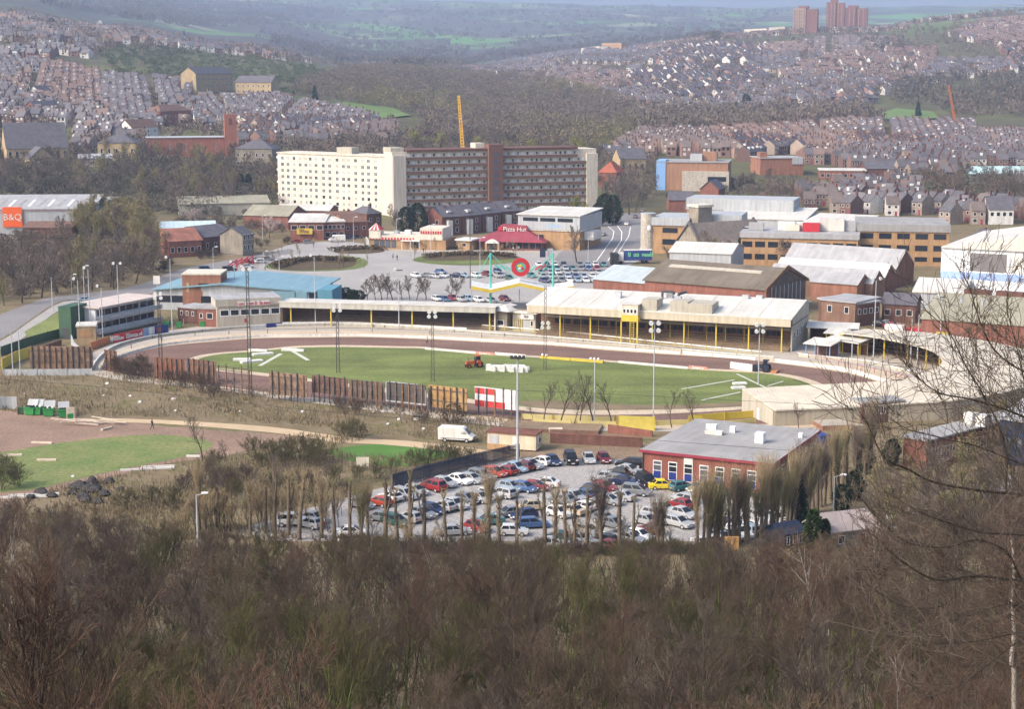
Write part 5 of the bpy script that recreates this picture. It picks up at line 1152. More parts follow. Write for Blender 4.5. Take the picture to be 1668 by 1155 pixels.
# brick building with blue panels
def bays(t, L, xs, z0, wpan, D=0, face='F', blue='blue', sizes=None):
    for k, x in enumerate(xs):
        tall = sizes and sizes[k]
        h = 2.9 if not tall else 3.7; zt = 2.95 if not tall else 3.75
        f = MB(); f.box(-wpan/2, -.06, .2, wpan/2, -.004, zt); o = f.build('window', 'frame_white', t)
        g = MB(); g.box(-wpan/2+.1, -.09, 1.5, wpan/2-.1, -.061, 2.25); g.box(-wpan/2+.1, -.09, 2.38, wpan/2-.1, -.061, 2.82); g.build('pane', 'glass' if k % 3 else 'glass_mid', o)
        MB().box(-wpan/2+.1, -.09, .28, wpan/2-.1, -.061, 1.4).build('spandrel', blue, o)
        if tall: MB().box(-wpan/2+.08, -.09, 2.9, wpan/2-.08, -.061, 3.65).build('blank_panel', 'white', o)
        if face == 'F': o.location = (x, 0, 0)
        else: o.location = (L, x, 0); o.rotation_euler = (0, 0, R(90))
t, L = site('office_building', 'single storey red brick building with a flat grey roof and blue window panels', 'building', (1046,779), (1256,803))
Bk = P(1350, 728, 4.0); A = P(1046,779); B = P(1256,803); D = 24
ow = MB().box(0, 0, 0, L, D, 4.1).build('wall', mat('red_brick', (.25,.095,.07), var=.12, scale=.5, fine=6), t)
rb = MB().box(-.35, -.35, 4.103, L+.35, D+.35, 4.35).build('roof', 'roof_felt', t); MB().box(-.4, -.42, 4.0, L+.42, -.352, 4.4).build('fascia', 'maroon', t); MB().box(L+.353, -.42, 4.0, L+.42, D+.4, 4.4).build('fascia', 'maroon', t)
bays(t, L, [L*(.12+.122*k) for k in range(7)], 0, 1.35, sizes=[0,0,1,0,0,0,0]); bays(t, L, [2.5+3*k for k in range(7)], 0, 1.5, face='R')
for x, y, s in ((L*.28, 16, 1.0), (L*.42, 17, .8), (L*.72, 12, 1.3), (L*.95, 18, .6), (L*.2, 18, .6)): MB().box(x-s/2, y-s/2, 4.36, x+s/2, y+s/2, 4.36+s*1.2).build('roof_vent', 'frame_white', t)
MB().box(L*.24, 14, 4.36, L*.38, 15.2, 4.9).build('rooflight', 'roof_white', t); MB().box(L*.9, -.06, 2.2, L*.93, -.004, 2.6).build('plate', 'frame_white', t); MB().tube((.12,-.12,.1),(.12,-.12,4),.07,.07,6).build('downpipe','dark_steel',t)
t, L = site('office_building', 'second flat roofed brick building with grey window bays beyond the right pollards', 'building', (1470,760), (1508,768)); D = 30
MB().box(0, 0, 0, L, D, 4.6).build('wall', 'brick', t); MB().box(-.3, -.3, 4.603, L+.3, D+.3, 4.85).build('roof', 'roof_felt', t)
for k in range(9): win(t, 'R', 1.8+3.1*k, 2.2, 2.3, 2.0, L=L, bars=2, frame='frame_white')
for k in range(2): MB().box(L*.3+k*2.2, 14, 4.86, L*.3+1.6+k*2.2, 16, 6.6).build('roof_cabin', 'white', t)
t, L = site('blue_container', 'dark blue steel container behind the brick building', 'container', (1338,735), (1352,733)); MB().box(0,0,0,L,5,2.5).build('body','blue',t); [MB().box(x-.06,-.06,.1,x+.06,-.003,2.4).build('rib','blue',t) for x in (L*.1,L*.35,L*.6,L*.85)]
t, L = site('warehouse', 'blue sided warehouse glimpsed through the branches at the right edge', 'building', (1625,755), (1720,770)); shell(t, L, 22, 7, 'navy', 'roof_grey', 'gx', 2); [MB().box(L*(.1+.2*k),-.05,3,L*(.2+.2*k),-.004,4.4).build('window','glass_mid',t) for k in range(4)]
# hoardings seen from behind
def hoard(a, b, h, clear, m, lab, posts=6, frame=None, rails=2, open_=False, strut=True):
    t, L = site('billboard', lab, 'billboard', a, b)
    if not open_: MB().box(0, .1, clear, L, .22, h).build('panel', m, t)
    else:
        for z in (clear+.3, (h+clear)/2, h-.3): MB().box(0, .05, z, L, .13, z+.14).build('rail', m, t)
    if frame:
        f = MB(); f.box(-.1,-.02,clear-.22,L+.1,.3,clear-.003).box(-.05,-.02,h+.003,L*.8,.3,h+.07).box(-.13,-.02,clear,-.003,.3,h).box(L+.003,-.02,clear,L+.09,.3,h-.8); f.build('frame', frame, t)
    for k in range(posts):
        x = L*(k+.5)/posts if not open_ else L*k/(posts-1); pm = rng.choice(['wood_grey','wood','dark_steel'])
        MB().box(x-.09, -.12, 0, x+.09, .08, h+rng.uniform(-.2, .35)).build('post', pm, t)
        if strut and k % 2 == 0:
            MB().tube((x+.1, -1.4-.3*rng.random(), 0), (x+.1, -.05, h*.72), .07, .07, 4).build('strut', pm, t)
    for k in range(rails):
        z = clear+(h-clear)*(k+.6)/rails; MB().box(0, -.03, z, L, .095, z+.16).build('rail', 'wood_grey', t)
    return t, L
mixw = mat('mix_rust', (.11,.075,.055), col2=(.30,.20,.14), scale=.55, fine=3); mixd = mat('mix_dark', (.06,.04,.035), col2=(.25,.13,.09), scale=.45, fine=3); mixo = mat('mix_orange', (.26,.15,.06), col2=(.45,.29,.13), scale=.5, fine=3)
hoard((49,604), (152,605), 5.0, .4, mixw, 'wide weathered board hoarding at the left end of the track', 11)
hoard((170,603), (190,606), 4.2, .3, mixd, 'narrow dark red board hoarding half hidden by scrub', 3)
hoard((252,618), (300,622), 4.4, .3, 'rust', 'rusty red hoarding behind the brush, left half', 6); hoard((304,622), (352,628), 4.6, .4, mixd, 'dark weathered hoarding next to the rusty red one', 6)
hoard((357,640), (407,646), 5.3, .5, 'wood_grey', 'open skeleton of a hoarding with bare dark posts', 5, open_=True)
hoard((439,651), (500,657), 5.2, 1.0, mixw, 'pale board hoarding with a white foot rail', 6, frame=None)
hoard((508,654), (566,661), 4.9, 1.7, mixd, 'dark hoarding with red board remnants on tall legs', 7); hoard((569,661), (626,667), 4.8, 1.6, 'wood_grey', 'grey brown slatted hoarding on tall legs', 7)
hoard((630,667), (693,674), 5.0, 1.7, mat('darkpanel', (.09,.08,.08), var=.3), 'dark hoarding inside a white frame', 6, frame='clad_grey')
hoard((697,672), (760,680), 5.0, 1.1, mixo, 'orange brown timber hoarding', 6)
t, L = hoard((773,674), (840,682), 4.9, 1.4, 'white', 'hoarding of red and white poster sheets', 5, rails=0, strut=False)
pr_ = mat('poster_red', (.5,.05,.05), var=.2); pw = mat('poster_white', (.72,.72,.74), var=.12, scale=1.2)
for i in range(4):
    for j in range(3):
        x0 = L*(.01+.248*i); m = pr_ if (j == 2 and i < 2) or (j == 0 and i < 3) else pw
        s = MB().box(x0, .02, 1.45+1.12*j, x0+L*.23, .095, 1.45+1.12*j+1.04).build('poster_sheet', m, t)
        if m is pw and i < 3:
            for q_ in range(3): MB().box(x0+L*.02, .0, 1.75+1.12*j+.22*q_, x0+L*(.10+.03*((i+q_) % 3)), .018, 1.82+1.12*j+.22*q_).build('print_line', 'clad_blue', s)
# low fences at the far left
fence('steel_fence', 'low grey palisade fence under the left hoarding', [(6,612),(60,612),(150,611)], 1.3, .08, 'clad_grey', 'steel', 2)
fence('yellow_fence', 'bright yellow board wall at the far left edge', [(4,602),(26,590),(47,583)], 2.2, .12, 'yellow', 'yellow', 4)
fence('steel_fence', 'grey corrugated fence behind the green skips at the left edge', [(-20,668),(10,666),(28,666)], 2.2, .1, 'clad_grey')
fence('green_fence', 'green mesh fence running from the road to the green shed', [(2,580),(50,563),(100,549)], 2.0, .06, 'green_wall', 'green_wall', 3)
fence('brick_wall', 'low dark red wall below the green mesh fence', [(10,588),(60,575),(100,562)], 1.2, .2, 'brick_dark')
# green skips with open lids, person, planks, rubble
gS = 'green skips on the waste ground'
for k, (x, y) in enumerate([(50,676),(60,676),(80,678),(104,680)]):
    t = thing('waste_skip', ['green waste skip at the left end of the group', 'green waste skip heaped with white rubbish', 'green waste skip in the middle with its lid open', 'green waste skip at the right end with black bags'][k], 'skip', P(x, y), R(-12+8*k))
    MB().extr([(-.8,.15),(.8,.15),(.95,1.35),(-.95,1.35)], 'y', -.65, .65).build('body', 'green_bin', t); MB().box(-1, -.72, 1.355, 1, .72, 1.45).build('rim', 'green_bin', t)
    l = MB().box(-.95, -.06, 0, .95, .06, 1.3).build('lid', 'clad_grey', t); l.location = (0, .7, 1.46); l.rotation_euler = (R(-35), 0, 0)
    for j in range(4): MB().ball((-.6+.4*j, .1*(j % 2), 1.5), .3, 1.1, 1, .8, 7, 5).build('rubbish_bag', 'white' if k in (1, 2) and j % 2 else 'black', t)
t = thing('waste_skip', 'small green bin standing by the planks', 'skip', P(115,686), R(10)); MB().extr([(-.4,.1),(.4,.1),(.5,1.1),(-.5,1.1)], 'y', -.4, .4).build('body', 'green_bin', t); MB().extr([(-.52,1.11),(.52,1.11),(.4,1.3),(-.4,1.25)], 'y', -.44, .44).build('lid', 'green_bin', t)
t = thing('plywood_sheet', 'tan plywood sheet leaning by the small green bin', 'board', P(115,682), R(10)); MB().prism([(-.7,0),(.7,0),(.9,.12),(-.6,.12)], .0, 2.0).build('sheet', 'plank', t)
t = thing('wheeled_cage', 'square tan cage beside the leftmost green skip', 'cage', P(35,675), R(5)); 
for x in (-.6, .6):
    for y in (-.5, .5): MB().box(x-.06, y-.06, 0, x+.06, y+.06, 1.5).build('post', 'brick_tan', t)
MB().box(-.54, -.44, .15, .54, .44, 1.3).build('load', 'green_wall', t)
gP = 'pale planks dumped on the waste ground'
for k in range(12):
    x, y = 100+rng.random()*98, 688+rng.random()*8; l = rng.uniform(2, 6); p = P(x, y)
    o = MB().extr([(-.16,0),(.16,0),(.15,.09),(-.15,.09)], 'x', -l/2, l/2).build('plank', 'plank', None, loc=(p.x, p.y, .05+.1*k)); o.rotation_euler = (0, R(rng.uniform(-3, 3)), R(rng.uniform(-25, 15)))
    tag(o, 'pale plank in the loose pile on the red waste ground', 'plank', gP)
for k, (x, y, l, a) in enumerate([(68,723,3.5,-8),(20,743,3,5),(76,751,3,0),(174,700,2.4,60),(28,812,9,8),(55,808,7,10),(240,766,8,12),(258,762,5,10),(315,745,2.2,-4)]):
    p = P(x, y); o = MB().extr([(-.2,0),(.2,0),(.17,.28),(-.17,.28)], 'x', -l/2, l/2).build('kerb_stone', 'plank' if k < 4 else 'kerb', None, loc=(p.x, p.y, .06)); o.rotation_euler[2] = R(a)
    tag(o, ['pale plank lying alone above the grass patch', 'pale plank at the left edge of the waste ground', 'thin plank lying across the grass patch', 'short pale plank pointing at the pile', 'long pale kerb by the bottom left corner of the waste ground', 'second pale kerb right of the corner one', 'long pale kerb along the lower edge of the grass patch', 'shorter pale kerb at the right of the long one', 'small pale stone at the tip of the grass patch'][k], 'plank' if k < 4 else 'kerb')
person(248, 699, 'person in dark clothes walking on the red waste ground', 'cloth', 'cloth', .4, stride=.4)
person(225, 616, 'person in a white top on the grassy bank by the hoardings', 'lamp_white', 'cloth', 1.0)
# rubble boulders and tyres
def rock(seed, s):
    q = random.Random(seed); b = MB(); b.ball((0,0,0), s, q.uniform(.9,1.5), q.uniform(.8,1.2), q.uniform(.6,.9), 9, 6); ph = q.random()*9
    b.v = [tuple(c*(1+.22*math.sin(3*x/s+ph)*math.cos(4*y/s-ph)+.1*math.sin(7*z/s+ph)) for c in (x, y, z)) for x, y, z in b.v]; return b
gR = 'dark boulders dumped at the edge of the waste ground'
for k, (x, y, s) in enumerate([(130,797,1.0),(150,790,.9),(148,802,1.1),(134,812,.8),(68,806,.9),(178,787,.6),(170,808,.7),(118,806,.7),(50,812,.6),(250,800,.5),(85,810,.6),(197,800,.5),(160,820,.6),(140,818,.8)]):
    p = P(x, y); o = rock(k, s).build('boulder', 'rubble', None, loc=(p.x, p.y, s*.45)); tag(o, 'dark boulder in the heap below the grass patch', 'boulder', gR)
gL = 'white litter on the bank'
for k, (x, y) in enumerate([(175,626),(169,645),(283,651),(392,671),(493,672),(632,692),(678,684),(690,700),(608,672),(624,672),(41,642),(19,660),(213,646),(228,656),(119,777),(286,670),(650,684)]):
    p = P(x, y); s = rng.uniform(.2, .34); o = rock(50+k, s).build('litter_bag', 'white', None, loc=(p.x, p.y, s*.4)); tag(o, 'white litter bag lying on the scrubby bank', 'litter', gL)
t = thing('sign_board', 'square cream board standing at the green field', 'board', P(591,766)); MB().box(-.95,-.05,.5,.95,.05,2.0).build('panel','cream',t); [MB().box(x-.06,.052,0,x+.06,.16,1.8).build('post','wood',t) for x in (-.7,.7)]
t = thing('sign_board', 'square orange plywood board among the bare tree tops', 'board', P(1191,922)); MB().box(-.85,-.06,2.0,.85,.06,3.7).build('panel','wood_orange',t); [MB().box(x-.08,.062,0,x+.08,.2,3.4).build('post','wood',t) for x in (-.6,.6)]
lamp_post(323, 905, 806, 'grey street lamp standing behind the wood at the left', 1, 'steel', .1, 'street_lamp', 'street lamps', 'arm'); lamp_post(1357, 850, 776, 'pale street lamp by the lane right of the conifer', 1, 'steel', .08); lamp_post(757, 0+905, 838, 'thin pole at the front of the car park', 0, 'steel', .06, 'street_lamp', None, 'none') if False else None
for k, (x, y) in enumerate([(1245,868),(1257,866),(1302,853)]): person(x, y, ['person in a grey coat walking by the pollard row', 'person in a pink top walking by the pollard row', 'person in dark clothes by the conifer'][k], ['cloth_light', mat('pinkc', (.5,.2,.2)), 'cloth'][k], 'cloth', 2.0)
t, L = site('gate_shed', 'low slate roofed gatehouse by the lane at the lower right', 'building', (1346,900), (1425,890)); shell(t, L, 5, 2.6, 'stone_grey', mat('pink_roof', (.33,.28,.27), var=.15), 'gx', 1.6); win(t, 'F', L*.3, 1.4, 1.0, 1.1); win(t, 'F', L*.75, 1.4, .8, 1.2)
t, L = site('gate_shed', 'small dark blue roofed kiosk between conifer and lane', 'hut', (1277,895), (1310,889)); shell(t, L, 4, 1.9, 'navy', 'navy', 'gx', .8); [win(t, 'F', L*(.2+.3*k), 1.0, .5, 1.2) for k in range(3)]

# ---------------------------------------------------------------- trees of the middle ground
gPol = 'pollards along the near edge of the car park'
PX = [325,352,408,432,447,470,487,524,545,570,588,600,628,648,668,690,727,752,772,797,814,842,888,905,922,935,955,980,1010,1030,1072,1080]
for k, x in enumerate(PX):
    y = float(np.interp(x, [325, 600, 850, 1080], [868, 886, 896, 908]))+rng.uniform(-8, 6)
    p = P(x, y); big = x in (588, 600, 797, 980, 1080, 1072, 325, 352)
    o = plant((POLB if big else POL)[rng.randrange(4)], p.x, p.y, rng.uniform(.85, 1.2)*(.95 if big else 1.05), label='thick pollard with a brush of shoots before the car park' if big else 'pollarded pole of a tree standing before the parked cars', group=('bushy ' if big else '')+gPol)
gP2 = 'dense row of brush topped pollards at the right'
for k in range(40):
    s = k/39; x = 1135+s*285+rng.uniform(-4, 4); y = float(np.interp(x, [1135, 1200, 1290, 1350, 1420], [902, 890, 862, 818, 768]))+rng.uniform(-3, 3); p = P(x, y)
    plant(POLB[rng.randrange(4)], p.x, p.y, rng.uniform(.85, 1.2), label='brush topped pollard in the dense row right of the car park', group=gP2)
gB = 'bare lone trees on the near side of the track'
for k, (x, y, top) in enumerate([(886,688,615),(913,693,610),(934,695,640),(945,688,622),(967,690,600),(996,690,618),(1095,697,632),(1132,699,628),(868,686,660),(1301,700,650)]):
    p = P(x, y); hh = zpy(top, p.y); plant(MID['lone'][k % 2], p.x, p.y, hh/9.3, label=['bare lone tree at the left of the row before the grass', 'second bare tree of the row, widely forked', 'third bare tree, leaning and lower than its neighbours', 'fourth bare tree, straight and slim', 'fifth bare tree beside a thin grey pole', 'bare tree at the right end of the row by the yellow screen', 'lone bare tree left of the bright yellow panel', 'lone bare tree in front of the bright yellow panel', 'small bare tree by the poster hoarding', 'small bare tree against the beige wall of the curved stand'][k], group=gB)
gS2 = 'scrub bushes on the waste ground'
def bush(x, y, s, kind='bush', lab='low tangled bush on the scrubby ground', grp=gS2, z=None):
    p = P(x, y); return plant(MID[kind][rng.randrange(2)], p.x, p.y, s, label=lab, group=grp)
for x, y, s in [(190,610,1.3),(205,614,1.5),(222,612,1.2),(240,616,1.4),(214,618,1.1),(232,606,1.3),(275,628,1.1),(300,632,1.2),(330,640,1.4),(345,648,1.2),(555,668,.9),(580,676,1.0),(690,690,.9)]: bush(x, y, s, 'bush_brown', 'brown bush in the brush along the hoardings', 'brush along the hoardings')
for x, y, s in [(415,748,1.5),(440,752,1.4),(462,748,1.5),(488,752,1.8),(520,752,1.6),(505,760,1.4),(470,760,1.2),(430,762,1.1),(700,758,1.5),(725,752,1.3),(745,757,1.3),(670,762,1.2),(770,752,1.0),(640,772,1.0),(560,716,1.2),(575,712,1.3),(590,716,1.2)]: bush(x, y, s*.85, 'bush', 'olive bush beside the small green field', 'bushes round the small green field')
for x, y, s in [(10,775,1.2),(30,792,1.2),(0,800,1.4),(350,770,1.2),(330,790,1.3),(300,800,1.0),(365,800,1.3),(400,790,1.2),(380,815,1.1),(290,830,1.2),(440,800,1.0),(250,825,1.0),(210,830,1.1),(340,830,1.2),(420,830,1.1),(470,812,1.1),(500,800,1.1),(540,790,1.1),(580,785,1.0),(520,820,1.0),(560,810,.9),(610,780,.9)]: bush(x, y, s, rng.choice(['bush','bush_brown']), 'tangled bush between the wood and the waste ground', 'tangle between the wood and the waste ground')
for k, (x, y, top) in enumerate([(330,752,668),(370,755,712),(318,812,752),(352,800,745),(405,815,760),(452,800,730),(540,800,735),(565,690,650),(300,815,770),(480,815,760),(655,690,655)]):
    p = P(x, y); plant(MID['lone'][k % 2], p.x, p.y, zpy(top, p.y)/9.3, label='bare tree on the rough ground left of the car park', group='bare trees on the rough ground')
for k in range(70):
    x = 300+rng.random()*350; y = rng.uniform(max(752, 880-(x-300)*.25), 872); p = P(x, y)
    if x > 560 and y > 800: continue
    plant(MID['sapling'][k % 2], p.x, p.y, rng.uniform(.5, 1.0), label='slender tan sapling in the thicket left of the car park', group='saplings in the thicket left of the car park').name = 'sapling'
for k in range(30):
    x = 640+rng.random()*460; p = P(x, rng.uniform(892, 908)); plant(MID['sapling'][k % 2], p.x, p.y, rng.uniform(.35, .7), label='slender tan sapling at the front edge of the car park', group='saplings at the front edge of the car park').name = 'sapling'
for k in range(85):
    x = 560+k*7.4+rng.uniform(-4, 4); p = P(x, float(np.interp(x, [560, 900, 1190], [898, 912, 908]))+rng.uniform(-5, 6)); plant(MID[rng.choice(['bush','bush_brown'])][k % 2], p.x, p.y, rng.uniform(.35, .75), label='low tangled bush at the front edge of the car park', group='bushes at the front edge of the car park')
p = P(738, 690); plant(GREENB, p.x, p.y, 1.0, label='fresh green leafy bush before the orange brown hoarding')
# conifers and ivy at the lower right
p = P(1299,858); plant(EV_CONE, p.x, p.y, zpy(772, p.y)/9, label='dark pointed conifer at the end of the pollard row')
for k, (x, y, top, s) in enumerate([(1408,770,722,1),(1452,760,716,1),(1392,815,775,1.2),(1370,838,790,1.0)]):
    p = P(x, y); plant(EV_ROUND, p.x, p.y, zpy(top, p.y)/9*s, label=['dark evergreen behind the brush topped pollards, left one', 'dark evergreen beside the second brick building', 'broad evergreen right of the pale street lamp', 'low evergreen above the bright verge'][k])
for k, (x, y, top) in enumerate([(1323,905,836),(1342,900,850)]):
    p = P(x, y); plant(IVY, p.x, p.y, zpy(top, p.y)/7.5, label=['ivy clad trunk left of the lane', 'shorter ivy clad trunk at the lane'][k])
# brush of the slope beyond the right pollards
for k in range(60):
    x = 1420+rng.random()*280; y = rng.uniform(790, 900); p = P(x, y)
    if 1440 < x < 1520 and y < 800: continue
    hh = rng.uniform(5, 9)
    if zpy(y, p.y) > 50: continue
    plant(MID[rng.choice(['brown','grey','olive'])][rng.randrange(2)], p.x, p.y, hh/11, label='bare tree on the brushy slope at the right', group='bare trees on the brushy slope at the right')
for k in range(16):
    x = 1560+rng.random()*140; y = rng.uniform(690, 760); p = P(x, y); plant(MID[rng.choice(['brown','olive'])][rng.randrange(2)], p.x, p.y, rng.uniform(.45, .7), label='small bare tree behind the second brick building', group='small bare trees behind the second brick building')
# overhead wires
def wire(pix, lab):
    pts = [PD(a, b, Y) for a, b, Y in pix]; pts = smooth_loop(pts, 6, closed=False); o = MB().path([p-pts[0] for p in pts], .022, 4).build('overhead_wire', 'dark_steel', None, loc=pts[0]); tag(o, lab, 'wire')
wire([(-60,380,150),(100,388,152),(250,402,155),(420,418,160),(560,428,165)], 'thin grey overhead wire crossing the wood at the left')
wire([(-40,614,170),(200,634,170),(500,668,170),(760,690,170),(1000,712,172),(1300,735,175)], 'thin overhead wire crossing above the waste ground')
wire([(840,636,180),(1060,645,180),(1250,655,182),(1500,668,185),(1740,690,190)], 'thin dark wire crossing before the near straight')
# rough ground cover: tussocks of dead grass
r_ = np.random.default_rng(9); n = 44000
A = np.array([[*P(x, y)[:2]] for x, y in zip(r_.uniform(-60, 860, n), r_.uniform(608, 880, n))])
pxs = CX + F*A[:, 0]/(A[:, 1]*math.cos(PIT)); pys = np.array([HY + F*H/a for a in A[:, 1]])
def inpoly(px, py, poly):
    ins = np.zeros(len(px), bool); j = len(poly)-1
    for i in range(len(poly)):
        xi, yi = poly[i]; xj, yj = poly[j]; c = ((yi > py) != (yj > py)) & (px < (xj-xi)*(py-yi)/(yj-yi+1e-9)+xi); ins ^= c; j = i
    return ins
bad = inpoly(pxs, pys, [(-60,672),(160,684),(500,712),(360,748),(200,772),(90,800),(-60,835)]) | inpoly(pxs, pys, [(372,868),(600,798),(840,742),(900,742),(900,900),(480,892)]) | inpoly(pxs, pys, [(120,596),(300,622),(500,648),(860,690),(860,600),(120,580)]) | inpoly(pxs, pys, [(165,680),(480,697),(845,740),(800,752),(470,710),(165,690)]) | inpoly(pxs, pys, [(530,733),(600,722),(760,733),(700,754),(560,750)])
A = A[~bad & (np.sin(A[:, 0]*.21)*np.cos(A[:, 1]*.17)+r_.normal(0, .5, n) > -.2)[...]] if True else A
m_ = len(A); hh = .3+.8*r_.random(m_)**1.5; p0 = np.column_stack([A, np.zeros(m_)-.03]); p1 = p0+np.column_stack([r_.normal(0, .3, m_)*hh, r_.normal(0, .3, m_)*hh, hh])
o = link('dead_grass', segs_mesh('dead_grass', p0, p1, np.full(m_, .10), np.full(m_, .02), 3, [mat('tussock', (.12,.10,.045), col2=(.32,.25,.16), scale=.15)]), None); tag(o, 'tussocks of dead grass on the rough bank', 'grass', kind='stuff')
# ---------------------------------------------------------------- roads and open ground behind the stadium
sheet('road', [(-60,562),(-60,528),(0,512),(60,490),(95,483),(200,470),(250,456),(300,437),(420,415),(470,405),(475,412),(430,424),(330,448),(268,470),(230,482),(130,488),(100,490),(75,502),(40,527),(0,552)], 'asphalt', .03, smooth=2)
sheet('pavement', [(0,556),(40,530),(78,504),(105,491),(135,490),(110,500),(85,512),(50,540),(20,562),(-40,580),(-60,568)], 'asphalt_light', .025, smooth=2)
sheet('verge', [(40,540),(85,514),(110,502),(118,540),(96,548),(50,562)], 'grass_rough', .05)
sheet('tarmac', [(420,415),(480,396),(560,392),(640,404),(760,408),(900,408),(955,402),(975,372),(1010,352),(1045,344),(1062,350),(1062,372),(1050,420),(1010,440),(990,475),(960,500),(560,505),(540,480),(400,445),(330,450)], 'asphalt_light', .02)
sheet('high_road', [(910,412),(962,385),(985,362),(1020,345),(1052,338),(1060,350),(1052,375),(1045,400),(1010,432),(960,440),(900,430)], 'asphalt', .045)
ribbon('road_markings', [P(972,425),P(998,388),P(1000,377),P(990,368)], .3, 'paint', .06); ribbon('road_markings', [P(990,425),P(1012,392),P(1013,378),P(1006,368)], .3, 'paint', .06); ribbon('road_markings', [P(1008,410),P(1024,385),P(1027,370)], .3, 'paint', .06)
sheet('pavement', [(600,408),(760,412),(895,413),(895,408),(760,407),(600,404)], 'paving', .06)
sheet('island_grass', [(430,434),(460,423),(520,417),(570,417),(598,424),(590,436),(540,441),(470,441)], 'grass', .06, smooth=3)
sheet('island_bed', [(445,436),(470,425),(520,420),(565,420),(580,428),(560,437),(480,440)], 'hedge', .10, smooth=3)
sheet('island_grass', [(672,424),(700,414),(760,411),(830,414),(850,424),(800,431),(720,431)], 'grass', .06, smooth=3)
sheet('island_bed', [(690,419),(720,413),(770,412),(825,415),(842,421),(780,423),(710,424)], 'hedge', .10, smooth=3)
sheet('island_bed', [(545,407),(580,402),(620,404),(624,410),(590,413),(550,412)], 'hedge', .08, smooth=3)
# low hedges on the islands
def hedge(pix, h, w_, lab, m='hedge', z=0.0, n=None):
    pts = prail(pix, z); root = None; r = np.random.default_rng(len(lab)+int(pix[0][0])); P0 = []; Dd = []
    for i in range(len(pts)-1):
        a, b = pts[i], pts[i+1]; k = max(4, int((b-a).length*w_*h*10))
        for _ in range(k):
            t = r.random(); ang = r.random()*6.28; rad = (r.random()**.5)*w_/2
            P0.append(((a.x+(b.x-a.x)*t)+math.cos(ang)*rad-pts[0].x, (a.y+(b.y-a.y)*t)+math.sin(ang)*rad-pts[0].y, h*r.random()**.6)); Dd.append((math.cos(ang), math.sin(ang), r.normal(.3, .5)))
    o = link('hedge', cards_mesh('hedge', P0, Dd, .55, .35, m, 3), None, pts[0]); return tag(o, lab, 'hedge')
hedge([(448,437),(480,427),(530,424),(575,427)], 1.2, 5, 'low brown hedge on the left roundabout island'); hedge([(694,420),(740,416),(800,416),(836,420)], 1.2, 4, 'low brown hedge on the island before the red roofed restaurant')
hedge([(540,410),(590,406),(625,408)], 1.3, 3, 'short brown hedge left of the fast food restaurant'); hedge([(610,404),(680,406),(760,407)], .9, 1.5, 'thin green hedge at the foot of the fast food restaurant', 'ivy')

def wins(t, rows, L, face='F', D=0, frame='frame_white', glass='glass', bars=0):
    for z, h, n, w_ in rows:
        for k in range(n):
            S = L if face == 'F' else D
            win(t, face, S*(k+.5)/n, z, w_, h, L=L, D=D, frame=frame, glass=glass, bars=bars)
def blk(name, lab, a, b, z, D, h, wall, roof, kind='flat', rise=2.0, rows=(), rrows=(), lrows=(), over=.35, th=.35, frame='frame_white', bars=0, base=0.0, glass='glass', cat='building', chim=()):
    t, L = site(name, lab, cat, a, b, z, base=base); shell(t, L, D, h, wall, roof, kind, rise, over, th)
    wins(t, rows, L, 'F', D, frame, glass, bars); wins(t, rrows, L, 'R', D, frame, glass, bars); wins(t, lrows, L, 'L', D, frame, glass, bars)
    for fx, fy in chim: chimney(t, L*fx, D*fy, h+(rise*.6 if kind != 'flat' else 0), 1.8)
    return t, L
# ------------------------------------------------ the two slab blocks of flats
def many_windows(t, cells, w_, h_, D=0, L=0, frame='frame_white', y=0.0, bars=1):
    """the hundred largest as parts, the rest as one part"""
    for x, z, g in cells[:100]:
        o = win(t, 'F', x, z, w_, h_, frame=frame, glass=g, bars=bars); o.location.y = y
    b = MB()
    for x, z, g in cells[100:]:
        b.use(frame); b.box(x-w_/2, y-.06, z-h_/2, x+w_/2, y-.004, z+h_/2); b.use(g); b.box(x-w_/2+.1, y-.085, z-h_/2+.1, x+w_/2-.1, y-.061, z+h_/2-.1)
    if cells[100:]:
        o = b.build('windows', None, t); o['kind'] = 'stuff'
t, L = site('block_of_flats', 'bright cream slab block of flats with small regular windows', 'flats', (454,340), (640,351)); D = 12; h = 23.8
MB().box(0, 0, 0, L*.965, D, h).build('wall', mat('flat_cream', (.66,.61,.53), var=.05, scale=.1), t); MB().box(-.3, -.35, h+.003, L*.965+.3, D+.3, h+.55).build('roof', 'cream', t)
xs = [.045,.095,.15,.205,.255,.295,.345,.41,.465,.53,.585,.63,.69,.75,.80,.86]
cells = [(L*x, 2.2+2.62*k, q_) for k in range(8, -1, -1) for i, x in enumerate(xs) for q_ in [('glass', 'glass_mid', 'clad_grey', 'glass_mid', 'glass', 'cream_dark', 'glass_mid')[(i*i*3+i*7+k*5+k*k) % 7]]]
for c in range(len(cells)): cells[c] = (cells[c][0], cells[c][1]-1.3, cells[c][2])
many_windows(t, [c for c in cells if c[1] < h-1.6], 1.55, 1.5, bars=1)
MB().box(L*.966, 1.2, 0, L, D-.5, h-.4).build('stair_bay', 'brick_dark', t)
for k in range(9): MB().box(L*.966, -.1, .6+2.62*k, L+.1, 1.19, 1.65+2.62*k).build('balcony', 'cream' if k % 2 else 'clad_grey', t); MB().box(-1.5, 1.0, .6+2.62*k, -.003, D-1, 1.6+2.62*k).build('balcony', 'brick' if k % 2 else 'cream', t)
MB().box(-1.2, 1.2, 0, -.004, D-1.2, h-1).build('end_bay', 'brick_dark', t)
MB().box(L*.49, 3, h+.56, L*.62, 8, h+3.2).build('lift_house', 'cream_dark', t)
t, L = site('block_of_flats', 'long brown deck access block of flats with a central stair tower', 'flats', (641,354), (972,343)); D = 13; h = 26.2
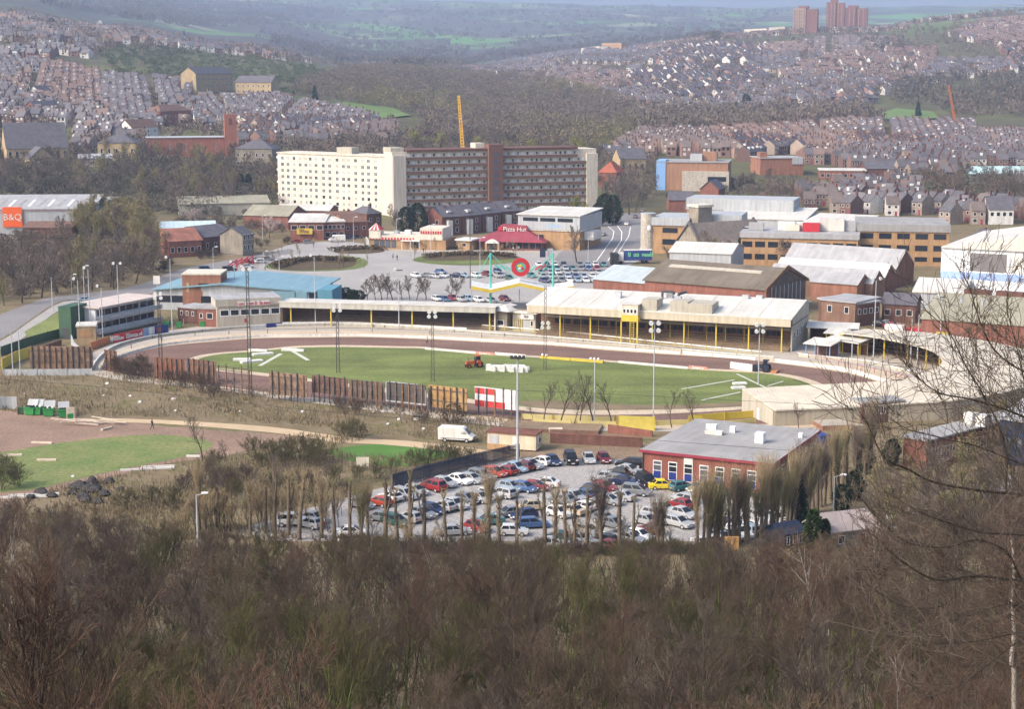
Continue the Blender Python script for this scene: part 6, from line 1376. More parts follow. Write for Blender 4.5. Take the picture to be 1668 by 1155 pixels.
MB().box(0, 1.0, 0, L, D, h).build('wall', 'cream', t); MB().box(L*.065, -.2, h+.003, L*.90, D+.3, h+.9).build('roof', 'brick_dark', t)
MB().box(0, -.6, 0, L*.06, 1.55, h-1.4).build('end_tower', mat('flat_beige', (.52,.47,.42), var=.06, scale=.1), t); MB().box(L*.945, -.6, 0, L, 1.55, h-2).build('end_tower', 'cream', t); MB().box(-.2, 2, h+.004, L*.06, D, h+1.6).build('roof_cabin', 'cream_dark', t)
tw = MB().box(L*.452, -1.8, 0, L*.522, 4, h+2.6).build('stair_tower', mat('stair_brown', (.17,.09,.07), var=.12, scale=.2), t)
for k in range(9): MB().box(L*.475, -1.86, 1.2+2.8*k, L*.50, -1.803, 2.9+2.8*k).build('window', 'glass_mid', tw)
MB().box(L*.405, 3, h+.91, L*.45, 9, h+3.0).build('lift_house', 'cream', t)
cells = []
for k in range(8, -1, -1):
    z = .25+2.85*k
    for x0, x1 in ((L*.064, L*.4515), (L*.5225, L*.944)):
        if k == 8 and x0 > L*.5: x1 = L*.9
        MB().box(x0, -.25, z, x1, -.08, z+1.0).build('deck_parapet', mat('deck_brown', (.20,.115,.09), var=.12, scale=.2), t)
        MB().box(x0, -.078, z, x1, .99, z+.2).build('deck', 'concrete', t)
        n = int((x1-x0)/2.1)
        for i in range(n): cells.append((x0+(x1-x0)*(i+.5)/n, z+1.75, 'glass' if (i*5+k*3) % 7 < 1 else ('glass_mid' if (i+k) % 2 else 'white_cool')))
many_windows(t, cells, 1.1, 1.35, y=.98, bars=0)
# ------------------------------------------------ shops and restaurants
t, L = site('fast_food_restaurant', 'fast food restaurant with red and white striped bands and a striped turret', 'restaurant', (604,405), (726,408)); D = 14
MB().box(0, 0, 0, L, D, 3.4).build('wall', 'brick_tan', t); MB().box(-.25, -.35, 3.2, L*.66, D, 4.6).build('parapet', 'cream', t)
MB().box(L*.663, -.3, 3.403, L*.96, D*.8, 7.3).build('upper_block', 'cream', t)
for k in range(16): MB().box(L*.041*k-.25, -.45, 3.25, L*.041*(k+.55)-.25, -.353, 3.95).build('stripe', 'red', t) if k < 15 else None
for k in range(9): MB().box(L*(.672+.032*k), -.42, 5.4, L*(.672+.032*(k+.62)), -.303, 6.4).build('stripe', 'red', t)
tb = MB().box(-.4, -.6, 3.6, 3.6, 3.4, 6.4).build('turret', 'cream', t); MB().add([(-.7,-.9,6.41),(3.9,-.9,6.41),(3.9,3.7,6.41),(-.7,3.7,6.41),(1.6,1.4,8.6)], [(0,1,4),(1,2,4),(2,3,4),(3,0,4),(3,2,1,0)]).build('turret_roof', 'red', tb)
for k in range(3): MB().add([(-.45+1.5*k,-.93,6.43),(.2+1.5*k,-.93,6.43),(1.55+.1*k,1.3,8.63)], [(0,1,2)]).build('roof_stripe', 'white', tb)
for k in range(4): MB().box(1.2+2.0*k, -.06, .5, 2.9+2.0*k, -.004, 2.9).build('window', 'glass_mid', t)
for x in (.52, .58, .62): MB().box(L*x, -.06, .6, L*x+.9, -.004, 2.7).build('window', 'glass', t)
MB().box(L*.42, -1.6, 2.9, L*.67, -.355, 3.19).build('porch_roof', 'white', t); [MB().box(L*x, -1.5, 0, L*x+.2, -1.3, 2.89).build('post', 'white', t) for x in (.43, .55, .66)]
MB().box(L*.4, 5, 4.61, L*.48, 7, 6.0).build('roof_unit', 'white', t); MB().box(L*.24, 6, 4.61, L*.3, 8, 5.6).build('roof_unit', 'clad_grey', t)
t, L = site('drive_through_hut', 'small tan drive through hut with a white canopy', 'hut', (746,407), (766,408)); shell(t, L, 6, 3.2, 'brick_tan', 'white', over=.8, th=.5); win(t, 'F', L*.5, 1.8, 1.6, 1.2)
t, L = site('pizza_restaurant', 'low restaurant with a broad dull red hipped roof and white entrance arch', 'restaurant', (773,406), (886,409)); D = 18
MB().box(.9, .9, 0, L-.9, D-.9, 2.75).build('wall', 'brick', t)
ru = mat('roof_red', (.27,.052,.075), rough=.6, var=.1, scale=.3)
i = 6.2; MB().add([(-.6,-.6,2.75),(L+.6,-.6,2.75),(L+.6,D+.6,2.75),(-.6,D+.6,2.75),(i,i*.8,5.8),(L-i,i*.8,5.8),(L-i,D-i*.8,5.8),(i,D-i*.8,5.8)], [(0,1,5,4),(1,2,6,5),(2,3,7,6),(3,0,4,7),(4,5,6,7),(3,2,1,0)]).build('roof', ru, t)
cu = MB().add([(i+.3,i*.8+.2,5.81),(L-i-.3,i*.8+.2,5.81),(L-i-.3,D-i,5.81),(i+.3,D-i,5.81),(i+1.2,i*.8+.8,7.8),(L-i-1.2,i*.8+.8,7.8),(L-i-1.2,D-i-1,7.8),(i+1.2,D-i-1,7.8)], [(0,1,5,4),(1,2,6,5),(2,3,7,6),(3,0,4,7),(4,5,6,7)]).build('roof_crown', mat('roof_maroon', (.25,.035,.05), rough=.6), t)
lettering('Pizza Hut', 2.1, 'white', t, (L*.53, i*.8-.15, 6.5), depth=.06); MB().extr([(L*.285,6.1),(L*.36,6.1),(L*.345,7.2),(L*.30,7.2)], 'y', i*.8-.4, i*.8-.2).build('sign_hat', 'red', t)
arch = [(L*.17,2.3)]+[(L*.17+L*.2*k/10, 2.5+1.2*math.sin(math.pi*k/10)) for k in range(11)]+[(L*.37,2.3)]
MB().extr(arch, 'y', -1.6, -.9).build('entrance_arch', 'white', t); [MB().box(L*x-.35, -1.5, 0, L*x+.35, -.7, 2.4).build('pillar', 'brick_tan', t) for x in (.18, .36)]
MB().box(L*.21, .8, 0, L*.34, .89, 2.4).build('door', 'glass_mid', t)
for k in range(6): MB().box(L*(.42+.092*k), .82, .6, L*(.42+.092*k)+1.75, .89, 2.4).build('window', 'glass', t)
t, L = blk('leisure_building', 'tan brick building with a grey clad upper storey and three slot windows', (850,404), (944,408), 0, 22, 6.2, 'brick_tan', 'roof_white')
MB().box(-1.2, -.5, 6.56, L+.2, 22.6, 11.3).build('upper_storey', 'clad_grey', t); MB().extr([(-1.0,11.31),(23,12.2),(23,12.5),(-1.0,11.6)], 'x', -1.6, L+.6).build('roof', 'roof_white', t)
for k in range(3): MB().box(L*(.03+.30*k), -.56, 9.3, L*(.03+.30*k)+L*.26, -.503, 10.5).build('window', 'glass', t)
scribble(7, 1.3, mat('pale_blue_l', (.3,.45,.62)), t, (L*.55, -.53, 8.0)); MB().box(L*.28, -.05, 3.6, L*.38, -.004, 4.8).build('window', 'glass', t); MB().box(L+.21, 4, 3.2, L+3.5, 12, 6.0).build('porch', 'white', t)
# ------------------------------------------------ left of the flats: brick rows and sheds
blk('brick_shop', 'brick corner shop with a white flat roof and a yellow sign', (473,391), (528,391), 0, 16, 6.2, 'brick', 'roof_white', 'mono', 1.5, rows=[(4.4,1.6,4,2.2)], over=.6)
t, L = blk('brick_shop', 'brick shop row with a white fascia and small yellow sign', (528,390), (562,389), 0, 14, 6.0, 'brick', 'roof_white', 'mono', 1.2, rows=[(4.4,1.4,5,1.2),(1.7,1.8,3,1.8)]); MB().box(-3.2, -.2, 3.0, -1.6, -.05, 5.0).build('sign', 'yellow', t)
t = thing('shop_sign', 'bright yellow shop sign on the brick corner shop', 'sign', P(493,391), 0); MB().box(-1.9, -1.0, 2.2, 3.6, -.55, 4.2).build('board', 'yellow', t); scribble(4, 1.4, 'brick', t, (.8, -1.05, 3.2))
blk('brick_house', 'plain brick house with a brown tiled roof behind the shops', (536,386), (576,385), 0, 12, 6.0, 'brick', 'tile_brown', 'gx', 2.6, rows=[(4.2,1.2,3,1.0)], chim=[(.9,.5)])
blk('brick_house', 'brick row with roof lights left of the slate roofed house', (560,388), (600,386), 0, 12, 5.6, 'brick', 'tile_brown', 'gx', 2.8, rows=[(3.4,1.3,3,1.1)])
blk('brick_house', 'tall brick house with a slate hipped roof and pale gable end', (598,386), (622,384), 0, 10, 8.2, 'brick_dark', 'slate', 'hip', 2.4, rows=[(6,1.4,2,1.0)], chim=[(.8,.5)])
blk('shed', 'grey green roofed shed with a green gable left of the shops', (398,372), (470,374), 0, 18, 5.0, 'brick', 'roof_green', 'gx', 3.2)
blk('shed', 'white roofed low workshop behind the yellow signed shop', (452,366), (536,367), 0, 16, 5.6, 'brick', 'roof_white', 'gx', 1.6)
blk('shed', 'long grey roofed market shed among the dark trees', (292,352), (440,349), 0, 16, 4.6, 'cream_dark', 'roof_green', 'mono', 2.0)
blk('workshop', 'brick workshop with pale blue corrugated roofs', (262,398), (352,396), 0, 16, 4.8, 'brick_dark', mat('roof_iceblue', (.5,.62,.66), var=.12), 'gx', 2.2)
blk('workshop', 'brick workshop with a rusty red gabled roof', (276,420), (330,417), 0, 18, 5.2, 'brick', mat('roof_rust', (.30,.13,.09), var=.35, scale=.25), 'gx', 3.2, rows=[(2.4,1.8,5,1.2)])
blk('workshop', 'dark brick workshop with a slate roof beside the rusty roofed one', (332,414), (384,408), 0, 16, 5.4, 'brick_dark', 'slate', 'gx', 3.0, rows=[(2.6,1.8,4,1.0)])
t, L = blk('stone_house', 'tan stone house at the corner of the road with pale windows', (396,417), (414,414), 0, 9, 6.6, 'stone_grey', 'slate', 'gx', 2.4, rows=[(6,1.8,3,1.0),(2.6,1.8,3,1.0)])
for k in range(4):
    t = thing('steel_ramp', 'slanting red steel display ramp by the workshop', 'ramp', P(366+k*9, 438-k*2), R(20), 'red steel ramps by the workshop'); MB().extr([(0,0),(4,2.6),(4,3.0),(0,.4)], 'y', 0, .5).build('beam', 'red', t); MB().box(3.6, 0, 0, 3.9, .5, 2.4).build('leg', 'red', t)
t, L = site('diy_store', 'big grey DIY store with an orange sign and a dark roof with roof lights', 'store', (-140,386), (150,384)); D = 60
MB().box(0, 0, 0, L, D, 9.5).build('wall', 'clad_grey', t); MB().extr([(-.5,9.52),(26,12.8),(26,13.1),(-.5,9.9)], 'x', -.5, L+.5).build('roof', 'roof_grey', t)
for k in range(18): MB().extr([(4,10.35),(16,11.9),(16,12.0),(4,10.47)], 'x', L*(k+.3)/18, L*(k+.62)/18).build('rooflight', 'white' if k % 2 else 'roof_felt', t)
sx = (75-(-140))/290*0+ (22+140)/290*L
MB().box(sx-3.4, -.6, 3.4, sx+3.4, -.2, 10.6).build('sign_board', 'orange', t); lettering('B&Q', 3.3, 'white', t, (sx, -.64, 6.9), depth=.05); MB().box(-.1, -.1, 9.0, L+.1, -.003, 9.45).build('fascia', mat('pinkish', (.6,.45,.45)), t)
t, L = blk('shed', 'low brick red lean-to beside the DIY store', (38,391), (118,391), 0, 8, 4.2, 'brick_dark', 'tile_brown', 'mono', 1.4)
for k in range(9):
    px, py = 6+k*15, 300-k*.5; t, L = site('poly_tunnel', 'pale glazed greenhouse in the row above the DIY store', 'greenhouse', (px,py-4), (px+13,py-4), base=None) if False else (None, 0)
# ------------------------------------------------ right: office group, church, sheds
blk('office_block', 'tan brick office block with grey clad top beside the stair tower', (1062,412), (1120,414), 0, 18, 9.2, 'brick_tan', 'clad_grey', rows=[(7.6,1.8,1,5.2),(3.8,2.0,1,5.2)], over=.5, th=2.6, frame='brick_tan')
t = thing('stair_tower', 'round concrete stair tower at the corner of the tan offices', 'tower', P(1055,411)); MB().tube((0,0,0), (0,0,12.6), 2.4, 2.4, 18).build('shaft', 'concrete', t); MB().ball((0.2,-2.5,8.2), .7, 1, .4, 1.4).build('lamp', 'white', t); MB().tube((0,0,12.61), (0,0,13.0), 2.55, 2.55, 18).build('cap', 'clad_grey', t)
t, L = site('church', 'small church with a square tower and steep slate roof among the offices', 'church', (1104,418), (1140,424)); D = 26
MB().extr([(0,0),(L,0),(L,5.5),(L/2,11),(0,5.5)], 'y', 0, D).build('wall', 'stone_grey', t); chevron(L, D, 5.5, 5.5, .6, .25, 'y').build('roof', mat('church_slate', (.19,.16,.14), var=.15, scale=.3), t)
MB().box(-5.4, 8, 0, -.2, 13.4, 15.4).build('tower', 'stone_grey', t); MB().box(-5.8, 7.6, 15.403, .2, 13.8, 16.2).build('tower_cap', 'cream', t); [MB().box(L*x-.5, -.08, 2, L*x+.5, -.004, 5.5).build('window', 'cream', t) for x in (.3, .5, .7)]
MB().extr([(L+.05,0),(L+5,0),(L+5,3),(L+.05,5.4)], 'y', 2, D-2).build('aisle', 'stone_grey', t); MB().extr([(L+.05,5.45),(L+5.4,2.9),(L+5.4,3.2),(L+.05,5.75)], 'y', 1.5, D-1.5).build('aisle_roof', mat('church_slate', (.19,.16,.14)), t)
for y in (0, D-.5): MB().extr([(-.5,4.8),(L/2,11.3),(L+.5,4.8),(L+.5,5.4),(L/2,12.1),(-.5,5.4)], 'y', y-.3, y+.3).build('coping', 'slate', t)
blk('office_block', 'long tan brick block with a deep grey clad top and three dark windows', (1118,377), (1290,382), 0, 18, 8.2, 'brick_tan', 'clad_grey', rows=[(6.6,2.0,5,5.0)], over=.3, th=4.2, frame='brick_tan', glass='glass')
blk('office_block', 'tan brick wing with grey clad top behind the church', (1132,412), (1205,414), 0, 16, 9.0, 'brick_tan', 'clad_grey', rows=[(6.8,3.0,3,2.6),(2.8,2.6,3,2.6)], over=.4, th=3.6, frame='brick_tan')
blk('shed', 'long white flat roof among the offices', (1166,385), (1310,390), 0, 26, 6.6, 'clad_grey', 'roof_white', 'mono', 2.2)
t, L = blk('office_block', 'low long tan brick office with a band of dark windows and roof plant', (1206,432), (1396,437), 0, 20, 8.6, 'brick_tan', 'roof_grey', rows=[(6.6,1.9,9,3.2),(2.8,1.9,9,3.2)], over=.4, th=1.6, frame='brick_tan')
for x, y, s, m in ((.05,6,3,'roof_grey'),(.30,8,3.4,'white'),(.38,6,2.6,'cream'),(.44,9,3.2,'white'),(.52,5,3.4,'red'),(.56,6,1.2,'steel'),(.66,8,5,'roof_white'),(.80,9,4,'roof_grey')): MB().box(L*x, y, 10.3, L*x+s*1.5, y+s, 10.3+s*.75).build('roof_plant', m, t)
blk('office_block', 'three storey tan brick office with dark square windows and grey parapet', (1396,431), (1544,434), 0, 26, 10.4, 'brick_tan', 'roof_felt', rows=[(9.0,1.9,5,3.9),(5.4,1.9,5,3.9),(2.0,1.6,5,3.9)], over=.4, th=2.2, frame='brick_tan')
blk('shed', 'broad white roofed shed between the offices', (1300,400), (1396,405), 0, 24, 7.0, 'roof_green', 'roof_white', 'mono', 2.0)
# brown roofed works
t, L = site('brick_works', 'long red brick works with a brown roof and a weathered timber gable', 'building', (1050,498), (1247,516)); D = 23
MB().extr([(0,0),(D,0),(D,6.6),(D/2,10.6),(0,6.6)], 'x', 0, L).build('wall', 'brick', t); chevron(L, D, 6.6, 4.0, .5, .25).build('roof', 'roof_brown', t)
MB().extr([(2.2,0),(D-.8,0),(D-.8,6.7),(D/2,9.9),(2.2,6.9)], 'x', L+.003, L+.14).build('timber_gable', 'wood_grey', t)
for k in range(8): MB().box(L+.143, 2.6+2.4*k, .3, L+.2, 2.9+2.4*k, 6.9).build('batten', 'clad_grey', t)
MB().extr([(D*.32, 9.4),(D*.38, 9.85),(D*.38,10.05),(D*.32,9.6)], 'x', L*.08, L*.85).build('ridge_light', 'cream_dark', t)
MB().extr([(-.9,6.3),(D/2,10.9),(D+.9,6.3),(D+.9,7.0),(D/2,11.6),(-.9,7.0)], 'x', L+.2, L+.5).build('barge_board', 'wood', t)
blk('brick_works', 'lower brick works with a pale blue grey roof left of the brown roof', (966,488), (1062,497), 0, 22, 5.4, 'brick', mat('roof_bluegrey', (.42,.48,.5), var=.1), 'gx', 2.6)
blk('shed', 'shallow white roofed shed behind the brown roof', (1090,452), (1190,456), 0, 20, 7.4, 'clad_grey', 'roof_white', 'gx', 2.0)
# sawtooth works: three gables facing right
for k, (a, b, D, h, rs, lab, rf_, wl_) in enumerate([((1250,478),(1420,491),9,4.6,3.0,'nearest gable of the sawtooth brick works', 'roof_grey', 'brick_brown'), ((1262,468),(1440,481),9,4.8,3.0,'middle gable of the sawtooth brick works', 'roof_white', 'brick_dark'), ((1275,456),(1458,470),14,5.4,4.6,'farthest tallest gable of the sawtooth brick works', 'roof_grey', 'brick_dark')]):
    blk('sawtooth_works', lab, a, b, 0, D, h, wl_, rf_, 'gx', rs, over=.2)
blk('brick_works', 'red brick shed with a grey roof and a grey gable doorway', (1320,488), (1395,494), 0, 9, 4.8, 'brick_orange', 'roof_grey', 'gx', 2.2)
t, L = blk('brick_house', 'brown brick building with a white window and flat grey roof', (1337,527), (1392,533), 0, 12, 5.6, 'brick_brown', 'roof_grey', rows=[(3.8,1.6,2,1.2)], rrows=[(3.6,1.4,3,1.2)])
blk('brick_house', 'dark brick house with a rendered balcony beside the brown brick building', (1394,532), (1432,527), 0, 12, 5.2, 'brick_dark', 'roof_grey', rows=[(3.4,1.3,4,1.1)])
blk('brick_house', 'low dark cottage with three white windows', (1436,524), (1490,527), 0, 9, 4.4, 'brick_dark', 'slate', 'gx', 2.0, rows=[(2.4,1.5,3,1.3)])
t, L = site('white_warehouse', 'large white warehouse with a pale blue stripe and two grey shutters', 'warehouse', (1530,492), (1830,512)); D = 46
MB().box(0, 0, 0, L, D, 14.2).build('wall', 'white_cool', t); MB().extr([(0,14.21),(L,14.21),(L,14.5),(L*.5,18.4),(0,14.5)], 'y', -.6, D).build('roof', 'roof_white', t)
MB().box(-.05, -.08, 6.4, L, -.003, 8.2).build('stripe', mat('stripe_blue', (.3,.42,.72)), t); [MB().box(L*x, -.1, 8.6, L*x+4.6, -.082, 13.2).build('shutter', mat('shutter_grey', (.17,.165,.17)), t) for x in (.165, .265)]; [MB().box(L*x, -.09, 8.6, L*x+2.6, -.084, 13.4).build('panel', 'white', t) for x in (.225, .33, .4)]
blk('shed', 'bright white low roof in front of the warehouse', (1487,503), (1570,507), 0, 14, 4.2, 'clad_grey', 'roof_white', 'mono', 1.8)
t, L = blk('shed', 'wide grey green roofed depot with a white end wall', (1500,552), (1680,566), 0, 30, 4.6, 'brick', 'roof_green', 'gx', 4.0); MB().box(-.15, 1, 0, -.004, 24, 5.2).build('end_panel', 'white', t); [MB().tube((L*x, 6, 7.8), (L*x, 6, 9.2), .4, .4, 8).build('roof_vent', 'clad_grey', t) for x in (.12, .3, .5)]; [MB().box(L*x, 18, 8.2, L*x+6, 20, 9.4).build('ridge_vent', 'brick_dark', t) for x in (.2, .5)]
fence('brick_wall', 'long red brick yard wall before the grey green depot', [(1462,545),(1560,556),(1668,566)], 2.6, .3, 'brick')
blk('brick_house', 'red brick house with a white sign at the right end of the offices', (1570,432), (1600,436), 0, 14, 7.5, 'brick', 'slate', 'gx', 3.4, rows=[(5.6,1.6,1,1.4)], chim=[(.2,.5)])
blk('brick_house', 'low brown works with a pale roof right of the offices', (1600,432), (1650,434), 0, 16, 5.4, 'brick_brown', 'roof_green', 'gx', 2.2)
# ------------------------------------------------ red brick terraces before the flats
for k, (a, b, lab) in enumerate([((688,383),(720,384),'brick terrace end with a white gable window facing the road'), ((722,384),(752,382),'brick terrace house with slate roof and white bay'), ((754,382),(784,379),'brick terrace house with two roof lights'), ((786,378),(816,375),'brick terrace house next to the stair tower'), ((818,374),(846,372),'brick terrace house at the right end of the row')]):
    t, L = blk('brick_house', lab, a, b, 0, 11, 6.8, 'brick' if k == 0 else 'brick_dark', 'slate', 'gy' if k == 0 else 'gx', 3.4, rows=[(4.9,1.6,2,1.1),(1.9,1.8,2,1.2)], chim=[(.85,.5)])
    if k: MB().box(L*.2, -1.0, 0, L*.45, -.003, 5.4).build('bay', 'white', t); MB().box(L*.35, 1.2, 8.1, L*.55, 1.3+1.2, 8.75).build('dormer', 'white', t)
# ------------------------------------------------ canopy sign structure
t = thing('canopy_sign', 'green masted canopy with a red ring sign and a folded yellow and white roof', 'canopy', P(848,500), 0)
o0 = P(848, 500); Yc = o0.y
def rel(px, py, dy=0): p = PD(px, py, Yc+dy); return p - o0
for px in (799, 901):
    a = rel(px, 498); a.z = 0; b = rel(px, 412); MB().tube(a, b, .32, .22, 8).build('mast', 'teal', t)
    for q_ in ((px-26, 458), (px+38 if px < 850 else px-36, 452)): MB().tube(b, rel(*q_), .1, .1, 5).build('stay', 'teal', t)
c = rel(848, 435); rg = MB(); n = 28
R0, R1 = 2.35, 1.25
vs = []; fs = []
for k in range(n):
    a = 2*math.pi*k/n
    for rr_, yy_ in ((R1, -.25), (R0, -.25), (R0, .25), (R1, .25)): vs.append((c.x+rr_*math.cos(a), c.y+yy_, c.z+rr_*math.sin(a)))
for k in range(n):
    j = (k+1) % n
    for u in range(4): fs.append((k*4+u, j*4+u, j*4+(u+1) % 4, k*4+(u+1) % 4))
rg.add(vs, fs).build('ring', 'red', t)
dsk = MB().tube(c+Vector((0,-.05,0)), c+Vector((0,.1,0)), R1-.01, R1-.01, 20).build('ring_disc', 'teal', t)
for k, m in enumerate(('yellow', 'white', 'yellow', 'red')): MB().ball(c+Vector((-.45+.3*k, -.1, .35*(-1)**k)), .42, 1, .3, .9, 8, 6).build('ring_emblem', m, dsk)
for s in (-1, 1):
    for k in range(3): a = c+Vector((s*(2.4+k*1.3), 0, -.9+.2*k)); MB().tube(a, a+Vector((s*1.5, 0, 1.2)), .2, .2, 6).build('chevron_strut', 'teal' if (s < 0 or k == 0) else 'red', t)
fold = [(768,464),(799,470),(846,459),(898,470),(934,464)]
for i in range(4):
    a, b = rel(*fold[i]), rel(*fold[i+1])
    MB().add([a+Vector((0,-2,0)), b+Vector((0,-2,0)), b+Vector((0,5,.4)), a+Vector((0,5,.4)), a+Vector((0,-2,-.25)), b+Vector((0,-2,-.25)), b+Vector((0,5,.15)), a+Vector((0,5,.15))], [(0,1,2,3),(7,6,5,4),(0,4,5,1),(1,5,6,2),(2,6,7,3),(3,7,4,0)]).build('roof_fold', 'white', t)
    MB().add([a+Vector((0,-2.1,-.02)), a+Vector((0,-2.1,-.85)), b+Vector((0,-2.1,-.85)), b+Vector((0,-2.1,-.02)), a+Vector((0,-2.02,-.02)), a+Vector((0,-2.02,-.85)), b+Vector((0,-2.02,-.85)), b+Vector((0,-2.02,-.02))], [(0,1,2,3),(7,6,5,4),(0,3,7,4),(1,5,6,2),(0,4,5,1),(3,2,6,7)]).build('fascia', 'yellow', t)
for px in (768, 846, 934): a = rel(px, 466); MB().box(a.x-.12, 0, 0, a.x+.12, .24, a.z-.9).build('column', 'clad_grey', t)
# lorry, containers, road signs
t = thing('lorry', 'articulated lorry with a dark blue trailer and green lettering', 'lorry', P(1056,429), R(180+4)); 
MB().box(-1, -1.25, 1.1, 7.6, 1.25, 4.2).build('trailer', mat('lorry_blue', (.03,.06,.2)), t); MB().box(-1.05, -1.3, 4.203, 7.65, 1.3, 4.3).build('trailer_roof', 'white', t); lo = scribble(9, 1.4, mat('lime', (.2,.6,.3)), t, (2.6, 1.28, 2.9)); lo.rotation_euler = (0, 0, R(180))
MB().extr([(7.9,.9),(10,.9),(10,2.2),(9.6,3.4),(7.9,3.5)], 'y', -1.2, 1.2).build('cab', 'white', t); MB().box(9.85, -1.0, 2.2, 10.02, 1.0, 3.0).build('windscreen', 'glass', t); MB().box(7.7, -1.0, .5, 9.8, 1.0, .89).build('chassis', 'orange', t)
for x in (.5, 1.7, 8.7):
    for s in (-1.05, 1.05): MB().tube((x, s-.15, .5), (x, s+.15, .5), .5, .5, 14).build('wheel', 'rubber', t)
t = thing('container', 'black steel container standing by the lorry', 'container', P(1001,431)); MB().box(-1.2,-1.2,0,1.2,4,3.4).build('body','black',t); [MB().box(-1.1+.45*k,-1.28,.1,-.9+.45*k,-1.203,3.3).build('rib','dark_steel',t) for k in range(5)]
for k, (px, py, cl, lab) in enumerate([(884,424,'navy','dark blue road sign board on the car park edge'), (896,423,'clad_grey','pale blue road sign board beside the green mast')]):
    t = thing('road_sign', lab, 'sign', P(px, py)); MB().box(-.9,-.06,1.0,.9,.06,3.6).build('board',cl,t); [MB().box(x-.06,.07,0,x+.06,.18,3.4).build('post','steel',t) for x in (-.6,.6)]
t = thing('road_sign', 'white square road sign by the blue roofed club', 'sign', P(256,482)); MB().box(-.9,-.06,3.2,.9,.06,5.4).build('board','white',t); MB().box(-.08,.07,0,.08,.2,5.2).build('post','steel',t)
t = thing('banner_flag', 'white feather banner before the fast food restaurant', 'flag', P(596,406)); MB().tube((0,0,0),(0,0,4.4),.06,.05,6).build('pole','steel',t); MB().extr([(.08,.8),(1.3,.6),(1.0,3.2),(.3,4.3),(.08,4.3)], 'y', -.03, .03).build('cloth','white',t)
# cars behind the stadium
gR_ = 'cars on the retail car park'
for r_i in range(5):
    for c_i in range(9):
        if rng.random() < .12: continue
        px = 878+c_i*13.2+r_i*2.5; py = 434+r_i*6.4
        if px > 992 or (r_i > 2 and px > 972): continue
        kd = rng.choice(['hatch','hatch','saloon','estate']); cl = rng.choice(['silver','white','silver','blue','red','lightblue','navy','white','teal','grey'])
        car(px+rng.uniform(-1, 1), py, kd, cl, -85+rng.uniform(-5, 5), 'in the rows on the retail car park', f'{CWORD.get(cl, cl)} {KWORD[kd]}s on the retail car park')
for px, py, kd, cl, an, wh in [(678,452,'hatch','white',-60,'alone at the left of the retail car park'),(697,452,'saloon','grey',-40,'left of the tall lamp'),(709,453,'estate','silver',-40,'second left of the tall lamp'),(722,452,'hatch','white',-40,'third left of the tall lamp'),(718,446,'hatch','blue',-40,'behind the pale pair'),(745,452,'saloon','navy',-30,'nearest the tall lamp'),(755,452,'hatch','lightblue',-30,'beside the tall lamp'),(776,452,'hatch','white',-60,'below the left green mast'),(793,449,'saloon','maroon',-60,'behind the left green mast'),(811,446,'mpv','blue',-70,'behind the ring sign'),(812,452,'mpv','silver',-70,'below the ring sign'),(830,456,'hatch','green',-70,'under the ring sign'),(866,452,'hatch','teal',-70,'right of the ring sign'),(885,460,'saloon','purple',-70,'nearest the canopy on its right'),
  (712,490,'hatch','white',-60,'behind the low stand, leftmost'),(724,491,'hatch','blue',-60,'behind the low stand, second'),(737,489,'saloon','red',-60,'behind the low stand, third'),(752,491,'hatch','silver',-60,'behind the low stand, fourth'),(764,490,'estate','lightblue',-60,'behind the low stand, fifth'),(780,492,'hatch','white',-60,'behind the low stand, sixth'),(800,493,'saloon','silver',-60,'behind the low stand, seventh'),(822,490,'hatch','maroon',-60,'behind the low stand, rightmost'),
  (982,384,'saloon','silver',70,'going up the road, nearest'),(1021,367,'saloon','white',80,'farther up the road'),(1008,363,'hatch','silver',80,'farthest up the road'),(1035,355,'hatch','grey',80,'at the top of the road'),(1047,345,'hatch','silver',80,'at the bend of the road'),
  (548,391,'hatch','grey',10,'parked before the brick shops'),(567,390,'saloon','navy',10,'parked before the brick shops, left of a pair'),(580,388,'saloon','black',10,'parked before the brick shops, right of a pair'),(403,430,'saloon','red',30,'on the road by the stone house'),(415,426,'saloon','silver',30,'ahead of the red one on the road'),(336,443,'suv','navy',20,'by the blue roof'),(374,443,'suv','black',20,'second by the blue roof'),(425,429,'hatch','white',30,'at the corner by the roundabout'),(436,425,'hatch','silver',30,'by the roundabout'),(403,437,'saloon','white',30,'nearest the blue roof on the road'),
  (140,492,'saloon','lightblue',10,'parked above the judges building, left'),(184,494,'saloon','white',10,'parked above the judges building, middle'),(212,492,'saloon','silver',10,'parked above the judges building, right'),(1432,532,'saloon','black',-30,'beside the low dark cottage'),(1446,531,'saloon','grey',-30,'second beside the low dark cottage'),(1454,535,'saloon','red',-30,'third beside the low dark cottage'),(485,396,'saloon','red',10,'before the yellow sign'),(503,397,'hatch','grey',10,'second before the yellow sign')]:
    c = car(px, py, kd, cl, an, wh, gR_)
van(P(549,394), R(190), 'white van parked before the brick shops', 'white_van')
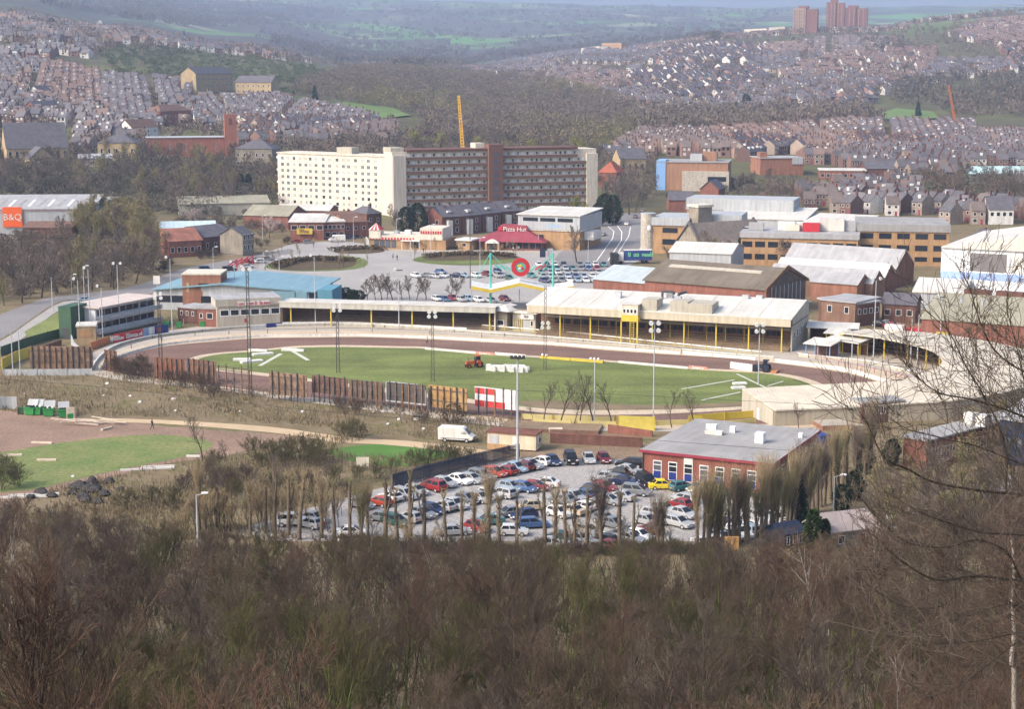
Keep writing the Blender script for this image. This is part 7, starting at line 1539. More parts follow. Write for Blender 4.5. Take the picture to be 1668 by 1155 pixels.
# street lamps behind the stadium
for px, py, tp, lab in [(702,412,366,'street lamp before the fast food restaurant'),(646,400,357,'street lamp right of the striped turret'),(576,394,354,'street lamp before the brick shops'),(1514/1,0,0,'') if False else (782,452,388,'street lamp at the left of the canopy'),(428,392,352,'street lamp above the blossom tree'),(455,440,418,'short street lamp on the left island'),(877,408,376,'street lamp before the red roofed restaurant'),(668,418,392,'short street lamp at the island tip'),(958,440,386,'dark street lamp by the bare tree at the road'),(1215,412,372,'street lamp by the church')]:
    lamp_post(px, py, tp, lab, 1, 'steel', .09)
gQ = 'street lamps on the left road'
for px, py, tp in [(138,497,434),(348,447,403),(430,446,410),(117,478,448)]: lamp_post(px, py, tp, 'grey street lamp beside the left hand road', 1, 'steel', .09, group=gQ)
for k, (px, py) in enumerate([(690,412),(700,420),(640,421),(647,424),(836,410),(845,409),(970,396),(965,392),(432,440)]): person(px, py, 'small dark figure walking on the pavements behind the stadium', rng.choice(['cloth','cloth_light']), 'cloth', rng.random()*6)['group'] = 'people on the pavements behind the stadium'
# yellow crane jib behind the flats, orange one on the right hill
def crane(a, b, Y, m, lab, r=.9):
    A, B = PD(*a, Y), PD(*b, Y); z0 = tz(A.x, Y); t = thing('crane', lab, 'crane', (A.x, A.y, z0)); o = Vector((A.x, A.y, z0))
    MB().box(-1.6, -3, .6, 1.6, 3, 3.2).build('cab', m, t); MB().box(-1.8, -3.4, 0, 1.8, 3.4, .59).build('crawler', 'dark_steel', t)
    d = (B-o); foot = Vector((0, 0, 3.2)); m_ = MB(); tip = B-o; n = 26; ax = (tip-foot).normalized(); sx = Vector((1,0,0)); sy = ax.cross(sx).normalized(); sx = sy.cross(ax)
    cs = [(1,1),(-1,1),(-1,-1),(1,-1)]
    for c in cs: m_.tube(foot+sx*c[0]*r+sy*c[1]*r, tip+sx*c[0]*r*.5+sy*c[1]*r*.5, r*.28, r*.24, 4)
    for k in range(n):
        for i in range(4):
            p, q_ = cs[i], cs[(i+1) % 4]; f0 = 1-.5*k/n; f1 = 1-.5*(k+1)/n
            m_.tube(foot.lerp(tip, k/n)+sx*p[0]*r*f0+sy*p[1]*r*f0, foot.lerp(tip, (k+1)/n)+sx*q_[0]*r*f1+sy*q_[1]*r*f1, r*.2, r*.2, 3, cap=False)
    m_.build('jib', m, t); return t
crane((757,262), (747,155), 800, 'orange_crane', 'tall yellow crane jib rising behind the flats')
crane((1558,205), (1545,138), 1180, mat('crane_rust', (.42,.14,.05)), 'slanting orange crane jib on the right hillside', .8)
# trees round the stadium's back
def mt(kind, px, py, top, lab, grp=None, z=None):
    return mt0(kind, px, py, top-(top-py)*-.75 if False else (py-(py-top)*1.75 if kind == 'pink' else top), lab, grp, z)
def mt0(kind, px, py, top, lab, grp=None, z=None):
    p = P(px, py) if z is None else PT(px, py); return plant(MID[kind][rng.randrange(len(MID[kind]))], p.x, p.y, max(.25, (zpy(top, p.y)-p.z)/11.0), label=lab, group=grp, z=p.z)
for k, px in enumerate([598,612,622,630,640,655,668,678,694,735,742]): mt('brown' if k % 3 else 'grey', px, 489, 446+rng.uniform(-3, 8), 'bare tree in the row right behind the low stand', 'bare trees behind the low stand')
mt('grey', 940, 432, 365, 'broad bare tree at the edge of the main road'); mt('pink', 440, 389, 350, 'pale pink blossom tree before the shops'); mt('pink', 315, 372, 335, 'pale pink blossom tree among the sheds')
for k, (px, py) in enumerate([(552,489),(563,490),(574,490),(540,490),(584,491)]): p = P(px, py); plant(SHRUB, p.x, p.y, 1.1+.2*(k % 2), label='rounded evergreen shrub in the clump beside the blue roof', group='evergreen shrubs beside the blue roof')
mt('willow', 935, 366, 312, 'budding yellow green tree before the right end of the flats'); mt('willow', 955, 370, 325, 'smaller budding tree beside the flats end')
p = P(662, 384); plant(EV_ROUND, p.x, p.y, 1.15, label='dark evergreen before the beige end of the long flats'); mt('grey', 650, 386, 330, 'bare brown tree by the beige end of the flats'); p = P(680, 384); plant(EV_ROUND, p.x, p.y, 1.3, label='dark evergreen left of the brick terrace')
for k, (px, py, tp) in enumerate([(985,362,316),(998,366,318),(975,368,330)]): p = P(px, py); plant(EV_ROUND, p.x, p.y, zpy(tp, p.y)/9, label='dark evergreen beside the main road below the flats', group='evergreens by the main road')
for k, (px, py, tp) in enumerate([(1010,356,285),(1025,350,275),(1035,346,290),(1000,350,300),(1045,340,300)]): mt('grey', px, py, tp, 'bare tree lining the main road below the hill', 'bare trees lining the main road')
for px, py, tp in [(1213,425,372),(1240,428,382)]: p = P(px, py); plant(EV_COL, p.x, p.y, zpy(tp, p.y)/9, label='tall dark evergreen before the tan offices, '+('left' if px < 1220 else 'right')+' one')
for k, (px, py, tp) in enumerate([(1150,428,375),(1165,430,385),(1180,430,390),(1130,430,388),(1290,440,385),(1305,441,395),(1090,430,400)]): mt('olive' if k % 2 else 'brown', px, py, tp, 'bare tree between the church and the brown roof', 'bare trees between the church and the brown roof')
for k in range(10): px = 1220+k*50; mt('brown', px, 440+rng.uniform(-5, 5), 405+rng.uniform(-4, 6), 'small bare tree along the office forecourt', 'small bare trees along the office forecourt') if k in (2, 5, 7) else None
for k in range(46):
    px, py = (rng.uniform(395, 625), rng.uniform(398, 440)) if k < 28 else (rng.uniform(675, 850), rng.uniform(408, 430))
    p = P(px, py); plant(MID['sapling'][k % 2], p.x, p.y, rng.uniform(.35, .8), label='slender bare sapling on the verges of the roundabout', group='saplings on the verges of the roundabout').name = 'sapling'
for k in range(24):
    px = rng.uniform(255, 470); p = P(px, float(np.interp(px, [255, 330, 470], [446, 424, 396]))+rng.uniform(-8, 4)); plant(MID['bush_brown'][k % 2], p.x, p.y, rng.uniform(.5, 1.1), label='brown bush along the verge of the left hand road', group='brown bushes along the left hand road')
# wood along the left road
gWL = 'bare trees of the wood beside the left road'
for k in range(125):
    px = -50+rng.random()*400; lo = float(np.interp(px, [0, 90, 200, 262, 350], [508, 486, 470, 452, 420])); py = rng.uniform(388, lo)
    if px > 255 and py > 375 and px < 420: continue
    p = P(px, py); hh = rng.uniform(9, 14)*(1.2 if 120 < px < 235 and py < 420 else 1)
    kd = rng.choice(['olive','olive','brown']) if 110 < px < 250 and py < 425 else rng.choice(['brown','grey','brown','olive'])
    tp = zpy(0, p.y)
    if py < 425 and px < 90: continue
    plant(MID[kd][rng.randrange(2)], p.x, p.y, hh/11, label='bare '+dict(olive='olive tinted', brown='brown', grey='grey')[kd]+' tree in the wood beside the left road', group=gWL+' '+kd)
for k in range(40):
    px = 130+rng.random()*110; py = rng.uniform(372, 400); p = P(px, py); plant(MID['olive'][k % 2], p.x, p.y, rng.uniform(.95, 1.35), label='tall olive tree in the clump right of the DIY store', group='olive trees right of the DIY store')
# ---------------------------------------------------------------- hillsides: projection helpers
SP, CP = math.sin(PIT), math.cos(PIT)
def proj(x, y, z):
    zc = y*CP + (H-z)*SP; v = (z-H)*CP + y*SP
    return CX + F*x/zc, CY - F*v/zc
def scatter(poly, n, y0, y1, seed, uni=False):
    """random ground points whose picture falls inside a photo outline"""
    r = np.random.default_rng(seed); xs = [p[0] for p in poly]; out = []
    px = r.uniform(min(xs), max(xs), n*6); y = np.exp(r.uniform(math.log(y0), math.log(y1), n*6)) if not uni else r.uniform(y0, y1, n*6)
    x = (px-CX)/F*y; z = terr(x, y); ppx, ppy = proj(x, y, z); ok = inpoly(ppx, ppy, poly)
    return np.stack([x, y, z], 1)[ok][:n]
# ---------------------------------------------------------------- terraced houses
def house_proto(w_=5.4, d=8.2, e=5.2, r=3.0):
    root = thing('terraced_house', 'terraced house', 'house', (0,0,-500))
    MB().extr([(-d/2,-1.5),(d/2,-1.5),(d/2,e),(0,e+r),(-d/2,e)], 'x', -w_/2+.02, w_/2-.02).build('wall', M_WALL, root)
    b = MB(); s = r/(d/2); b.extr([(-d/2-.35,e-.35*s+.03),(0,e+r+.03),(d/2+.35,e-.35*s+.03),(d/2+.35,e-.35*s+.2),(0,e+r+.2),(-d/2-.35,e-.35*s+.2)], 'x', -w_/2, w_/2); b.build('roof', M_ROOF, root)
    MB().box(w_/2-.75, -.45, e+r-.6, w_/2-.05, .45, e+r+1.3).build('chimney', 'brick_dark', root)
    for x, z, ww, hh in ((-1.2,1.4,1.5,1.4),(-1.3,3.9,1.2,1.3),(1.3,3.9,1.2,1.3)):
        o = link('window', win_mesh(ww, hh, bars=0), root, (x, -d/2, z))
        o = link('window', win_mesh(ww, hh, bars=0), root, (x, d/2, z)); o.rotation_euler[2] = math.pi
    MB().box(.9, -d/2-.05, -.2, 1.8, -d/2-.004, 2.0).build('door', 'maroon', root)
    MB().extr([(-d/4-.75, e+r/2-.1),(-d/4+.6, e+r/2+.4),(-d/4+.6, e+r/2+1.25),(-d/4-.75, e+r/2+1.25)], 'x', -.6, .7).build('dormer', 'white', root)
    return root
HP = house_proto()
PALW = [(.21,.12,.10),(.25,.15,.125),(.17,.105,.09),(.34,.27,.22),(.6,.57,.53),(.27,.13,.10)]
PALR = [(.12,.112,.125),(.15,.138,.148),(.16,.13,.12),(.105,.103,.115),(.19,.135,.115)]
def grid_houses(zone, y0, y1, patches, sx, sy, seed, wprob, keep=1.0):
    q = random.Random(seed); out = []
    xs = [p[0] for p in zone]; 
    seeds = [(q.uniform(min(xs), max(xs)), math.exp(q.uniform(math.log(y0), math.log(y1))), R(q.choice(patches)+q.uniform(-6, 6))) for _ in range(26)]
    for i, (spx, sy0, ang) in enumerate(seeds):
        cx = (spx-CX)/F*sy0; ca, sa = math.cos(ang), math.sin(ang); n1 = int(140/sx)+4; n2 = int(150/sy)+3
        g = [(cx+ca*u*sx-sa*v*sy, sy0+sa*u*sx+ca*v*sy, u) for v in range(-n2, n2) for u in range(-n1, n1) if (u % 13)]
        arr = np.array(g); z = terr(arr[:, 0], arr[:, 1]); px, py = proj(arr[:, 0], arr[:, 1], z); ok = inpoly(px, py, zone) & (arr[:, 1] > y0) & (arr[:, 1] < y1)
        rw = q.random()
        for (x, y, u), zz, o, ppx, ppy in zip(g, z, ok, px, py):
            if not o or q.random() > keep: continue
            # belongs to the nearest patch seed
            ly = math.log(y); best = min(range(len(seeds)), key=lambda k: ((ppx-seeds[k][0])/300)**2+((ly-math.log(seeds[k][1]))*2.2)**2)
            if best != i: continue
            if q.random() < .07: continue
            out.append([x+q.gauss(0, .25), y+q.gauss(0, .4), float(zz), ang+q.gauss(0, .02), q.choice(PALW[:4] if q.random() > wprob else [PALW[4]]), PALR[int(rw*4.9)] if q.random() < .8 else q.choice(PALR), ppx, ppy])
    return out
Z1 = [(-60,98),(60,105),(170,128),(300,140),(318,160),(450,165),(640,203),(640,238),(450,243),(300,256),(120,266),(-60,262)]
Z2 = [(985,262),(1040,222),(1250,216),(1400,205),(1740,185),(1740,300),(1500,296),(1330,268),(1190,262),(1060,262)]
Z2b = [(1300,318),(1490,300),(1500,340),(1640,345),(1740,340),(1740,395),(1560,385),(1540,350),(1400,352),(1310,345)]
Z3 = [(700,118),(800,100),(950,82),(1180,62),(1290,52),(1430,50),(1560,26),(1740,12),(1740,120),(1640,118),(1450,150),(1400,185),(1200,188),(1060,178),(900,135),(760,118)]
Z0 = [(-60,25),(140,30),(260,52),(420,72),(560,90),(650,108),(640,116),(480,100),(330,84),(210,70),(140,95),(-60,98)]
hs1 = grid_houses(Z1, 760, 1700, [8, 2, 58, 14, -6, 22], 5.5, 19, 11, .2, .93)
hs2 = grid_houses(Z2, 700, 1250, [-4, -8, 2, 5, 60], 5.5, 13, 12, .08)
hs2b = grid_houses(Z2b, 640, 900, [-4, 4, -50], 5.5, 12.5, 15, .1)
hs3 = grid_houses(Z3, 1250, 3300, [5, -12, 20, 40, -5], 8.0, 27, 13, .34, .9)
hs0 = grid_houses(Z0, 1200, 2300, [10, 20, -10], 9.5, 30, 14, .35, .85)
BLOCKS = [(232,212,394,265),(0,206,124,285),(205,205,240,232),(252,180,316,208),(152,235,228,265),(376,248,450,285),(310,108,450,165),(1060,255,1195,318),(1235,252,1310,285),(1570,275,1700,300)]
def free(h): return not any(a < h[6] < c and b < h[7] < d for a, b, c, d in BLOCKS)
hs1, hs2, hs2b = [[h for h in s if free(h)] for s in (hs1, hs2, hs2b)]
near = sorted([(h, 'r') for h in hs2b] + [(h, 'f') for h in hs2] + [(h, 'l') for h in hs1], key=lambda t: t[0][1])
for h, _ in near: pass
IND = near[:292]; REST = near[292:]
ZW = dict(r='in the rows behind the tan offices', f='in the packed rows right of the flats', l='in the rows at the foot of the left hillside')
def cname(c): return 'white rendered' if c[0] > .5 else ('tan brick' if c[1] > .18 else ('dark red brick' if c[0] < .19 else 'red brick'))
for k, (h, zn) in enumerate(IND):
    x, y, z, a, wc, rc, _, _ = h; lab = f"{cname(wc)} terraced house {ZW[zn]}"
    c = dup(HP, (x, y, z), a, lab, lab.replace(' house ', ' houses '), scale=(1, 1, rng.uniform(.94, 1.06)))
    f1 = rng.uniform(.8, 1.2); f2 = rng.uniform(.8, 1.2); ch = KID[c.as_pointer()]; ch[0].color = (*[min(1, v*f1) for v in wc], 1); ch[1].color = (*[v*f2 for v in rc], 1)
    if rng.random() > .3:   # most houses have no dormer
        d = ch.pop(); bpy.data.objects.remove(d)
# the many farther houses of each hillside as one mass per hillside
def housing(name, lab, hs, w_=5.4, d=8.2, e=5.2, r=3.0, dorm=.4, seed=3):
    q = random.Random(seed); b = MB(); wm = [mat(f'hill_wall_{i}', c, var=.2, scale=.2) for i, c in enumerate(PALW)]; rm = [mat(f'hill_roof_{i}', c, var=.22, scale=.2) for i, c in enumerate(PALR)]
    for m in wm+rm: b.use(m)
    b.use('glass'); b.use('white'); b.use('brick_dark')
    base = len(wm)+len(rm); W = w_/2; D = d/2
    tv = [(-W,-D,-2),(W,-D,-2),(W,D,-2),(-W,D,-2),(-W,-D,e),(W,-D,e),(W,D,e),(-W,D,e),(-W,0,e+r),(W,0,e+r)]
    s = r/D; o = .4
    rv = [(-W-.05,-D-o,e-o*s+.05),(W+.05,-D-o,e-o*s+.05),(W+.05,0,e+r+.06),(-W-.05,0,e+r+.06),(W+.05,D+o,e-o*s+.05),(-W-.05,D+o,e-o*s+.05)]
    def quadf(x, z, ww, hh, y): return [(x-ww/2,y,z-hh/2),(x+ww/2,y,z-hh/2),(x+ww/2,y,z+hh/2),(x-ww/2,y,z+hh/2)]
    for x, y, z, a, wc, rc, _, _ in hs:
        ca, sa = math.cos(a), math.sin(a); n0 = len(b.v)
        vs = tv + rv + quadf(-1.2,3.9,1.3,1.4,-D-.04)+quadf(1.3,3.9,1.3,1.4,-D-.04)+quadf(-1.1,1.4,1.6,1.5,-D-.04)
        fs = [(0,1,5,4),(1,2,6,9,5),(2,3,7,6),(3,0,4,8,7),(10,11,12,13),(13,12,14,15),(16,17,18,19),(20,21,22,23),(24,25,26,27)]
        wi = PALW.index(wc); ri = len(wm)+PALR.index(rc); ms = [wi]*4+[ri]*2+[base if q.random() < .6 else base+1]*3
        k = len(vs); c = [(W-.8,-.4,e+r-.7),(W-.1,-.4,e+r-.7),(W-.1,.4,e+r-.7),(W-.8,.4,e+r-.7),(W-.8,-.4,e+r+1.2),(W-.1,-.4,e+r+1.2),(W-.1,.4,e+r+1.2),(W-.8,.4,e+r+1.2)]
        vs = vs+c; fs = fs+[(k,k+1,k+5,k+4),(k+1,k+2,k+6,k+5),(k+2,k+3,k+7,k+6),(k+3,k,k+4,k+7),(k+4,k+5,k+6,k+7)]; ms += [base+2]*5
        if q.random() < dorm:
            k = len(vs); vs = vs+quadf(q.uniform(-.6,.6), e+r*.55+.35, 1.5, 1.1, -D*.62); fs = fs+[(k,k+1,k+2,k+3)]; ms += [base+1]
        hz_ = q.uniform(.9, 1.13); dz_ = q.uniform(.9, 1.15)
        b.v += [(x+vx*ca-vy*dz_*sa, y+vx*sa+vy*dz_*ca, z+vz*hz_) for vx, vy, vz in vs]; b.f += [[n0+i for i in f] for f in fs]; b.m += ms
    o_ = b.build(name); return tag(o_, lab, 'houses', kind='stuff')
housing('hillside_housing', 'rows of small terraced houses climbing the left hillside', [h for h, z in REST if z == 'l'])
housing('valley_housing', 'farther slate roofed terrace rows on the flat at the right', [h for h, z in REST if z != 'l'], dorm=.4)
housing('far_housing', 'housing estates spread over the far right hillside', hs3, 7.6, 9, 5.2, 3.0, .15)
housing('upper_housing', 'semi detached houses along the top of the left hillside', hs0, 8.5, 9.5, 5.4, 3.6, .1)
print('houses', len(hs0), len(hs1), len(hs2), len(hs2b), len(hs3))
# ---------------------------------------------------------------- buildings one can tell apart on the hills
def tblk(name, lab, a, b, D, h, wall, roof, kind='gx', rise=3.0, rows=(), rrows=(), cat='building', over=.4, frame='frame_white', sink=1.5, chim=()):
    t, L = tsite(name, lab, cat, a, b, sink=sink); shell(t, L, D, h+sink, wall, roof, kind, rise, over); rows = [(z+sink, hh, n, w_) for z, hh, n, w_ in rows]; rrows = [(z+sink, hh, n, w_) for z, hh, n, w_ in rrows]
    wins(t, rows, L, 'F', D, frame); wins(t, rrows, L, 'R', D, frame)
    for fx in chim: chimney(t, L*fx, D/2, h+sink+rise*.7, 2.2)
    return t, L
t, L = tblk('brick_church', 'long plain red brick church with a tall square tower', (240,257), (366,256), 16, 10, mat('church_brick', (.33,.135,.095), var=.12, scale=.2), 'clad_grey', 'flat', rows=[(5,4,5,.5)])
MB().box(L+.2, -2, 0, L+6.4, 5, 23.5).build('tower', mat('church_brick', (.33,.135,.095)), t); MB().box(L+2.4, -2.08, 18, L+4.2, -2.004, 21.5).build('louvre', 'brick_dark', t); MB().tube((L*.42,-.1,8),(L*.42,-.01,8),1.1,1.1,14).build('round_window','brick_dark',t)
t, L = tblk('school', 'yellow stone school with a broad dark slate roof', (12,268), (112,265), 20, 8, 'stone_yellow', 'slate', 'gx', 12, rows=[(4.5,3.4,9,1.6)])
tblk('stone_hall', 'yellow stone gabled hall right of the slate roofed school', (50,278), (88,276), 10, 6, 'stone_yellow', 'slate', 'gy', 5, rows=[(3.5,2.6,2,1.2)])
tblk('stone_hall', 'tan stone hall left of the brick church', (160,262), (222,262), 14, 9, 'stone_yellow', 'slate', 'hip', 4, rows=[(5,2.4,5,1.2)])
tblk('pale_shed', 'pale grey roofed shed below the tan stone hall', (128,272), (182,272), 12, 4, 'cream_dark', 'clad_grey', 'gx', 2)
tblk('white_house', 'white rendered house pair left of the brick church', (215,228), (258,224), 10, 7, 'white', 'tile_brown', 'gx', 4, rows=[(4.5,1.4,4,1.2)])
tblk('stone_house', 'brown roofed house block above the brick church', (262,205), (312,203), 12, 9, 'brick', 'tile_brown', 'hip', 4, rows=[(6,1.4,5,1.2),(2.5,1.4,5,1.2)])
tblk('villa', 'grey stone villa with a slate hipped roof left of the flats', (384,278), (444,280), 14, 11, 'stone_grey', 'slate', 'hip', 4, rows=[(8,1.8,6,1.1),(4,1.8,6,1.1)], chim=[.2,.8])
tblk('stone_terrace', 'tall tan stone terrace block on the left hillside, left half', (320,150), (380,148), 14, 14, 'stone_yellow', 'slate', 'gx', 5, rows=[(10,2,8,1.2),(5,2,8,1.2)], chim=[.2,.8])
tblk('stone_terrace', 'tall tan stone terrace block on the left hillside, right half', (384,152), (442,157), 13, 11, 'stone_yellow', 'slate', 'gx', 5, rows=[(8,2,7,1.2),(4,2,7,1.2)], chim=[.2,.8])
WH = [((28,94),(52,92),'gy','white gable ended house at the upper left edge'),((226,55),(246,54),'gy','white twin gabled house on the upper left ridge'),((168,42),(186,41),'gx','white house by a pale roof on the upper left ridge'),((66,165),(92,163),'gx','pale house among the left terraces'),((585,112),(608,112),'gx','white house above the wood, left of a pair'),((612,115),(637,115),'gx','white house above the wood, right of a pair'),((340,82),(356,82),'gx','pale house on the left ridge behind the allotments'),((386,84),(404,84),'gx','tan house on the left ridge with a red roof'),((278,74),(292,73),'gx','white fronted house below the ridge'),((60,192),(100,190),'gx','red gabled house at the foot of the left terraces'),((1370,80),(1395,80),'gx','white fronted block below the tower blocks'),((1165,88),(1188,88),'gx','white fronted house block on the far right hill'),((1455,118),(1490,116),'gx','long white flat fronted block on the right hillside'),((1555,112),(1590,110),'gx','bright white roofed block at the right of the hillside'),((1020,118),(1040,118),'gx','pale house in the middle of the right hillside'),((1290,192),(1312,192),'gx','white cottage by the green bank')]
for k, (a, b, kd, lab) in enumerate(WH):
    tblk('detached_house', lab, a, b, 10, 6, 'brick' if 'red gabled' in lab else ('stone_yellow' if 'tan' in lab else 'white'), 'tile_red' if 'red roof' in lab else 'slate', kd, 4, rows=[(4,1.4,2,1.4)], cat='house')
t, L = tblk('brick_centre', 'brown brick centre with a tall pale blue end wall', (1070,310), (1185,312), 26, 13, mat('centre_brick', (.34,.19,.12), var=.1, scale=.2), 'roof_felt', 'flat')
MB().box(-.4, -.3, 0, L*.12, 14, 15.4).build('end_panel', mat('sky_blue', (.22,.38,.66), var=.05), t); MB().box(L*.36, -2.2, 0, L*1.02, -.004, 10.6).build('front_block', 'concrete', t); MB().box(L*.72, -2.3, 6, L*.98, -2.204, 8.2).build('window', 'glass', t); MB().box(L*.45, 6, 14.9, L*.62, 14, 18).build('roof_plant', 'clad_grey', t); MB().box(L*.62, 8, 14.9, L*.82, 16, 19).build('roof_plant', mat('centre_brick', (.34,.19,.12)), t)
t, L = tblk('brick_hall', 'orange brick hall with a stepped roof and white sign', (1238,285), (1308,286), 18, 8.5, 'brick_orange', 'roof_grey', 'flat'); MB().box(L*.02, 2, 10, L*.18, 8, 13).build('stair_block', 'brick_orange', t); MB().box(L*.74, -.5, 7, L*.98, -.05, 10.6).build('sign', 'clad_grey', t)
tblk('flat_roof_shops', 'low brick shops with a pale flat roof before the packed rows', (1335,292), (1410,294), 18, 4.5, 'brick', 'roof_white', 'flat', rows=[(2.2,1.6,8,1.8)])
tblk('flat_roof_shops', 'dark roofed low hall beside the low brick shops', (1412,290), (1470,290), 20, 4.5, 'brick_dark', 'slate', 'gx', 3)
tblk('glass_roof_hall', 'long pale turquoise roofed hall beyond the right hand trees', (1575,300), (1700,300), 20, 5, 'clad_grey', mat('turq', (.42,.6,.62), var=.08), 'gx', 3)
tblk('church_hall', 'orange tiled house by the end of the long flats', (975,305), (1004,306), 14, 7, 'brick', 'tile_red', 'hip', 5)
tblk('chapel', 'buff chapel with a slate roof right of the flats', (1010,285), (1052,284), 14, 8, 'stone_yellow', 'slate', 'gx', 5, rows=[(4,3,4,1.4)])
tblk('brick_house', 'low red brick house with a roof of grey tiles behind the stair tower', (1090,345), (1130,345), 12, 5, 'brick', 'slate', 'gx', 3)
tblk('brick_house', 'red gabled brick house behind the long tan block', (1140,330), (1170,331), 12, 6, 'brick', 'slate', 'gy', 3.5)
tblk('white_house', 'white gabled villa at the far right of the terraces', (1610,372), (1650,372), 12, 6, 'white', 'slate', 'gx', 4.5, rows=[(4,1.6,4,1.4)])
tblk('low_flats', 'long low cream block on the far right skyline', (1212,56), (1248,56), 14, 11, 'cream', 'cream_dark', 'flat', rows=[(8,2,8,2),(4,2,8,2)])
tblk('low_flats', 'grey block left of the tower blocks', (1252,56), (1278,56), 14, 14, 'concrete', 'roof_felt', 'flat')
tblk('low_flats', 'pale walled block with a flat roof at the middle of the skyline', (940,86), (975,86), 16, 12, 'cream', 'roof_felt', 'flat', rows=[(8,2,7,2),(4,2,7,2)]); tblk('low_flats', 'tan higher block at the middle of the skyline', (980,84), (1012,84), 16, 16, 'brick_tan', 'roof_felt', 'flat', rows=[(11,2,6,2),(5,2,6,2)])
for k, (a, b, top, lab) in enumerate([((1291,55),(1330,55),13,'brick tower block standing apart at the left of the three'),((1345,54),(1374,54),3,'tallest brick tower block in the middle of the three'),((1372,57),(1411,57),12,'brick tower block at the right, overlapping the tallest')]):
    A = PT(*a); B = PT(*b); Y = 2700+60*k; A = PD(a[0], a[1], Y); B = PD(b[0], b[1], Y); A.z = B.z = min(tz(A.x, Y), tz(B.x, Y)); loc, rz, L = frame2(A, B, A.z-3)
    t = thing('tower_block', lab, 'tower block', loc, R(-14), None); hh = zpy(top, Y)-loc.z; D = L*.8
    m1 = mat('tower_brick', (.245,.115,.09), var=.06, scale=.05); m2 = mat('tower_tan', (.37,.265,.20), var=.06, scale=.05)
    MB().box(0, 0, 0, L*.52, D, hh).build('wall', m1 if k else m2, t); MB().box(L*.523, 1.5, 0, L, D, hh-1).build('wing', m1, t)
    for j in range(5): MB().box(L*(.06+.19*j), -.25 if j < 3 else 1.3, 3, L*(.09+.19*j), -.004 if j < 3 else 1.49, hh-2).build('pilaster', m2 if k else m1, t)
    for j in range(int(hh/5.6)):
        z = 5+5.6*j
        for x in (.16, .35, .66, .85): MB().box(L*x-.9, -.12 if x < .5 else 1.38, z, L*x+.9, -.004 if x < .5 else 1.495, z+1.6).build('window', 'glass_mid', t)
    MB().box(L*.2, 3, hh+.01, L*.6, D-3, hh+4).build('lift_house', m1, t)
# ---------------------------------------------------------------- woods
def woods(name, lab, pts, m, hmin, hmax, per, size, seed, rad=.32, kind='stuff'):
    """a far wood as one mass: each tree a fan of upright twig shaped faces over a stem"""
    r = np.random.default_rng(seed); n = len(pts)
    h = r.uniform(hmin, hmax, n); idx = np.repeat(np.arange(n), per)
    u = r.random(n*per); a = r.random(n*per)*6.283; prof = np.sin(np.clip(u*.9+.1, 0, 1)*math.pi)**.6
    rr = rad*h[idx]*prof*(r.random(n*per)**.5)*(1+.25*np.sin(a*2+idx))
    P0 = pts[idx] + np.stack([np.cos(a)*rr, np.sin(a)*rr, h[idx]*(.18+.72*u)], 1)
    d = np.stack([np.cos(a)*.6, np.sin(a)*.6, np.abs(r.normal(.9, .4, n*per))], 1)
    me = cards_mesh(name, P0, d, size, size*.28, m, seed)
    o = link(name, me); return tag(o, lab, 'wood', kind=kind)
wmix = mat('wood_mass', (.085,.07,.055), col2=(.24,.19,.15), scale=.07); wol = mat('wood_olive', (.095,.085,.045), col2=(.24,.20,.125), scale=.07); wdk = mat('wood_dark', (.06,.055,.042), col2=(.16,.135,.105), scale=.06); wgr = mat('wood_green', (.13,.125,.05), col2=(.26,.235,.115), scale=.07)
MW = [(470,150),(560,118),(740,110),(900,135),(1060,180),(1200,192),(1260,205),(1240,222),(1040,225),(985,250),(640,236),(700,220),(690,200),(640,180),(520,165)]
pts = scatter(MW, 2600, 800, 2600, 1); q_ = np.random.default_rng(2); s = np.sin(pts[:, 0]*.018)*np.cos(pts[:, 1]*.009)+q_.normal(0, .35, len(pts))
woods('valley_wood', 'brown bare wood filling the middle of the valley', pts[(s > -.35)], wmix, 8, 14, 130, 1.5, 3, rad=.42)
woods('olive_wood', 'olive tinted budding patches of the valley wood', pts[(s <= -.35) & (s > -.95)], wol, 8, 14, 130, 1.5, 4, rad=.42)
woods('green_wood', 'yellow green budding patches of the valley wood', pts[(s <= -.95)], wgr, 7, 12, 130, 1.5, 5, rad=.42)
# trees one can tell apart: nearest belts
gH = 'bare trees in the belt below the left hillside'
q = random.Random(8); cnt = 0
def belt(poly, n, y0, y1, seed, kinds, lab, grp, hh=(8, 13)):
    global cnt
    for x, y, z in scatter(poly, n, y0, y1, seed):
        k = q.choice(kinds); o = plant(MID[k][q.randrange(2)], x, y, q.uniform(*hh)/11, label=dict(brown='bare brown', grey='bare grey', olive='olive tinted', willow='yellow green budding')[k]+lab, group=dict(brown='brown', grey='grey', olive='olive', willow='budding')[k]+grp, z=z); o.name = 'hillside_tree'; cnt += 1
belt([(70,262),(240,260),(390,265),(455,285),(452,338),(300,352),(150,335),(60,325)], 105, 680, 900, 21, ['brown','grey','brown','olive'], ' tree in the dark belt below the brick church', ' trees in the dark belt below the brick church')
belt([(-60,285),(70,290),(60,330),(-60,330)], 22, 680, 900, 22, ['brown','grey'], ' tree at the left edge above the DIY store', ' trees at the left edge above the DIY store')
belt([(1490,292),(1740,300),(1740,342),(1500,335)], 40, 690, 900, 23, ['brown','grey','brown'], ' tree in the clump before the turquoise roofed hall', ' trees in the clump before the turquoise roofed hall', (9, 13))
belt([(640,235),(1000,232),(1000,262),(640,262)], 50, 720, 960, 24, ['brown','olive','grey','willow'], ' tree rising right behind the flats', ' trees rising right behind the flats', (9, 14))
belt([(1160,300),(1290,300),(1330,345),(1190,345)], 26, 650, 900, 25, ['brown','grey'], ' tree behind the long tan office block', ' trees behind the long tan office block', (6, 9))
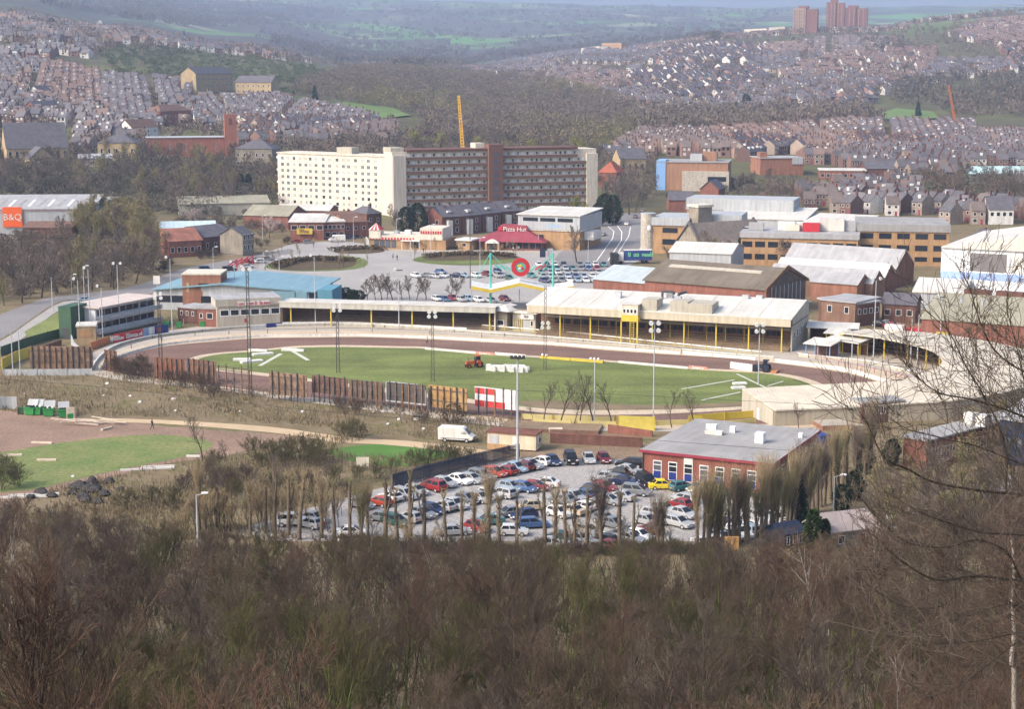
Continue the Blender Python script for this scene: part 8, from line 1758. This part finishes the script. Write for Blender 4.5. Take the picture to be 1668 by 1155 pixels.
belt([(960,255),(1060,260),(1060,330),(985,330)], 26, 650, 950, 26, ['brown','grey'], ' tree beside the main road where it climbs', ' trees beside the main road where it climbs', (7, 10))
for k, (px, py, kd) in enumerate([(513,168,'c'),(557,105,'c'),(646,115,'r'),(1215,178,'r'),(300,60,'c'),(1495,192,'c'),(392,320,'k'),(405,322,'k'),(548,105,'c'),(85,48,'r')]):
    p = PT(px, py); plant(dict(c=EV_CONE, r=EV_ROUND, k=EV_COL)[kd], p.x, p.y, (1.5 if p.y > 1200 else 1.1), z=p.z, label=['dark conifer at the field left of the wood','dark conifer by the white house pair','round dark evergreen right of the white house pair','round dark evergreen under the right hill estates','dark conifer on the left ridge','dark conifer at the green bank on the right','ivy dark column left of the flats, left one','ivy dark column left of the flats, right one','second conifer by the white house pair','dark evergreen on the upper left edge'][k])
# garden trees and hill woods as masses
woods('garden_trees', 'brown bare garden trees between the left terraces', scatter(Z1, 650, 780, 1700, 31), wmix, 5, 9, 45, 1.8, 32)
woods('garden_trees', 'mixed trees between the upper left houses', scatter([(-60,0),(160,10),(420,62),(640,100),(640,118),(480,104),(300,80),(150,92),(-60,90)], 520, 1250, 2500, 33), wmix, 7, 13, 45, 2.6, 34)
woods('allotment_hedges', 'dark green hedges of the allotments on the left hillside', scatter([(150,75),(300,80),(480,100),(560,118),(520,150),(450,160),(330,135),(190,120)], 700, 1150, 1800, 35), mat('allot', (.05,.07,.03), col2=(.10,.13,.05), scale=.03), 2, 5, 40, 1.6, 36, rad=.7)
woods('estate_trees', 'bare trees between the houses of the far right hillside', scatter(Z3, 2000, 1300, 3300, 37), wmix, 6, 12, 40, 2.6, 38)
for k, (poly, n, lab) in enumerate([([(1440,140),(1560,125),(1680,130),(1700,180),(1560,188),(1450,170)], 260, 'bare wood behind the orange crane'), ([(1530,170),(1700,150),(1700,190),(1560,195)], 120, 'brown wood at the right edge above the terraces'), ([(1040,190),(1250,185),(1420,180),(1390,205),(1240,220),(1040,226)], 620, 'long brown wood between the terraces and the right hillside'), ([(1390,70),(1470,64),(1480,84),(1400,90)], 90, 'dark trees below the tower blocks'), ([(1400,190),(1450,182),(1445,200),(1390,202)], 40, 'small wood left of the green bank')]):
    woods('hill_wood', lab, scatter(poly, n, 900, 3000, 40+k), [wdk, wmix, wmix, wdk, wmix][k], 8, 14, 55, 2.6, 45+k)
woods('slope_wood', 'wooded slope behind the top of the left hillside', scatter([(60,8),(300,-30),(900,-30),(900,20),(760,30),(560,20),(420,45),(300,45),(120,20)], 1900, 2200, 6500, 51), wdk, 10, 18, 26, 6.5, 52, rad=.45)
woods('slope_wood', 'dark woods in the floor of the far valley', scatter([(400,60),(600,75),(780,95),(960,70),(1150,55),(1180,64),(950,84),(800,104),(700,116),(560,104)], 1400, 1900, 4200, 53), wdk, 9, 15, 30, 4.5, 54, rad=.4)
woods('slope_wood', 'hedgerows and copses between the far fields', scatter([(420,0),(800,0),(1100,12),(1290,18),(1200,55),(950,70),(780,92),(560,70),(420,55)], 750, 3300, 7500, 55), wdk, 8, 16, 26, 6.5, 56, rad=.6)
woods('belt_wood', 'dark bare undergrowth of the belt below the brick church', scatter([(60,268),(240,266),(390,270),(455,288),(452,340),(300,356),(150,340),(-60,335),(-60,290)], 420, 670, 900, 61), wdk, 4, 9, 150, 1.0, 62, rad=.5)
woods('belt_wood', 'dark undergrowth of the clump before the turquoise roofed hall', scatter([(1480,296),(1760,304),(1760,345),(1500,338)], 200, 670, 900, 63), wdk, 4, 9, 150, 1.0, 64, rad=.5)
woods('belt_wood', 'brushwood behind the long tan office block', scatter([(1190,300),(1290,300),(1330,345),(1200,345)], 70, 640, 900, 65), wmix, 3, 6, 130, .9, 66, rad=.5)
woods('belt_wood', 'brown undergrowth of the wood beside the left road', scatter([(-60,388),(75,392),(140,372),(240,372),(262,420),(268,448),(200,466),(90,480),(-60,500)], 420, 380, 680, 67, True), wmix, 2, 5, 150, .7, 68, rad=.6)
woods('belt_wood', 'low dark bushes among the sheds left of the flats', scatter([(275,345),(395,340),(470,352),(462,388),(400,392),(290,372)], 90, 560, 760, 73, True), wdk, 2, 4.5, 140, .7, 74, rad=.6)
woods('belt_wood', 'brown brush right behind the flats', scatter([(440,245),(640,232),(1000,230),(1000,262),(455,275)], 260, 700, 960, 69), wmix, 5, 10, 130, 1.1, 70, rad=.5)
woods('belt_wood', 'bare brush around the chapel and the main road', scatter([(975,262),(1065,262),(1065,330),(990,335)], 90, 640, 960, 71), wmix, 3, 7, 130, .9, 72, rad=.5)
sheetg = [PT(a, b) for a, b in [(505,175),(560,168),(640,178),(668,190),(600,198),(540,190)]]
b = MB(); b.add([p+Vector((0,0,1.2)) for p in sheetg], [list(range(6))]); o = b.build('hill_field', mat('hill_green', (.12,.19,.05), var=.15, scale=.02)); o['kind'] = 'structure'
sheetg = [PT(a, b) for a, b in [(1425,190),(1460,178),(1520,184),(1530,194),(1480,197),(1440,196)]]
b = MB(); b.add([p+Vector((0,0,1.2)) for p in sheetg], [list(range(6))]); o = b.build('hill_field', mat('hill_green', (.12,.19,.05))); o['kind'] = 'structure'
# unused prototypes leave the scene
_dead = {}
for o in bpy.data.objects:
    if o.parent is None and o.location.z < -400:
        _dead[o.as_pointer()] = o
_rm = []
def _coll(o):
    _rm.append(o)
    for c in KID.get(o.as_pointer(), ()): _coll(c)
for o in _dead.values(): _coll(o)
bpy.data.batch_remove(_rm)
